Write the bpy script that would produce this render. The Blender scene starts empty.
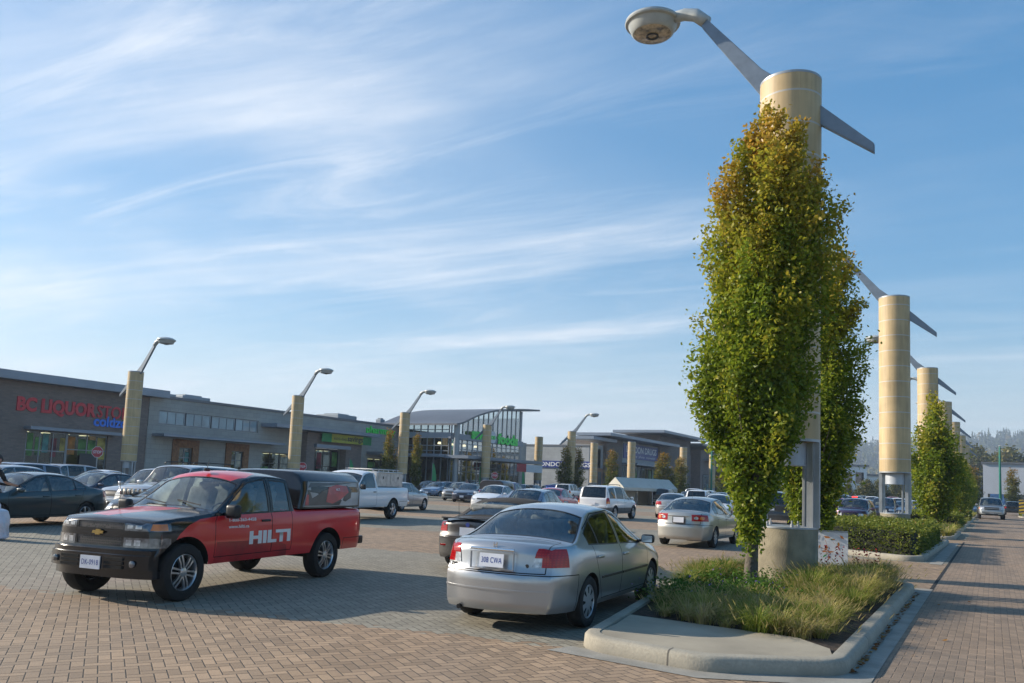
import bpy, bmesh, math, random
import numpy as np
from mathutils import Vector, Matrix

random.seed(7)
RNG = np.random.default_rng(11)
S = bpy.context.scene
COL = S.collection
PI = math.pi
rad = math.radians


# ------------------------------------------------------------------ linking and tagging
def tag(o, label=None, cat=None, group=None, kind=None):
    if label: o['label'] = label
    if cat: o['category'] = cat
    if group: o['group'] = group
    if kind: o['kind'] = kind
    return o


def empty(name, loc=(0, 0, 0), rz=0.0, label=None, cat=None, group=None, parent=None):
    o = bpy.data.objects.new(name, None)
    COL.objects.link(o)
    o.empty_display_size = 0.2
    o.location = loc
    o.rotation_euler = (0, 0, rz)
    o.parent = parent
    return tag(o, label, cat, group)


def link_mesh(name, me, mats=(), parent=None, loc=None, smooth=None):
    o = bpy.data.objects.new(name, me)
    COL.objects.link(o)
    for m in (mats if isinstance(mats, (list, tuple)) else [mats]):
        me.materials.append(m)
    if loc is not None: o.location = loc
    o.parent = parent
    if smooth is not None and len(me.polygons):
        me.polygons.foreach_set('use_smooth', [smooth] * len(me.polygons))
    return o


def copy_tree(o, parent=None):
    c = o.copy()
    COL.objects.link(c)
    c.parent = parent
    for ch in list(o.children):
        copy_tree(ch, c)
    return c


def relabel(o, label=None, cat=None, group=None):
    return tag(o, label, cat, group)


class MB:
    """collects simple solids and links them as one mesh object"""
    def __init__(s):
        s.v = []; s.f = []; s.m = []

    def add(s, vs, fs, mi=0):
        n = len(s.v)
        s.v += [tuple(v) for v in vs]
        s.f += [tuple(i + n for i in f) for f in fs]
        s.m += [mi] * len(fs)
        return s

    def box(s, x0, x1, y0, y1, z0, z1, mi=0, M=None):
        vs = [Vector((x, y, z)) for x in (x0, x1) for y in (y0, y1) for z in (z0, z1)]
        if M is not None: vs = [M @ v for v in vs]
        return s.add(vs, [(0, 1, 3, 2), (4, 6, 7, 5), (0, 4, 5, 1), (2, 3, 7, 6), (0, 2, 6, 4), (1, 5, 7, 3)], mi)

    def bar(s, p, q, w, h=None, mi=0, up=(0, 0, 1)):
        """rectangular bar from p to q"""
        p = Vector(p); q = Vector(q); h = h or w
        d = (q - p).normalized(); u = Vector(up)
        if abs(d.dot(u)) > 0.98: u = Vector((1, 0, 0))
        a = d.cross(u).normalized(); b = a.cross(d).normalized()
        vs = [c + a * (w / 2 * i) + b * (h / 2 * j) for c in (p, q) for i, j in ((-1, -1), (1, -1), (1, 1), (-1, 1))]
        return s.add(vs, [(0, 3, 2, 1), (4, 5, 6, 7), (0, 1, 5, 4), (1, 2, 6, 5), (2, 3, 7, 6), (3, 0, 4, 7)], mi)

    def tube(s, pts, r, n=10, mi=0, cap=True):
        pts = [Vector(p) for p in pts]
        rs = r if isinstance(r, (list, tuple)) else [r] * len(pts)
        rings = []
        a = None
        for i, p in enumerate(pts):
            d = (pts[min(i + 1, len(pts) - 1)] - pts[max(i - 1, 0)]).normalized()
            if a is None:
                u = Vector((0, 0, 1)) if abs(d.z) < .9 else Vector((1, 0, 0))
                a = d.cross(u).normalized()
            a = (a - d * a.dot(d)).normalized()
            b = d.cross(a)
            rings.append([p + (a * math.cos(2 * PI * k / n) + b * math.sin(2 * PI * k / n)) * rs[i] for k in range(n)])
        vs = [v for rg in rings for v in rg]
        fs = []
        for i in range(len(rings) - 1):
            for k in range(n):
                fs.append((i * n + k, i * n + (k + 1) % n, (i + 1) * n + (k + 1) % n, (i + 1) * n + k))
        if cap:
            fs.append(tuple(range(n - 1, -1, -1)))
            fs.append(tuple((len(rings) - 1) * n + k for k in range(n)))
        return s.add(vs, fs, mi)

    def lathe(s, prof, n=32, mi=0, M=None, a0=0, a1=2 * PI):
        """profile of (r, z) spun about z"""
        full = abs(a1 - a0 - 2 * PI) < 1e-6
        cols = n if full else n + 1
        vs = []
        for r, z in prof:
            for k in range(cols):
                a = a0 + (a1 - a0) * k / n
                v = Vector((r * math.cos(a), r * math.sin(a), z))
                vs.append(M @ v if M is not None else v)
        fs = []
        for i in range(len(prof) - 1):
            for k in range(n):
                k2 = (k + 1) % cols
                fs.append((i * cols + k, i * cols + k2, (i + 1) * cols + k2, (i + 1) * cols + k))
        return s.add(vs, fs, mi)

    def prism(s, poly, z0, z1, mi=0, M=None):
        """polygon (x, y) extruded in z"""
        n = len(poly)
        vs = [Vector((x, y, z)) for z in (z0, z1) for x, y in poly]
        if M is not None: vs = [M @ v for v in vs]
        fs = [tuple(range(n - 1, -1, -1)), tuple(range(n, 2 * n))]
        fs += [(i, (i + 1) % n, n + (i + 1) % n, n + i) for i in range(n)]
        return s.add(vs, fs, mi)

    def mesh(s, name):
        me = bpy.data.meshes.new(name)
        me.from_pydata(s.v, [], s.f)
        if any(s.m): me.polygons.foreach_set('material_index', s.m)
        me.validate(); me.update()
        return me

    def build(s, name, mats, parent=None, loc=None, smooth=False, bevel=0.0, rz=0.0, auto=None):
        me = s.mesh(name)
        if bevel:
            bm = bmesh.new(); bm.from_mesh(me)
            bmesh.ops.remove_doubles(bm, verts=bm.verts, dist=1e-5)
            es = [e for e in bm.edges if len(e.link_faces) == 2 and e.calc_face_angle(0) > 0.6]
            bmesh.ops.bevel(bm, geom=es, offset=bevel, segments=2, affect='EDGES', clamp_overlap=True)
            bmesh.ops.recalc_face_normals(bm, faces=bm.faces)
            bm.to_mesh(me); bm.free()
        else:
            bm = bmesh.new(); bm.from_mesh(me)
            bmesh.ops.recalc_face_normals(bm, faces=bm.faces)
            bm.to_mesh(me); bm.free()
        o = link_mesh(name, me, mats, parent, loc, smooth)
        if rz: o.rotation_euler.z = rz
        if auto is not None:
            me.polygons.foreach_set('use_smooth', [True] * len(me.polygons))
            me.set_sharp_from_angle(angle=auto)
        return o


# ------------------------------------------------------------------ materials
def N(nt, t, **kw):
    n = nt.nodes.new(t)
    for k, v in kw.items():
        if k == 'ins':
            for i, x in v.items():
                n.inputs[i].default_value = x
        else:
            setattr(n, k, v)
    return n


def math_node(nt, op, a, b=None, c=None):
    n = nt.nodes.new('ShaderNodeMath'); n.operation = op
    for i, x in enumerate((a, b, c)):
        if x is None: continue
        if hasattr(x, 'links') or hasattr(x, 'is_output'):
            nt.links.new(x, n.inputs[i])
        else:
            n.inputs[i].default_value = x
    return n.outputs[0]


def mix_col(nt, fac, a, b, mode='MIX'):
    n = nt.nodes.new('ShaderNodeMix'); n.data_type = 'RGBA'; n.blend_type = mode
    for i, x in ((0, fac), (6, a), (7, b)):
        if hasattr(x, 'is_output'):
            nt.links.new(x, n.inputs[i])
        elif i:
            n.inputs[i].default_value = (*x, 1) if len(x) == 3 else x
        else:
            n.inputs[i].default_value = x
    return n.outputs[2]


def new_mat(name):
    m = bpy.data.materials.new(name)
    m.use_nodes = True
    return m, m.node_tree, m.node_tree.nodes['Principled BSDF']


def mat(name, col, rough=0.6, metal=0.0, var=0.12, scale=6.0, bump=0.0, bscale=40.0, coat=0.0, spec=0.5, emit=None, estr=0.0, col2=None):
    """plain material whose colour wanders a little by object-space noise"""
    m, nt, p = new_mat(name)
    tc = N(nt, 'ShaderNodeTexCoord')
    nz = N(nt, 'ShaderNodeTexNoise', ins={'Scale': scale, 'Detail': 4.0})
    nt.links.new(tc.outputs['Object'], nz.inputs['Vector'])
    c2 = col2 or tuple(max(0, c * (1 - 2.2 * var)) for c in col)
    c1 = col if col2 else tuple(min(1, c * (1 + var)) for c in col)
    ramp = N(nt, 'ShaderNodeMapRange', ins={'From Min': .3, 'From Max': .7})
    nt.links.new(nz.outputs[0], ramp.inputs[0])
    o = mix_col(nt, ramp.outputs[0], c1, c2)
    nt.links.new(o, p.inputs['Base Color'])
    p.inputs['Roughness'].default_value = rough
    p.inputs['Metallic'].default_value = metal
    p.inputs['Specular IOR Level'].default_value = spec
    if coat:
        p.inputs['Coat Weight'].default_value = coat
        p.inputs['Coat Roughness'].default_value = 0.06
    if bump:
        nb = N(nt, 'ShaderNodeTexNoise', ins={'Scale': bscale, 'Detail': 6.0})
        nt.links.new(tc.outputs['Object'], nb.inputs['Vector'])
        b = N(nt, 'ShaderNodeBump', ins={'Strength': bump, 'Distance': 0.02})
        nt.links.new(nb.outputs[0], b.inputs['Height'])
        nt.links.new(b.outputs[0], p.inputs['Normal'])
    if emit:
        p.inputs['Emission Color'].default_value = (*emit, 1)
        p.inputs['Emission Strength'].default_value = estr
    return m


def paint(name, col, metal=0.0, rough=0.32, coat=1.0, dirt=0.10):
    """car paint: base coat under clear coat, dusty lower panels, dark from inside"""
    m, nt, p = new_mat('paint_' + name)
    tc = N(nt, 'ShaderNodeTexCoord')
    nz = N(nt, 'ShaderNodeTexNoise', ins={'Scale': 3.0, 'Detail': 5.0})
    nt.links.new(tc.outputs['Object'], nz.inputs['Vector'])
    sep = N(nt, 'ShaderNodeSeparateXYZ')
    nt.links.new(tc.outputs['Object'], sep.inputs[0])
    low = N(nt, 'ShaderNodeMapRange', ins={'From Min': 0.75, 'From Max': 0.2, 'To Min': 0.0, 'To Max': 1.0})
    nt.links.new(sep.outputs['Z'], low.inputs[0])
    d = math_node(nt, 'MULTIPLY', math_node(nt, 'MULTIPLY', low.outputs[0], nz.outputs[0]), dirt * 4)
    c = mix_col(nt, d, col, (0.22, 0.19, 0.16))
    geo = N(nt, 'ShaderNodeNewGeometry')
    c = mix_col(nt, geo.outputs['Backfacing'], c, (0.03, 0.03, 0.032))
    nt.links.new(c, p.inputs['Base Color'])
    p.inputs['Metallic'].default_value = metal
    r = math_node(nt, 'ADD', math_node(nt, 'MULTIPLY', nz.outputs[0], .12), rough - .05)
    nt.links.new(r, p.inputs['Roughness'])
    cw = math_node(nt, 'MULTIPLY', math_node(nt, 'SUBTRACT', 1.0, geo.outputs['Backfacing']), coat)
    nt.links.new(cw, p.inputs['Coat Weight'])
    p.inputs['Coat Roughness'].default_value = 0.07
    return m


def glass_mat(name, tint=(0.76, 0.83, 0.82), k1=.9, k0=.08):
    m, nt, p = new_mat(name)
    nt.nodes.remove(p)
    out = nt.nodes['Material Output']
    tr = N(nt, 'ShaderNodeBsdfTransparent'); tr.inputs[0].default_value = (*tint, 1)
    gl = N(nt, 'ShaderNodeBsdfGlossy'); gl.inputs['Roughness'].default_value = 0.015
    gl.inputs[0].default_value = (.9, .95, .97, 1)
    fr = N(nt, 'ShaderNodeFresnel', ins={'IOR': 1.6})
    k = math_node(nt, 'ADD', math_node(nt, 'MULTIPLY', fr.outputs[0], k1), k0)
    mx = N(nt, 'ShaderNodeMixShader')
    nt.links.new(k, mx.inputs[0]); nt.links.new(tr.outputs[0], mx.inputs[1]); nt.links.new(gl.outputs[0], mx.inputs[2])
    nt.links.new(mx.outputs[0], out.inputs['Surface'])
    return m


M = {}
M['glass'] = glass_mat('window_glass')
M['glass_dark'] = glass_mat('tinted_glass', (0.13, 0.15, 0.155), .7, .03)
M['shop_glass'] = glass_mat('shop_glass', (0.50, 0.56, 0.55), .45, .02)
M['trim'] = mat('black_trim', (0.012, 0.012, 0.013), .45, var=.05)
M['gap'] = mat('panel_gap', (0.006, 0.006, 0.006), .9, var=.02)
M['rubber'] = mat('tyre_rubber', (0.014, 0.014, 0.014), .85, var=.15, scale=9, bump=.3, bscale=60)
M['under'] = mat('underbody', (0.010, 0.010, 0.010), .95, var=.1)
M['alloy'] = mat('alloy_wheel', (0.62, 0.63, 0.65), .28, .9, var=.06)
M['hubcap'] = mat('hubcap_plastic', (0.46, 0.47, 0.49), .35, .6, var=.06)
M['chrome'] = mat('chrome_trim', (0.75, 0.76, 0.78), .12, 1.0, var=.03)
M['red_lens'] = mat('red_lens', (0.42, 0.008, 0.010), .25, var=.18, scale=16, coat=.35, spec=.3)
def lens_mat(name, c1, c2, pitch):
    m, nt, p = new_mat(name)
    tc = N(nt, 'ShaderNodeTexCoord'); s = N(nt, 'ShaderNodeSeparateXYZ'); nt.links.new(tc.outputs['Object'], s.inputs[0])
    a = math_node(nt, 'PINGPONG', s.outputs[2], pitch); b = math_node(nt, 'PINGPONG', s.outputs[1], pitch)
    r = N(nt, 'ShaderNodeMapRange', ins={'From Min': 0, 'From Max': pitch}); nt.links.new(math_node(nt, 'MAXIMUM', a, b), r.inputs[0])
    big = N(nt, 'ShaderNodeTexNoise', ins={'Scale': 9.0, 'Detail': 1.0}); nt.links.new(tc.outputs['Object'], big.inputs['Vector'])
    f = math_node(nt, 'MULTIPLY', math_node(nt, 'ADD', r.outputs[0], math_node(nt, 'MULTIPLY', big.outputs[0], .6)), .62)
    nt.links.new(mix_col(nt, f, c1, c2), p.inputs['Base Color'])
    p.inputs['Roughness'].default_value = .12; p.inputs['Coat Weight'].default_value = .5; p.inputs['Specular IOR Level'].default_value = .35
    return m


M['red_lens'] = lens_mat('red_lens', (.55, .012, .012), (.20, .003, .005), .014)
M['clear_lens'] = mat('clear_lens', (0.55, 0.56, 0.58), .12, .35, var=.25, scale=18, coat=1)
M['amber_lens'] = mat('amber_lens', (0.70, 0.20, 0.02), .15, var=.1, coat=1)
M['lamp_dark'] = mat('lamp_housing', (0.17, 0.175, 0.19), .14, .5, var=.3, scale=16, coat=1)
M['plate'] = mat('plate_white', (0.72, 0.73, 0.78), .4, var=.03)
M['plate_blue'] = mat('plate_blue', (0.03, 0.06, 0.28), .5, var=.03)
M['seat'] = mat('grey_seat_cloth', (0.24, 0.24, 0.225), .9, var=.15, scale=12)
M['dash'] = mat('dark_dash', (0.055, 0.055, 0.055), .8, var=.1)
M['signal_red'] = mat('brake_lamp', (0.6, 0.01, 0.01), .2, var=.05, emit=(1, .02, .01), estr=2.5)
# ------------------------------------------------------------------ vehicles
def pchip(pts):
    """monotone cubic through (x, y) points, sorted by x"""
    pts = sorted(pts)
    x = np.array([p[0] for p in pts], float); y = np.array([p[1] for p in pts], float)
    h = np.diff(x); dl = np.diff(y) / h
    n = len(x); d = np.zeros(n)
    if n == 2:
        d[:] = dl[0]
    else:
        for k in range(1, n - 1):
            if dl[k - 1] * dl[k] > 0:
                w1 = 2 * h[k] + h[k - 1]; w2 = h[k] + 2 * h[k - 1]
                d[k] = (w1 + w2) / (w1 / dl[k - 1] + w2 / dl[k])
        d[0] = dl[0]; d[-1] = dl[-1]

    def f(t):
        t = np.clip(np.asarray(t, float), x[0], x[-1])
        k = np.clip(np.searchsorted(x, t) - 1, 0, n - 2)
        s = (t - x[k]) / h[k]
        return (y[k] * (1 + 2 * s) * (1 - s) ** 2 + d[k] * h[k] * s * (1 - s) ** 2
                + y[k + 1] * s * s * (3 - 2 * s) + d[k + 1] * h[k] * s * s * (s - 1))
    return f


def hull(pts):
    pts = sorted(set((round(float(a), 5), round(float(b), 5)) for a, b in pts))
    def half(ps):
        o = []
        for p in ps:
            while len(o) > 1 and (o[-1][0] - o[-2][0]) * (p[1] - o[-2][1]) - (o[-1][1] - o[-2][1]) * (p[0] - o[-2][0]) <= 1e-9: o.pop()
            o.append(p)
        return o
    a = half(pts); b = half(pts[::-1])
    return a[:-1] + b[:-1]


def sstep(t):
    t = np.clip(t, 0, 1)
    return t * t * (3 - 2 * t)


class Body:
    """a lofted car shell (stations along x, rings across) that panels, glass and lamps are cut out of"""
    N1, N2, N3 = 13, 7, 8

    def __init__(s, sp):
        s.sp = sp
        s.zt = pchip(sp['top']); s.zb = pchip(sp['belt']); s.hw = pchip(sp['plan'])
        s.xf, s.xr = sp['xf'], sp['xr']
        s.W = sp['W'] / 2
        s.side = pchip(sp.get('side', [(0, .93), (.12, .965), (.3, .985), (.55, 1.0), (.8, .988), (.93, .965), (1, .935)]))
        s.sill = sp.get('sill', .2)
        s.nose = pchip(sp.get('nose', [(0.15, -.08), (.3, 0), (.55, 0), (.62, -.03), (.9, -.10)]))
        s.tail = pchip(sp.get('tail', [(0.15, .10), (.3, 0), (.62, 0), (.70, .04), (1.0, .08)]))
        s.zmax = max(p[1] for p in sp['top'])
        s.zbm = float(s.zb((s.xf + s.xr) / 2))
        s.make()

    def arch(s, x):
        z = np.full_like(x, s.sill)
        for xc in (s.sp['axf'], s.sp['axr']):
            r = s.sp['ra']; d = r * r - (x - xc) ** 2
            z = np.where(d > 0, np.maximum(z, s.sp['rw'] + np.sqrt(np.maximum(d, 0))), z)
        return z

    def gfac(s, x):
        return np.clip((s.zt(x) - s.zb(x) - .10) / (s.zmax - s.zbm - .10), 0, 1)

    def edge(s, x):
        """(half width, height) of the roof rail / bonnet shoulder"""
        x = np.asarray(x, float)
        g = s.gfac(x); yb = s.hw(x) * s.side(1.0)
        we = yb - .025 + (s.sp['wr'] - yb + .025) * g
        zt, zb = s.zt(x), s.zb(x)
        ze = zt - ((1 - g) * .55 * (zt - zb) + g * s.sp.get('crown', .055))
        return we, ze

    def yside(s, x, z):
        """half width of the flank at height z"""
        zb = s.zb(x)
        t = (z - s.sill) / (zb - s.sill)
        low = s.hw(x) * s.side(np.clip(t, 0, 1))
        we, ze = s.edge(x)
        u = np.clip((z - zb) / np.maximum(ze - zb, .01), 0, 1)
        up = s.hw(x) * s.side(1.0) * (1 - u) + we * u + .018 * s.gfac(x) * np.sin(np.pi * u)
        return np.where(z <= zb, low, up)

    def warp(s, P):
        """round the nose and the tail in plan and give them their profile"""
        x, y, z = P[:, 0].copy(), P[:, 1], P[:, 2]
        L = s.xf - s.xr
        q = np.abs(y) / s.W
        for e, sg, af in ((s.xf, 1, s.sp.get('af', .26)), (s.xr, -1, s.sp.get('ar', .20))):
            d = (e - x) * sg
            over = (e - (s.sp['axf'] if sg > 0 else s.sp['axr'])) * sg - s.sp['ra'] + .05
            b = sstep(1 - d / over)
            x -= sg * af * q ** s.sp.get('pw', 3.2) * b
            b2 = sstep(1 - d / .45)
            x += (s.nose(z) if sg > 0 else s.tail(z)) * b2
        P[:, 0] = x
        return P

    def make(s):
        sp = s.sp
        xs = list(np.linspace(s.xr, s.xf, int((s.xf - s.xr) / .042)))
        for xc in (sp['axf'], sp['axr']):
            xs = [x for x in xs if abs(x - xc) > sp['ra'] + .012]
            xs += [xc + sp['ra'] * math.cos(a) for a in np.linspace(0, PI, 23)]
            xs += [xc + sp['ra'] + .006, xc - sp['ra'] - .006]
        for x in sp.get('xtra', ()): xs.append(x)
        xs = np.array(sorted(xs))
        s.xs = xs
        n1, n2, n3 = s.N1, s.N2, s.N3
        zb = s.zb(xs); zt = s.zt(xs); zlo = s.arch(xs); hw = s.hw(xs)
        we, ze = s.edge(xs); g = s.gfac(xs)
        ns = len(xs); nr = n1 + n2 + n3 + 1
        Y = np.zeros((ns, nr)); Z = np.zeros((ns, nr))
        for k in range(n1):
            f = k / n1
            z = zlo + (zb - zlo) * f
            Z[:, k] = z; Y[:, k] = hw * s.side((z - s.sill) / (zb - s.sill))
        for k in range(n2):
            u = k / n2
            Z[:, n1 + k] = zb + (ze - zb) * u
            yb = hw * s.side(1.0)
            Y[:, n1 + k] = yb + (we - yb) * u + .018 * g * math.sin(PI * u)
        for k in range(n3 + 1):
            u = (k / n3) ** 1.25
            Y[:, n1 + n2 + k] = we * (1 - u)
            Z[:, n1 + n2 + k] = ze + (zt - ze) * (1 - (1 - u) ** 2.4)
        nt_ = 2 * nr - 1
        YY = np.concatenate([Y, -Y[:, -2::-1]], 1); ZZ = np.concatenate([Z, Z[:, -2::-1]], 1)
        XX = np.repeat(xs[:, None], nt_, 1)
        P = np.stack([XX, YY, ZZ], -1).reshape(-1, 3)
        F = []
        for i in range(ns - 1):
            a = i * nt_; b = a + nt_
            for k in range(nt_ - 1):
                F.append((a + k, b + k, b + k + 1, a + k + 1))
        verts = [P]; base = len(P)
        # nose and tail faces
        mid = list(range(n1, nt_ - n1))
        for i, flip in ((ns - 1, False), (0, True)):
            y0 = YY[i, mid]; z0 = ZZ[i, mid]
            rows = [[i * nt_ + k for k in mid]]
            for k in range(n1 - 1, -1, -1):
                row = [i * nt_ + k]
                f = k / n1
                zz = zlo[i] + (z0 - zlo[i]) * f
                sc = Y[i, k] / Y[i, n1]
                pts = np.stack([np.full(len(mid) - 2, xs[i]), y0[1:-1] * sc, zz[1:-1]], -1)
                verts.append(pts)
                row += list(range(base, base + len(pts))); base += len(pts)
                row.append(i * nt_ + nt_ - 1 - k)
                rows.append(row)
            for a, b in zip(rows[:-1], rows[1:]):
                for k in range(len(a) - 1):
                    q = (a[k], b[k], b[k + 1], a[k + 1])
                    F.append(q[::-1] if flip else q)
        P = s.warp(np.concatenate(verts))
        bm = bmesh.new()
        vv = [bm.verts.new(p) for p in P]
        for f in F:
            try: bm.faces.new([vv[i] for i in f])
            except ValueError: pass
        bmesh.ops.recalc_face_normals(bm, faces=bm.faces)
        s.tg = bm.faces.layers.int.new('tag')
        s.wl = bm.faces.layers.int.new('wrap')
        s.tg = bm.faces.layers.int['tag']
        s.bm = bm
        s.tags = {'body': 0}
        # wheel wells and floor edge: dark skirts turned inward
        m = MB()
        for sg in (1, -1):
            pin = [(x, sg * y, z) for x, y, z in zip(xs, Y[:, 0] - .004, zlo)]
            W3 = s.warp(np.array(pin))
            for i in range(ns - 1):
                a, b = W3[i], W3[i + 1]
                dy = sg * (.30 if max(zlo[i], zlo[i + 1]) > s.sill + .001 else .05)
                m.add([a, b, (b[0], b[1] - dy, b[2]), (a[0], a[1] - dy, a[2])], [(0, 1, 2, 3)])
        s.skirt = m

    def rear_x(s, y, z):
        return float(s.warp(np.array([[s.xr, y, z]], float))[0, 0])

    def front_x(s, y, z):
        return float(s.warp(np.array([[s.xf, y, z]], float))[0, 0])

    # ---- cutting
    cache = None

    def note(s, f):
        i = s.idx.get(f)
        if i is None:
            i = len(s.faces); s.faces.append(f); s.idx[f] = i
        c = f.calc_center_median()
        s.cen[i] = c; s.rd[i] = max((v.co - c).length for v in f.verts) + 1e-4

    def t(s, name):
        return s.tags.setdefault(name, len(s.tags))

    def cut(s, name, planes, off=0.0, frm=None, box=None, filt=None):
        """tag the faces inside the convex region given by planes (point, outward normal); off grows it"""
        bm = s.bm; tg = s.tg
        frm = None if frm is None else {s.t(n) for n in frm}
        pl = []
        for co, no in planes:
            no = Vector(no).normalized(); pl.append((Vector(co) + no * off, no))
        if s.cache is None:
            s.faces = list(bm.faces); s.idx = {f: i for i, f in enumerate(s.faces)}
            s.cen = np.zeros((len(s.faces) * 3 + 4000, 3)); s.rd = np.zeros(len(s.cen)); s.cache = True
            for f in s.faces: s.note(f)
        m_ = np.ones(len(s.faces), bool); nf = len(s.faces)
        for co, no in pl:
            m_ &= (s.cen[:nf] - np.array(co)) @ np.array(no) <= s.rd[:nf]
        cand = []
        for i in np.nonzero(m_)[0]:
            f = s.faces[i]
            if frm is not None and f[tg] not in frm: continue
            if filt and not filt(f, Vector(s.cen[i])): continue
            if any(all((v.co - co).dot(no) > 0 for v in f.verts) for co, no in pl): continue
            cand.append(f)
        for co, no in pl:
            if not cand: return []
            es = {e for f in cand for e in f.edges}; vs = {v for f in cand for v in f.verts}
            r = bmesh.ops.bisect_plane(bm, geom=list(vs) + list(es) + cand, dist=2e-5, plane_co=co, plane_no=no)
            fs = {f for f in r['geom'] if isinstance(f, bmesh.types.BMFace)}
            for f in fs: s.note(f)
            cand = [f for f in fs if f.is_valid and (f.calc_center_median() - co).dot(no) <= 0]
        if isinstance(name, int):                                      # only a second colour on whatever part is there
            for f in cand: f[s.wl] = name
            return cand
        k = s.t(name)
        for f in cand: f[tg] = k
        return cand

    def planes_xz(s, poly):
        poly = hull(poly); n = len(poly); out = []
        for i in range(n):
            (a, b), (c, d) = poly[i], poly[(i + 1) % n]
            out.append(((a, 0, b), (d - b, 0, a - c)))
        return out

    def planes_xy(s, poly):
        poly = hull(poly); n = len(poly); out = []
        for i in range(n):
            (a, b), (c, d) = poly[i], poly[(i + 1) % n]
            out.append(((a, b, 0), (d - b, a - c, 0)))
        return out

    def planes_yz(s, poly):
        poly = hull(poly); n = len(poly); out = []
        for i in range(n):
            (a, b), (c, d) = poly[i], poly[(i + 1) % n]
            out.append(((0, a, b), (0, d - b, a - c)))
        return out

    @staticmethod
    def boxpl(x=None, y=None, z=None):
        o = []
        for k, r in enumerate((x, y, z)):
            if r is None: continue
            for v, sg in ((r[0], -1), (r[1], 1)):
                if v is None: continue
                co = [0, 0, 0]; co[k] = v; no = [0, 0, 0]; no[k] = sg
                o.append((tuple(co), tuple(no)))
        return o

    def sidef(s, sg, ny=.3):
        return lambda f, c: c.y * sg > 0 and f.normal.y * sg > ny

    def panel(s, name, planes, filt=None, gap=.0055, frm=('body',), keep=()):
        """a panel with a dark seam round it"""
        a = s.cut('gap', planes, gap, frm=frm, filt=filt)
        return s.cut(name, planes, -gap, frm=('gap',), filt=filt)

    def window(s, name, poly_planes, filt=None, frame=.022, frm=None):
        s.cut('rub', poly_planes, frame, frm=frm, filt=filt)
        return s.cut(name, poly_planes, 0, frm=('rub',), filt=filt)

    def win_poly(s, x0, x1, lo=.03, hi=.05, slant0=0, slant1=0):
        """side window outline between two x positions that follows belt and roof rail"""
        pts = []
        for t in np.linspace(0, 1, 22):
            x = x0 + (x1 - x0) * t
            zb = float(s.zb(x)) + lo; ze = float(s.edge(x)[1]) - hi
            if ze - zb > .03: pts += [(x, zb), (x, ze)]
        return pts

    def strip(s, pts, w, name='gap', view='xz', filt=None, frm=('body',)):
        for (a, b), (c, d) in zip(pts[:-1], pts[1:]):
            dx, dz = c - a, d - b; l = math.hypot(dx, dz); nx, nz = -dz / l * w / 2, dx / l * w / 2
            poly = [(a + nx, b + nz), (c + nx, d + nz), (c - nx, d - nz), (a - nx, b - nz)]
            pl = {'xz': s.planes_xz, 'xy': s.planes_xy, 'yz': s.planes_yz}[view](poly)
            s.cut(name, pl, 0, frm=frm, filt=filt)

    # ---- parts
    def split(s, root, plan, paint_mat):
        """plan: tag -> (part name, parent tag or None, materials, offset); untagged faces make the body"""
        bm = s.bm
        bm.normal_update()
        bm.verts.index_update()
        groups = {}
        inv = {v: k for k, v in s.tags.items()}
        for f in bm.faces:
            groups.setdefault(inv[f[s.tg]], []).append(f)
        objs = {}
        merged = {}
        for tname, fs in groups.items():
            key = tname
            mi = 0
            if tname in ('gap', 'rub'):
                key = 'body'; mi = {'gap': 1, 'rub': 2}[tname]
            merged.setdefault(key, []).append((fs, mi))
        order = sorted(merged, key=lambda k: (k != 'body', plan.get(k, (0, None))[1] is not None))
        for key in order:
            name, par, mats, off = plan.get(key, ('body', None, None, 0)) if key != 'body' else ('body', None, [paint_mat, M['gap'], M['trim']], 0)
            nm0 = len(mats); mats = list(mats) + s.wrapmats
            idx = {}; V = []; NN = []; FF = []; MI = []
            for fs, mi in merged[key]:
                for f in fs:
                    q = []
                    for v in f.verts:
                        if v.index not in idx:
                            idx[v.index] = len(V); V.append(v.co + v.normal * off); NN.append(v.normal.copy())
                        q.append(idx[v.index])
                    FF.append(q); MI.append(mi if mi or not f[s.wl] or not s.wrapmats else nm0 + f[s.wl] - 1)
            me = bpy.data.meshes.new(name)
            me.from_pydata([tuple(v) for v in V], [], FF)
            me.polygons.foreach_set('material_index', MI)
            me.polygons.foreach_set('use_smooth', [True] * len(FF))
            me.update()
            me.normals_split_custom_set_from_vertices([tuple(n) for n in NN])
            o = link_mesh(name, me, mats, objs[par] if par else root)
            objs[key] = o
        bm.free()
        return objs


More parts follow.
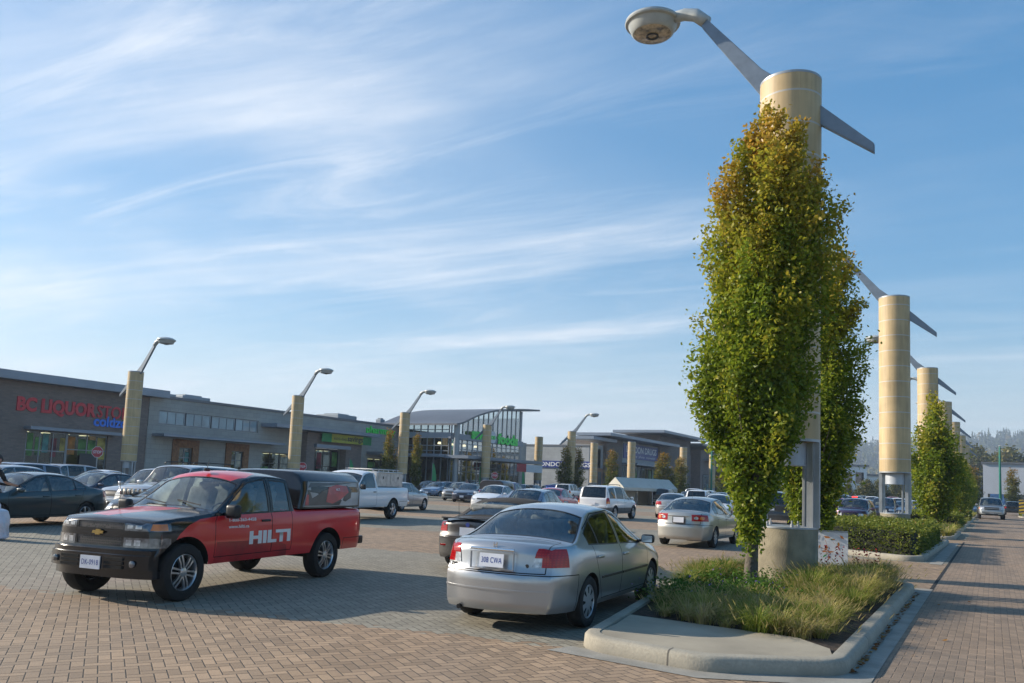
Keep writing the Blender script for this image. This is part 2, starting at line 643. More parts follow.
def make_wheel(rw, rim_r, w, style):
    """tyre and rim meshes, axis along y, outside towards +y"""
    t = MB()
    Mx = Matrix.Rotation(-PI / 2, 4, 'X')          # z -> y
    h = w / 2
    prof = [(rim_r - .01, -h * .8), (rim_r + .01, -h * .95), (rw * .86, -h), (rw * .96, -h * .9), (rw, -h * .66), (rw, h * .66), (rw * .96, h * .9),
            (rw * .86, h), (rim_r + .012, h * .95), (rim_r - .004, h * .80)]
    t.lathe(prof, 40, 0, Mx)
    r = MB()
    ri = rim_r
    r.lathe([(ri, -h * .8), (ri * 1.0, h * .80), (ri * .965, h * .84), (ri * .92, h * .70), (ri * .90, h * .1), (ri * .88, -h * .8)], 40, 0, Mx)
    r.lathe([(ri * .9, -h * .05), (0.001, -h * .05)], 24, 1, Mx)           # dark drum behind the spokes
    if style == 'cap':
        r.lathe([(ri * .93, h * .60), (ri * .86, h * .78), (ri * .60, h * .80), (ri * .3, h * .86), (.001, h * .9)], 40, 0, Mx)
        nsp = 8
        for k in range(nsp):
            a = 2 * PI * k / nsp
            c = Vector((math.cos(a), 0, math.sin(a))); n = Vector((-math.sin(a), 0, math.cos(a)))
            o = []
            for rr, hw in ((.48, .05), (.86, .12)):
                for sg in (-1, 1):
                    o.append(c * (ri * rr) + n * (hw * ri * sg) + Vector((0, h * .835 if rr < .6 else h * .80, 0)))
            r.add([o[0], o[1], o[3], o[2]], [(0, 1, 2, 3)], 1)
    else:
        nsp = {'alloy6': 6, 'alloy5': 5, 'alloy7': 7}[style]
        for k in range(nsp):
            a = 2 * PI * k / nsp + .2
            c = Vector((math.cos(a), 0, math.sin(a))); n = Vector((-math.sin(a), 0, math.cos(a)))
            y = Vector((0, 1, 0))
            for dv in ((-.11, .11) if style == 'alloy6' else (0,)):
                wv = .055 if style == 'alloy6' else .12
                pts = []
                for rr, yy in ((.16, .72), (.55, .80), (.94, .70)):
                    cc = c * (ri * rr) + n * (dv * ri * (0.75 + .5 * rr))
                    ww = wv * ri * (1.0 if rr < .9 else 1.25)
                    pts.append([cc - n * ww + y * (h * (yy - .25)), cc - n * ww * .8 + y * (h * yy), cc + n * ww * .8 + y * (h * yy), cc + n * ww + y * (h * (yy - .25))])
                vs = [p for q in pts for p in q]
                fs = []
                for i in range(2):
                    for j in range(3):
                        fs.append((i * 4 + j, i * 4 + j + 1, i * 4 + 5 + j, i * 4 + 4 + j))
                r.add(vs, fs)
        r.lathe([(ri * .26, h * .5), (ri * .24, h * .76), (ri * .12, h * .84), (.001, h * .84)], 20, 0, Mx)
    return t, r


def rounded_box(cx, cy, cz, sx, sy, sz, r=.05, M4=None):
    bm = bmesh.new()
    bmesh.ops.create_cube(bm, size=1)
    bmesh.ops.scale(bm, vec=(sx, sy, sz), verts=bm.verts)
    bmesh.ops.bevel(bm, geom=list(bm.edges), offset=min(r, .48 * min(sx, sy, sz)), segments=3, affect='EDGES', profile=.6)
    if M4 is not None: bmesh.ops.transform(bm, matrix=M4, verts=bm.verts)
    bmesh.ops.translate(bm, vec=(cx, cy, cz), verts=bm.verts)
    me = bpy.data.meshes.new('rounded')
    bm.to_mesh(me); bm.free()
    return me


def add_rounded(mb, *a, mi=0, **k):
    me = rounded_box(*a, **k)
    mb.add([v.co[:] for v in me.vertices], [tuple(p.vertices) for p in me.polygons], mi)
    bpy.data.meshes.remove(me)


def text_mesh(txt, size, depth=0.0, bold=0.0, spacing=1.0, align='CENTER', shear=0.0):
    """filled lettering as plain mesh data in the xy plane"""
    cu = bpy.data.curves.new('lettering', 'FONT')
    cu.body = txt; cu.size = size; cu.extrude = depth; cu.offset = bold; cu.space_character = spacing
    cu.align_x = align; cu.shear = shear; cu.resolution_u = 3
    o = bpy.data.objects.new('lettering', cu)
    COL.objects.link(o)
    dg = bpy.context.evaluated_depsgraph_get()
    dg.update()
    me = bpy.data.meshes.new_from_object(o.evaluated_get(dg))
    bpy.data.objects.remove(o); bpy.data.curves.remove(cu)
    return me


def text_obj(name, txt, size, M4, mats, parent=None, depth=0.0, bold=0.0, spacing=1.0, align='CENTER', width=None, shear=0.0):
    me = text_mesh(txt, size, depth, bold, spacing, align, shear)
    if width:
        xs = [v.co.x for v in me.vertices]; k = width / max(1e-6, max(xs) - min(xs))
        me.transform(Matrix.Diagonal((k, 1, 1, 1)))
    me.transform(M4)
    me.materials.clear()
    return link_mesh(name, me, mats, parent)


def build_car(name, sp, label, cat, group=None):
    """one vehicle of a kind, at the origin, nose towards +x"""
    root = empty(name, label=label, cat=cat, group=group)
    pm = sp['paint']
    B = Body(sp)
    B.wrapmats = sp.get('wrapmats', [])
    xf, xr, W, axf, axr, ra, rw = B.xf, B.xr, B.W, sp['axf'], sp['axr'], sp['ra'], sp['rw']
    plan = {}
    sp['cuts'](B, plan) if 'cuts' in sp else None
    ws = sp['windows']
    # -- glass: windscreen, rear window
    def screen(nm, x0, x1, frame, inset):
        pts = []
        for x in np.linspace(x0, x1, 14):
            we, ze = B.edge(x)
            y = float(we) - inset
            pts += [(x, y), (x, -y)]
        # bow the lower and upper edges a little
        B.window(nm, B.planes_xy(pts), frame=frame, filt=lambda f, c: f.normal.z > .12 and c.z > B.zb(c.x) + .005)
    c0, c1 = sp['screen']
    screen('windscreen', c0, c1, .02, sp.get('pillar', .055))
    plan['windscreen'] = ('windshield', None, [M['glass']], -.006)
    if sp.get('rear_screen'):
        c0, c1 = sp['rear_screen']
        screen('rear', c0, c1, .022, sp.get('rpillar', .075))
        plan['rear'] = ('rear_window', None, [sp.get('rear_glass', M['glass'])], -.006)
    if sp.get('back_glass'):                                            # upright rear glass of a hatch or van
        y, z0, z1 = sp['back_glass']
        B.window('rear', B.planes_yz([(-y, z0), (-y * 1.0, z0 + .05), (-y * .93, z1 - .04), (-y * .88, z1), (y * .88, z1), (y * .93, z1 - .04), (y, z0 + .05), (y, z0)]), frame=.02,
                 filt=lambda f, c: f.normal.x < -.15 and c.x < xr + .9)
        plan['rear'] = ('rear_window', None, [sp.get('rear_glass', M['glass'])], -.006)
    # -- doors and side glass
    for sg in (1, -1):
        fl = B.sidef(sg)
        for k, dr in enumerate(sp['doors']):
            nm = 'door%d%s' % (k, sg)
            poly = [p if p[1] is not None else (p[0], float(B.edge(p[0])[1]) - .012) for p in dr]
            B.panel(nm, B.planes_xz(poly), filt=fl)
            plan[nm] = ('door', None, [pm, M['trim']], 0)
        for k, (x0, x1, di) in enumerate(ws):
            nm = 'win%d%s' % (k, sg)
            frm = None
            B.window(nm, B.planes_xz(B.win_poly(x0, x1, sp.get('wlo', .03), sp.get('whi', .05))), filt=fl, frame=.016)
            dk = 'door%d%s' % (di, sg) if di is not None else None
            plan[nm] = ('window', dk, [sp.get('side_glass', {}).get(k, M['glass'])], -.005)
    # -- bonnet, boot, bumpers
    if sp.get('hood'):
        x0, x1 = sp['hood']
        pts = []
        for x in np.linspace(x0, x1, 10):
            y = float(B.edge(x)[0]) - .03
            pts += [(x, y), (x, -y)]
        B.panel('hood', B.planes_xy(pts), filt=lambda f, c: f.normal.z > .4)
        plan['hood'] = ('hood', None, [pm], 0)
    if sp.get('trunk'):
        for pl, fl in sp['trunk'](B):
            B.panel('trunk', pl, filt=fl)
        plan['trunk'] = (sp.get('trunk_name', 'trunk_lid'), None, [pm], 0)
    zf = sp.get('bump_f', .56); zr = sp.get('bump_r', .60)
    bm_ = sp.get('bumper_mat') or pm
    B.panel('fbump', B.boxpl(x=(axf + ra + .03, None), z=(None, zf)), frm=('body',))
    B.panel('rbump', B.boxpl(x=(None, axr - ra - .03), z=(None, zr)), frm=('body',))
    plan['fbump'] = ('front_bumper', None, [bm_], 0)
    plan['rbump'] = ('rear_bumper', None, [bm_], 0)
    for nm, pl, fl, pn, mt, off in sp.get('pieces', lambda B: [])(B):
        B.cut(nm, pl, 0, frm=None, filt=fl)
        if pn: plan[nm] = (pn, None, [mt], off)
    if sp.get('wraps'): sp['wraps'](B, pm)
    # names tagged on cut-through parents may be missing (a window without its door)
    have = {f[B.tg] for f in B.bm.faces}
    inv = {v: k for k, v in B.tags.items()}
    present = {inv[h] for h in have}
    for k in list(plan):
        n_, par, mt, off = plan[k]
        if par and par not in present: plan[k] = (n_, None, mt, off)
    objs = B.split(root, plan, pm)
    # -- dark floor and wheel wells
    ch = B.skirt
    zf_ = B.sill + .03
    ch.box(xr + .25, xf - .3, -W * .62, W * .62, zf_, zf_ + .16)
    ch.box(axr + ra, axf - ra, -W * .90, W * .90, zf_, zf_ + .14)
    ch.box(xr + .30, axr - ra - .02, -W * .62, W * .62, zf_ + .02, zf_ + .2)
    ch.box(axf + ra + .02, xf - .32, -W * .6, W * .6, zf_, zf_ + .2)
    for xc in (axf, axr):                                             # closes the wells towards the cabin
        ch.tube([(xc, -W * .8, rw), (xc, W * .8, rw)], .06, 8)
        ch.box(xc - ra, xc + ra, -W * .62, W * .62, rw + ra * .55, rw + ra + .02)
    if sp.get('tailpipe'):
        ch.tube([(xr + .3, sp['tailpipe'], .25), (xr + .02, sp['tailpipe'], .24)], .028, 8)
    ch.build('chassis', [M['under']], root)
    # -- cabin
    if sp.get('cabin', True):
        cm = MB(); zc = B.sill + .18
        dx = sp['screen'][0] if sp['screen'][0] > sp['screen'][1] else sp['screen'][1]
        dx = max(sp['screen']) - .28
        zb0 = float(B.zb(dx)) - .04
        yy = float(B.hw(dx)) * .86
        cm.box(dx - .12, dx + .35, -yy, yy, zc, zb0)
        cm.box(sp['cab'][0], sp['cab'][1], -yy, yy, zc - .03, zc)
        Mx = Matrix.Rotation(rad(68), 4, 'Y')
        dr = 1
        cm.lathe([(.17, -.012), (.185, 0), (.17, .012), (.158, 0), (.17, -.012)], 20, 0, Matrix.Translation((dx - .28, .36, zb0 + .02)) @ Mx)
        cm.build('dashboard', [M['dash']], root)
        if sp.get('shelf'):
            a, b = sp['shelf']; zz = float(B.zb(a)) - .01
            sm = MB(); sm.box(min(a, b), max(a, b), -yy * .92, yy * .92, zz - .05, zz - .01)
            sm.build('parcel_shelf', [M['dash']], root)
        seat_mat = sp.get('seat_mat', M['seat'])
        hz = B.zmax
        for k, sx in enumerate(sp['seats']):
            lanes = ((.36, .46), (-.36, .46)) if k == 0 else ((0.0, 1.16),)
            for sy, wd in lanes:
                q = MB()
                add_rounded(q, sx + .22, sy, zc + .20, .50, wd, .17, r=.06)
                ti = Matrix.Rotation(rad(-16), 4, 'Y')
                add_rounded(q, sx - .09, sy, zc + .52, .15, wd, .60, r=.06, M4=ti)
                for hy in ([sy] if k == 0 else [-.38, .38]):
                    add_rounded(q, sx - .20, hy, min(zc + .92, hz - .28), .10, .27, .19, r=.045, M4=ti)
                q.build('seat', [seat_mat], root, smooth=True)
    # -- wheels
    style = sp.get('wheel', 'cap')
    tw = sp.get('tw', .195)
    tm, rm = make_wheel(rw, sp.get('rim', rw * .66), tw, style)
    tme = tm.mesh('tyre'); rme = rm.mesh('rim')
    for me, ms in ((tme, [M['rubber']]), (rme, [M['alloy'] if style != 'cap' else M['hubcap'], M['under']])):
        for m_ in ms: me.materials.append(m_)
        me.polygons.foreach_set('use_smooth', [True] * len(me.polygons))
        me.set_sharp_from_angle(angle=rad(40))
    for xc in (axf, axr):
        for sg in (1, -1):
            y = sp.get('track', W * 2 - .24) / 2
            wh = empty('wheel', (xc, sg * y, rw), 0 if sg > 0 else PI, parent=root)
            if xc == axf and sp.get('steer'): wh.rotation_euler.z += sp['steer']
            for nm, me in (('tyre', tme), ('rim', rme)):
                o = bpy.data.objects.new(nm, me); COL.objects.link(o); o.parent = wh
    # -- mirrors, handles
    if sp.get('mirror'):
        mx, mz = sp['mirror']
        ms = sp.get('mirror_size', (.11, .19, .125))
        for sg in (1, -1):
            q = MB(); yb = float(B.yside(mx, mz))
            add_rounded(q, mx, sg * (yb + .05 + ms[1] / 2), mz + .03, *ms, r=.05)
            q.bar((mx - .01, sg * (yb - .03), mz - .01), (mx, sg * (yb + .09), mz + .005), .05, .035)
            mo = q.build('side_mirror', [sp.get('mirror_mat') or pm], root, smooth=True)
            g = MB(); d = ms[0] / 2 + .002
            cy_ = sg * (yb + .05 + ms[1] / 2)
            g.add([(mx - d, cy_ - ms[1] * .4, mz + .03 - ms[2] * .36), (mx - d, cy_ + ms[1] * .4, mz + .03 - ms[2] * .36),
                   (mx - d, cy_ + ms[1] * .4, mz + .03 + ms[2] * .36), (mx - d, cy_ - ms[1] * .4, mz + .03 + ms[2] * .36)], [(0, 1, 2, 3)])
            g.build('mirror_glass', [M['chrome']], mo)
    for hx, hz_, di in sp.get('handles', ()):
        for sg in (1, -1):
            q = MB(); y = float(B.yside(hx, hz_))
            add_rounded(q, hx, sg * (y + .008), hz_, .20, .03, .034, r=.013)
            q.build('handle', [sp.get('handle_mat') or pm], objs.get('door%d%s' % (di, sg)) or root, smooth=True)
    # -- plates
    def plate(x, z, txt, rear, w=.305, h=.152, tilt=0.0):
        sg = -1 if rear else 1
        p = MB(); p.box(-.006, .006, -w / 2, w / 2, -h / 2, h / 2)
        Mt = Matrix.Translation((x, 0, z)) @ Matrix.Rotation(tilt, 4, 'Y')
        po = link_mesh('licence_plate', p.mesh('licence_plate'), [M['plate']], root)
        po.data.transform(Mt)
        if txt:
            R = Matrix(((0, 0, sg, sg * .008), (sg * 1.0, 0, 0, 0), (0, 1, 0, -.028), (0, 0, 0, 1)))
            to = text_obj('lettering', txt, .088, Mt @ R, [M['plate_blue']], po, bold=.0008, width=w * .84, spacing=1.1)
    if sp.get('plate_r'): plate(*sp['plate_r'], True, tilt=sp.get('plate_r_tilt', 0))
    if sp.get('plate_f'): plate(*sp['plate_f'], False)
    # -- wipers, aerial
    if sp.get('wiper', True):
        q = MB()
        x0 = max(sp['screen'])
        for y0 in (-.1, .5):
            za = float(B.zt(x0 - .02)) + .012
            xb = x0 - .10
            q.bar((x0 + .01, y0 + .02, za - .005), (xb, y0 - .48, float(B.zt(xb)) + .004), .012, .014)
        q.build('wiper', [M['trim']], root)
    if sp.get('extra'): sp['extra'](root, B, objs, pm)
    return root, B
# ------------------------------------------------------------------ kinds of car
P = {}
P['silver'] = paint('silver', (0.40, 0.41, 0.425), .72, .30)
P['silver_warm'] = paint('warm_silver', (0.44, 0.43, 0.395), .7, .36)
P['white'] = paint('white', (0.74, 0.75, 0.77), 0, .3)
P['green'] = paint('dark_green', (0.022, 0.045, 0.050), .35, .3)
P['navy'] = paint('navy', (0.020, 0.028, 0.060), .35, .3)
P['blue'] = paint('steel_blue', (0.07, 0.15, 0.27), .45, .3)
P['royal'] = paint('violet_blue', (0.03, 0.03, 0.20), .3, .3)
P['bluegrey'] = paint('blue_grey', (0.16, 0.20, 0.27), .55, .33)
P['red'] = paint('red', (0.42, 0.02, 0.035), .1, .3)
P['black'] = paint('black', (0.007, 0.008, 0.011), .0, .16, coat=.35, dirt=.01)
P['charcoal'] = paint('charcoal', (0.040, 0.040, 0.042), .3, .33)
P['plum'] = paint('dark_plum', (0.055, 0.025, 0.055), .45, .28)
P['pewter'] = paint('pewter', (0.30, 0.31, 0.31), .65, .36)
P['beige'] = paint('beige_silver', (0.48, 0.45, 0.42), .65, .35)
P['truck_red'] = paint('wrap_red', (0.60, 0.014, 0.020), 0, .30, coat=.7, dirt=.04)
M['cladding'] = mat('grey_cladding', (0.12, 0.125, 0.13), .6, var=.08)
M['aluminium'] = mat('checker_aluminium', (0.55, 0.55, 0.54), .42, .8, var=.14, scale=5, bump=.5, bscale=90)
M['canvas'] = mat('black_canvas_top', (0.030, 0.027, 0.026), .9, var=.15, bump=.2)


def lamp_region(x=None, y=None, z=None, sg=1, extra=()):
    return Body.boxpl(x, y if sg > 0 else (-y[1] if y[1] is not None else None, -y[0] if y[0] is not None else None), z) + list(extra)


def sedan_spec(L=4.45, W=1.715, H=1.44, wb=2.62, fo=.86, pm=None, **kw):
    """four-door sedan"""
    axf, axr = wb / 2, -wb / 2
    xf = axf + fo; xr = xf - L
    k = H / 1.44
    sc = L / 4.45
    X = lambda x: x * sc
    top = [(xf, .64 * k), (xf - .05, .70 * k), (xf - .16, .745 * k), (X(1.60), .855 * k), (X(1.10), .955 * k), (X(1.04), .975 * k), (X(.62), 1.20 * k), (X(.26), 1.365 * k), (X(.12), 1.405 * k), (X(-.30), H),
           (X(-.72), 1.425 * k), (X(-.98), 1.375 * k), (X(-1.12), 1.325 * k), (X(-1.66), 1.045 * k), (X(-1.73), 1.025 * k), (xr + .12, 1.01 * k), (xr + .04, .995 * k), (xr, .94 * k)]
    belt = [(xf, .58 * k), (xf - .18, .66 * k), (X(1.5), .78 * k), (X(1.05), .865 * k), (X(.4), .90 * k), (X(-.6), .93 * k), (X(-1.4), .955 * k), (xr + .15, .93 * k), (xr, .86 * k)]
    w = W / 2
    plan = [(xf, w * .80), (xf - .22, w * .925), (X(1.45), w * .985), (0, w), (X(-1.45), w * .985), (xr + .30, w * .935), (xr + .1, w * .86), (xr, w * .78)]
    sp = dict(L=L, W=W, xf=xf, xr=xr, axf=axf, axr=axr, rw=.305, ra=.345, sill=.235, ar=.30, pw=2.7, top=top, belt=belt, plan=plan, wr=w * .66,
              paint=pm or P['silver'], screen=(X(1.02), X(.16)), rear_screen=(X(-1.62), X(-1.02)), rpillar=.055,
              doors=[[(X(1.02), .30), (X(1.04), .80 * k), (X(.96), None), (X(.2), None), (X(-.14), None), (X(-.16), .30)],
                     [(X(-.165), .30), (X(-.145), None), (X(-.8), None), (X(-1.22), None), (X(-1.14), .85 * k), (X(-1.02), .58), (X(-.86), .30)]],
              windows=[(X(.90), X(-.10), 0), (X(-.20), X(-.92), 1), (X(-.955), X(-1.26), 1)],
              hood=(X(1.10), xf - .10), seats=[.05 * sc, -.92 * sc], cab=(X(-1.3), X(1.2)), shelf=(X(-1.05), X(-1.75)),
              mirror=(X(.80), .93 * k), handles=[(X(.0), .80 * k, 0), (X(-.98), .82 * k, 1)], bump_f=.56 * k, bump_r=.655 * k,
              xtra=[X(1.02), X(1.07), X(.16), X(-1.02), X(-1.66)], tailpipe=.42)
    sp['trunk'] = lambda B: [(B.boxpl(x=(None, X(-1.70)), y=(-w * .70, w * .70), z=(.675 * k, None)), lambda f, c: True)]
    sp.update(kw)
    return sp


def lamps_sedan(sp, tl_in=.42, tl_z=(.77, .985), hl_in=.40, hl_z=(.60, .735), rev='low', amber=False, tail_x=.42, grille=True, head_x=.42, slope=0):
    """lamp, grille and number-plate recess cuts shared by the sedans"""
    xf, xr = sp['xf'], sp['xr']

    def pieces(B):
        o = []
        rearf = lambda f, c: f.normal.z < .75
        for sg in (1, -1):
            ex = [((xr, sg * tl_in, tl_z[0]), (0, -sg, slope))]
            reg = B.boxpl((None, xr + tail_x), None, tl_z)
            o.append(('tl%d' % sg, reg + ex, lambda f, c, sg=sg: c.y * sg > 0 and f.normal.z < .75, 'tail_light', M['red_lens'], .006))
            zm = tl_z[0] + (tl_z[1] - tl_z[0]) * .5
            if rev == 'low':
                o.append(('rl%d' % sg, B.boxpl((None, xr + .3), (tl_in, tl_in + .105) if sg > 0 else (-tl_in - .105, -tl_in), (tl_z[0], zm)) + ex, rearf, 'reverse_light', M['clear_lens'], .007))
            elif rev == 'mid':
                m_ = tl_in + .12
                z0, z1 = tl_z[0] + .03, tl_z[1] - .035
                o.append(('rl%d' % sg, B.planes_yz([(sg * (m_ + .055 * math.cos(a)), (z0 + z1) / 2 + .045 * math.sin(a)) for a in np.linspace(0, 6.28, 13)]), lambda f, c: c.x < xr + .35 and f.normal.x < -.2, 'reverse_light', M['clear_lens'], .007))
                m2 = tl_in + .27
                o.append(('al%d' % sg, B.planes_yz([(sg * (m2 + .06 * math.cos(a)), (z0 + z1) / 2 + .05 * math.sin(a)) for a in np.linspace(0, 6.28, 13)]), lambda f, c: c.x < xr + .45 and f.normal.x < -.1, 'signal_light', M['amber_lens'], .007))
            hx = [((xf, sg * hl_in, hl_z[0]), (0, -sg, .25))]
            o.append(('hl%d' % sg, B.boxpl((xf - head_x, None), None, hl_z) + hx, lambda f, c, sg=sg: c.y * sg > 0 and f.normal.z < .8, 'headlight', M['clear_lens'], .004))
            o.append(('sl%d' % sg, B.boxpl((xf - head_x - .02, xf - head_x + .06), None, (hl_z[0] + .01, hl_z[1] - .03)), lambda f, c, sg=sg: c.y * sg > 0 and f.normal.y * sg > .4, 'signal_light', M['amber_lens'], .006))
        if grille:
            o.append(('gr', B.boxpl((xf - .4, None), (-hl_in + .08, hl_in - .08), (hl_z[0] + .015, hl_z[1] - .02)), lambda f, c: f.normal.x > .3, 'grille', M['trim'], -.008))
            o.append(('gr2', B.boxpl((xf - .4, None), (-.42, .42), (.30, .42)), lambda f, c: f.normal.x > .3, 'lower_grille', M['trim'], -.012))
        return o
    return pieces


def chrome_extra(items):
    """small trim pieces: (name, box, material)"""
    def f(root, B, objs, pm):
        for nm, bx, mt in items:
            q = MB(); add_rounded(q, *bx, r=.012); q.build(nm, [mt if mt else pm], root, smooth=True)
    return f


# --- the near silver sedan
civic = sedan_spec(pm=P['silver'], wheel='cap', plate_r=(-2.293, .800, '308 CWA'), plate_r_tilt=rad(7), track=1.475, mirror_mat=M['trim'], steer=0.0)
civic['pieces'] = lamps_sedan(civic, tl_in=.45, tl_z=(.745, .950), rev='low', slope=.24)


def civic_extra(root, B, objs, pm):
    xr = B.xr
    q = MB(); add_rounded(q, xr - .002, 0, .925, .035, .56, .030, r=.013)
    q.build('boot_handle', [M['chrome']], root, smooth=True)
    # the plate sits in a shallow framed recess
    q = MB()
    for y0, y1, z0, z1 in ((-.27, .27, .885, .893), (-.27, .27, .70, .708), (-.275, -.268, .70, .893), (.268, .275, .70, .893)):
        q.box(xr - .012, xr + .02, y0, y1, z0, z1)
    q.build('plate_surround', [pm], root)
    # lettering low on the left of the lid, H badge in the middle
    R = Matrix(((0, 0, -1, 0), (-1, 0, 0, 0), (0, 1, 0, 0), (0, 0, 0, 1)))
    text_obj('lettering', 'CIVIC', .052, Matrix.Translation((B.rear_x(.56, .715) - .004, .56, .70)) @ Matrix.Rotation(-.28, 4, 'Z') @ R, [M['lamp_dark']], root, bold=.0012, depth=.003, width=.17)
    text_obj('badge', 'H', .075, Matrix.Translation((B.rear_x(0, .97) - .003, 0, .945)) @ R, [M['chrome']], root, bold=.002, depth=.004)
    q = MB(); q.lathe([(.001, -.003), (.022, -.003), (.022, .003), (.001, .003)], 16, 0, Matrix.Translation((B.rear_x(-.40, .755) - .001, -.40, .755)) @ Matrix.Rotation(PI / 2, 4, 'Y'))
    q.build('keyhole', [M['trim']], root)
    # rubbing strips along the doors and the crease across the rear bumper
    for sg in (1, -1):
        q = MB()
        for a, b in ((1.0, -.14), (-.18, -.93)):
            n = 10
            xs = np.linspace(a, b, n); z = .565
            for i in range(n - 1):
                y0, y1 = float(B.yside(xs[i], z)), float(B.yside(xs[i + 1], z))
                q.bar((xs[i], sg * (y0 + .004), z), (xs[i + 1], sg * (y1 + .004), z), .014, .028)
        q.build('rubbing_strip', [M['trim']], root)
    q = MB()
    yr = float(B.hw(xr)) * float(B.side((.475 - B.sill) / (float(B.zb(xr)) - B.sill)))
    pts = [Vector((B.rear_x(y, .475) - .003, y, .475)) for y in np.linspace(-yr, yr, 29)]
    for a, b in zip(pts[:-1], pts[1:]): q.bar(a, b, .014, .016)
    q.build('bumper_crease', [pm], root)


civic['extra'] = civic_extra

corolla = sedan_spec(L=4.53, W=1.70, H=1.47, wb=2.60, fo=.89, pm=P['silver_warm'], wheel='cap', plate_r=(-2.352, .800, None), plate_r_tilt=rad(7))
corolla['pieces'] = lamps_sedan(corolla, tl_in=.36, tl_z=(.775, .955), rev='mid', slope=-.05)
corolla['extra'] = chrome_extra([('boot_handle', (corolla['xr'] - .002, 0, .915, .035, .62, .030), None),
                                 ('plate_frame', (corolla['xr'] + .004, 0, .80, .02, .38, .19), M['lamp_dark']),
                                 ('aerial', (-.95, 0, 1.52, .008, .008, .20), M['trim'])])

family = sedan_spec(L=4.76, W=1.79, H=1.43, wb=2.74, fo=.96, pm=P['green'], wheel='alloy5', plate_r=(-2.447, .79, None), plate_f=(2.335, .45, None))
family['pieces'] = lamps_sedan(family, tl_in=.46, tl_z=(.76, .94), rev='none', slope=.1)


def coupe_spec():
    sp = sedan_spec(L=4.40, W=1.74, H=1.37, wb=2.70, fo=.75, pm=P['charcoal'], wheel='alloy7', plate_r=(-2.32, .74, None))
    k = 1.37 / 1.44; xr = sp['xr']; xf = sp['xf']
    sp['top'] = [(xf, .64), (xf - .06, .70), (xf - .16, .735), (1.5, .86), (.92, .94), (.86, .955), (.30, 1.26), (.18, 1.315), (-.1, 1.36), (-.45, 1.365), (-.75, 1.33), (-.95, 1.26), (-1.42, 1.015), (-1.48, .985), (xr + .15, .965), (xr + .04, .95), (xr, .90)]
    sp['belt'] = [(xf, .58), (xf - .2, .66), (1.4, .80), (.9, .875), (-.6, .90), (-1.4, .90), (xr + .15, .885), (xr, .82)]
    sp['doors'] = [[(.95, .30), (.97, .78), (.88, None), (-.2, None), (-.44, None), (-.46, .30)]]
    sp['windows'] = [(.80, -.40, 0), (-.46, -.98, None)]
    sp['screen'] = (.84, .20); sp['rear_screen'] = (-1.38, -.90); sp['rpillar'] = .17
    sp['shelf'] = (-.95, -1.45)
    sp['handles'] = [(-.32, .79, 0)]
    w = .87
    sp['trunk'] = lambda B: [(B.boxpl(x=(None, -1.50), y=(-w * .72, w * .72), z=(.64, None)), lambda f, c: True)]
    sp['bump_r'] = .60
    sp['wrapmats'] = [M['canvas']]

    def wraps(B, pm):
        B.cut(1, B.boxpl(x=(-1.47, .17), z=(.93, None)), frm=('body', 'door0', 'gap', 'rub'), filt=lambda f, c: c.z > B.zb(c.x) + .01)
    sp['wraps'] = wraps
    sp['pieces'] = lamps_sedan(sp, tl_in=.48, tl_z=(.72, .885), rev='none', slope=.1)

    def extra(root, B, objs, pm):
        q = MB()
        for sg in (1, -1):
            add_rounded(q, xr + .16, sg * .56, .945, .10, .06, .05, r=.012)
        add_rounded(q, xr + .12, 0, .975, .12, 1.20, .022, r=.01)
        q.build('boot_spoiler', [M['trim']], root, smooth=True)
        q = MB(); q.tube([(-1.62, .55, .95), (-1.66, .55, 1.36)], [.006, .0025], 6)
        q.build('aerial', [M['trim']], root)
        q = MB()
        for sg in (1, -1): add_rounded(q, B.rear_x(.5, .47) + .003, sg * .50, .47, .02, .2, .035, r=.008)
        q.build('reflector', [M['red_lens']], root)
        q = MB()
        for sg in (1, -1):
            add_rounded(q, B.rear_x(.54, .85) + .006, sg * .54, .85, .03, .10, .05, r=.01)
        q.build('reverse_light', [M['clear_lens']], root)
        q = MB(); q.lathe([(.001, -.004), (.04, -.004), (.04, .004), (.001, .004)], 18, 0, Matrix.Translation((xr - .004, 0, .865)) @ Matrix.Rotation(PI / 2, 4, 'Y'))
        q.build('badge', [M['plate_blue']], root)
    sp['extra'] = extra
    return sp


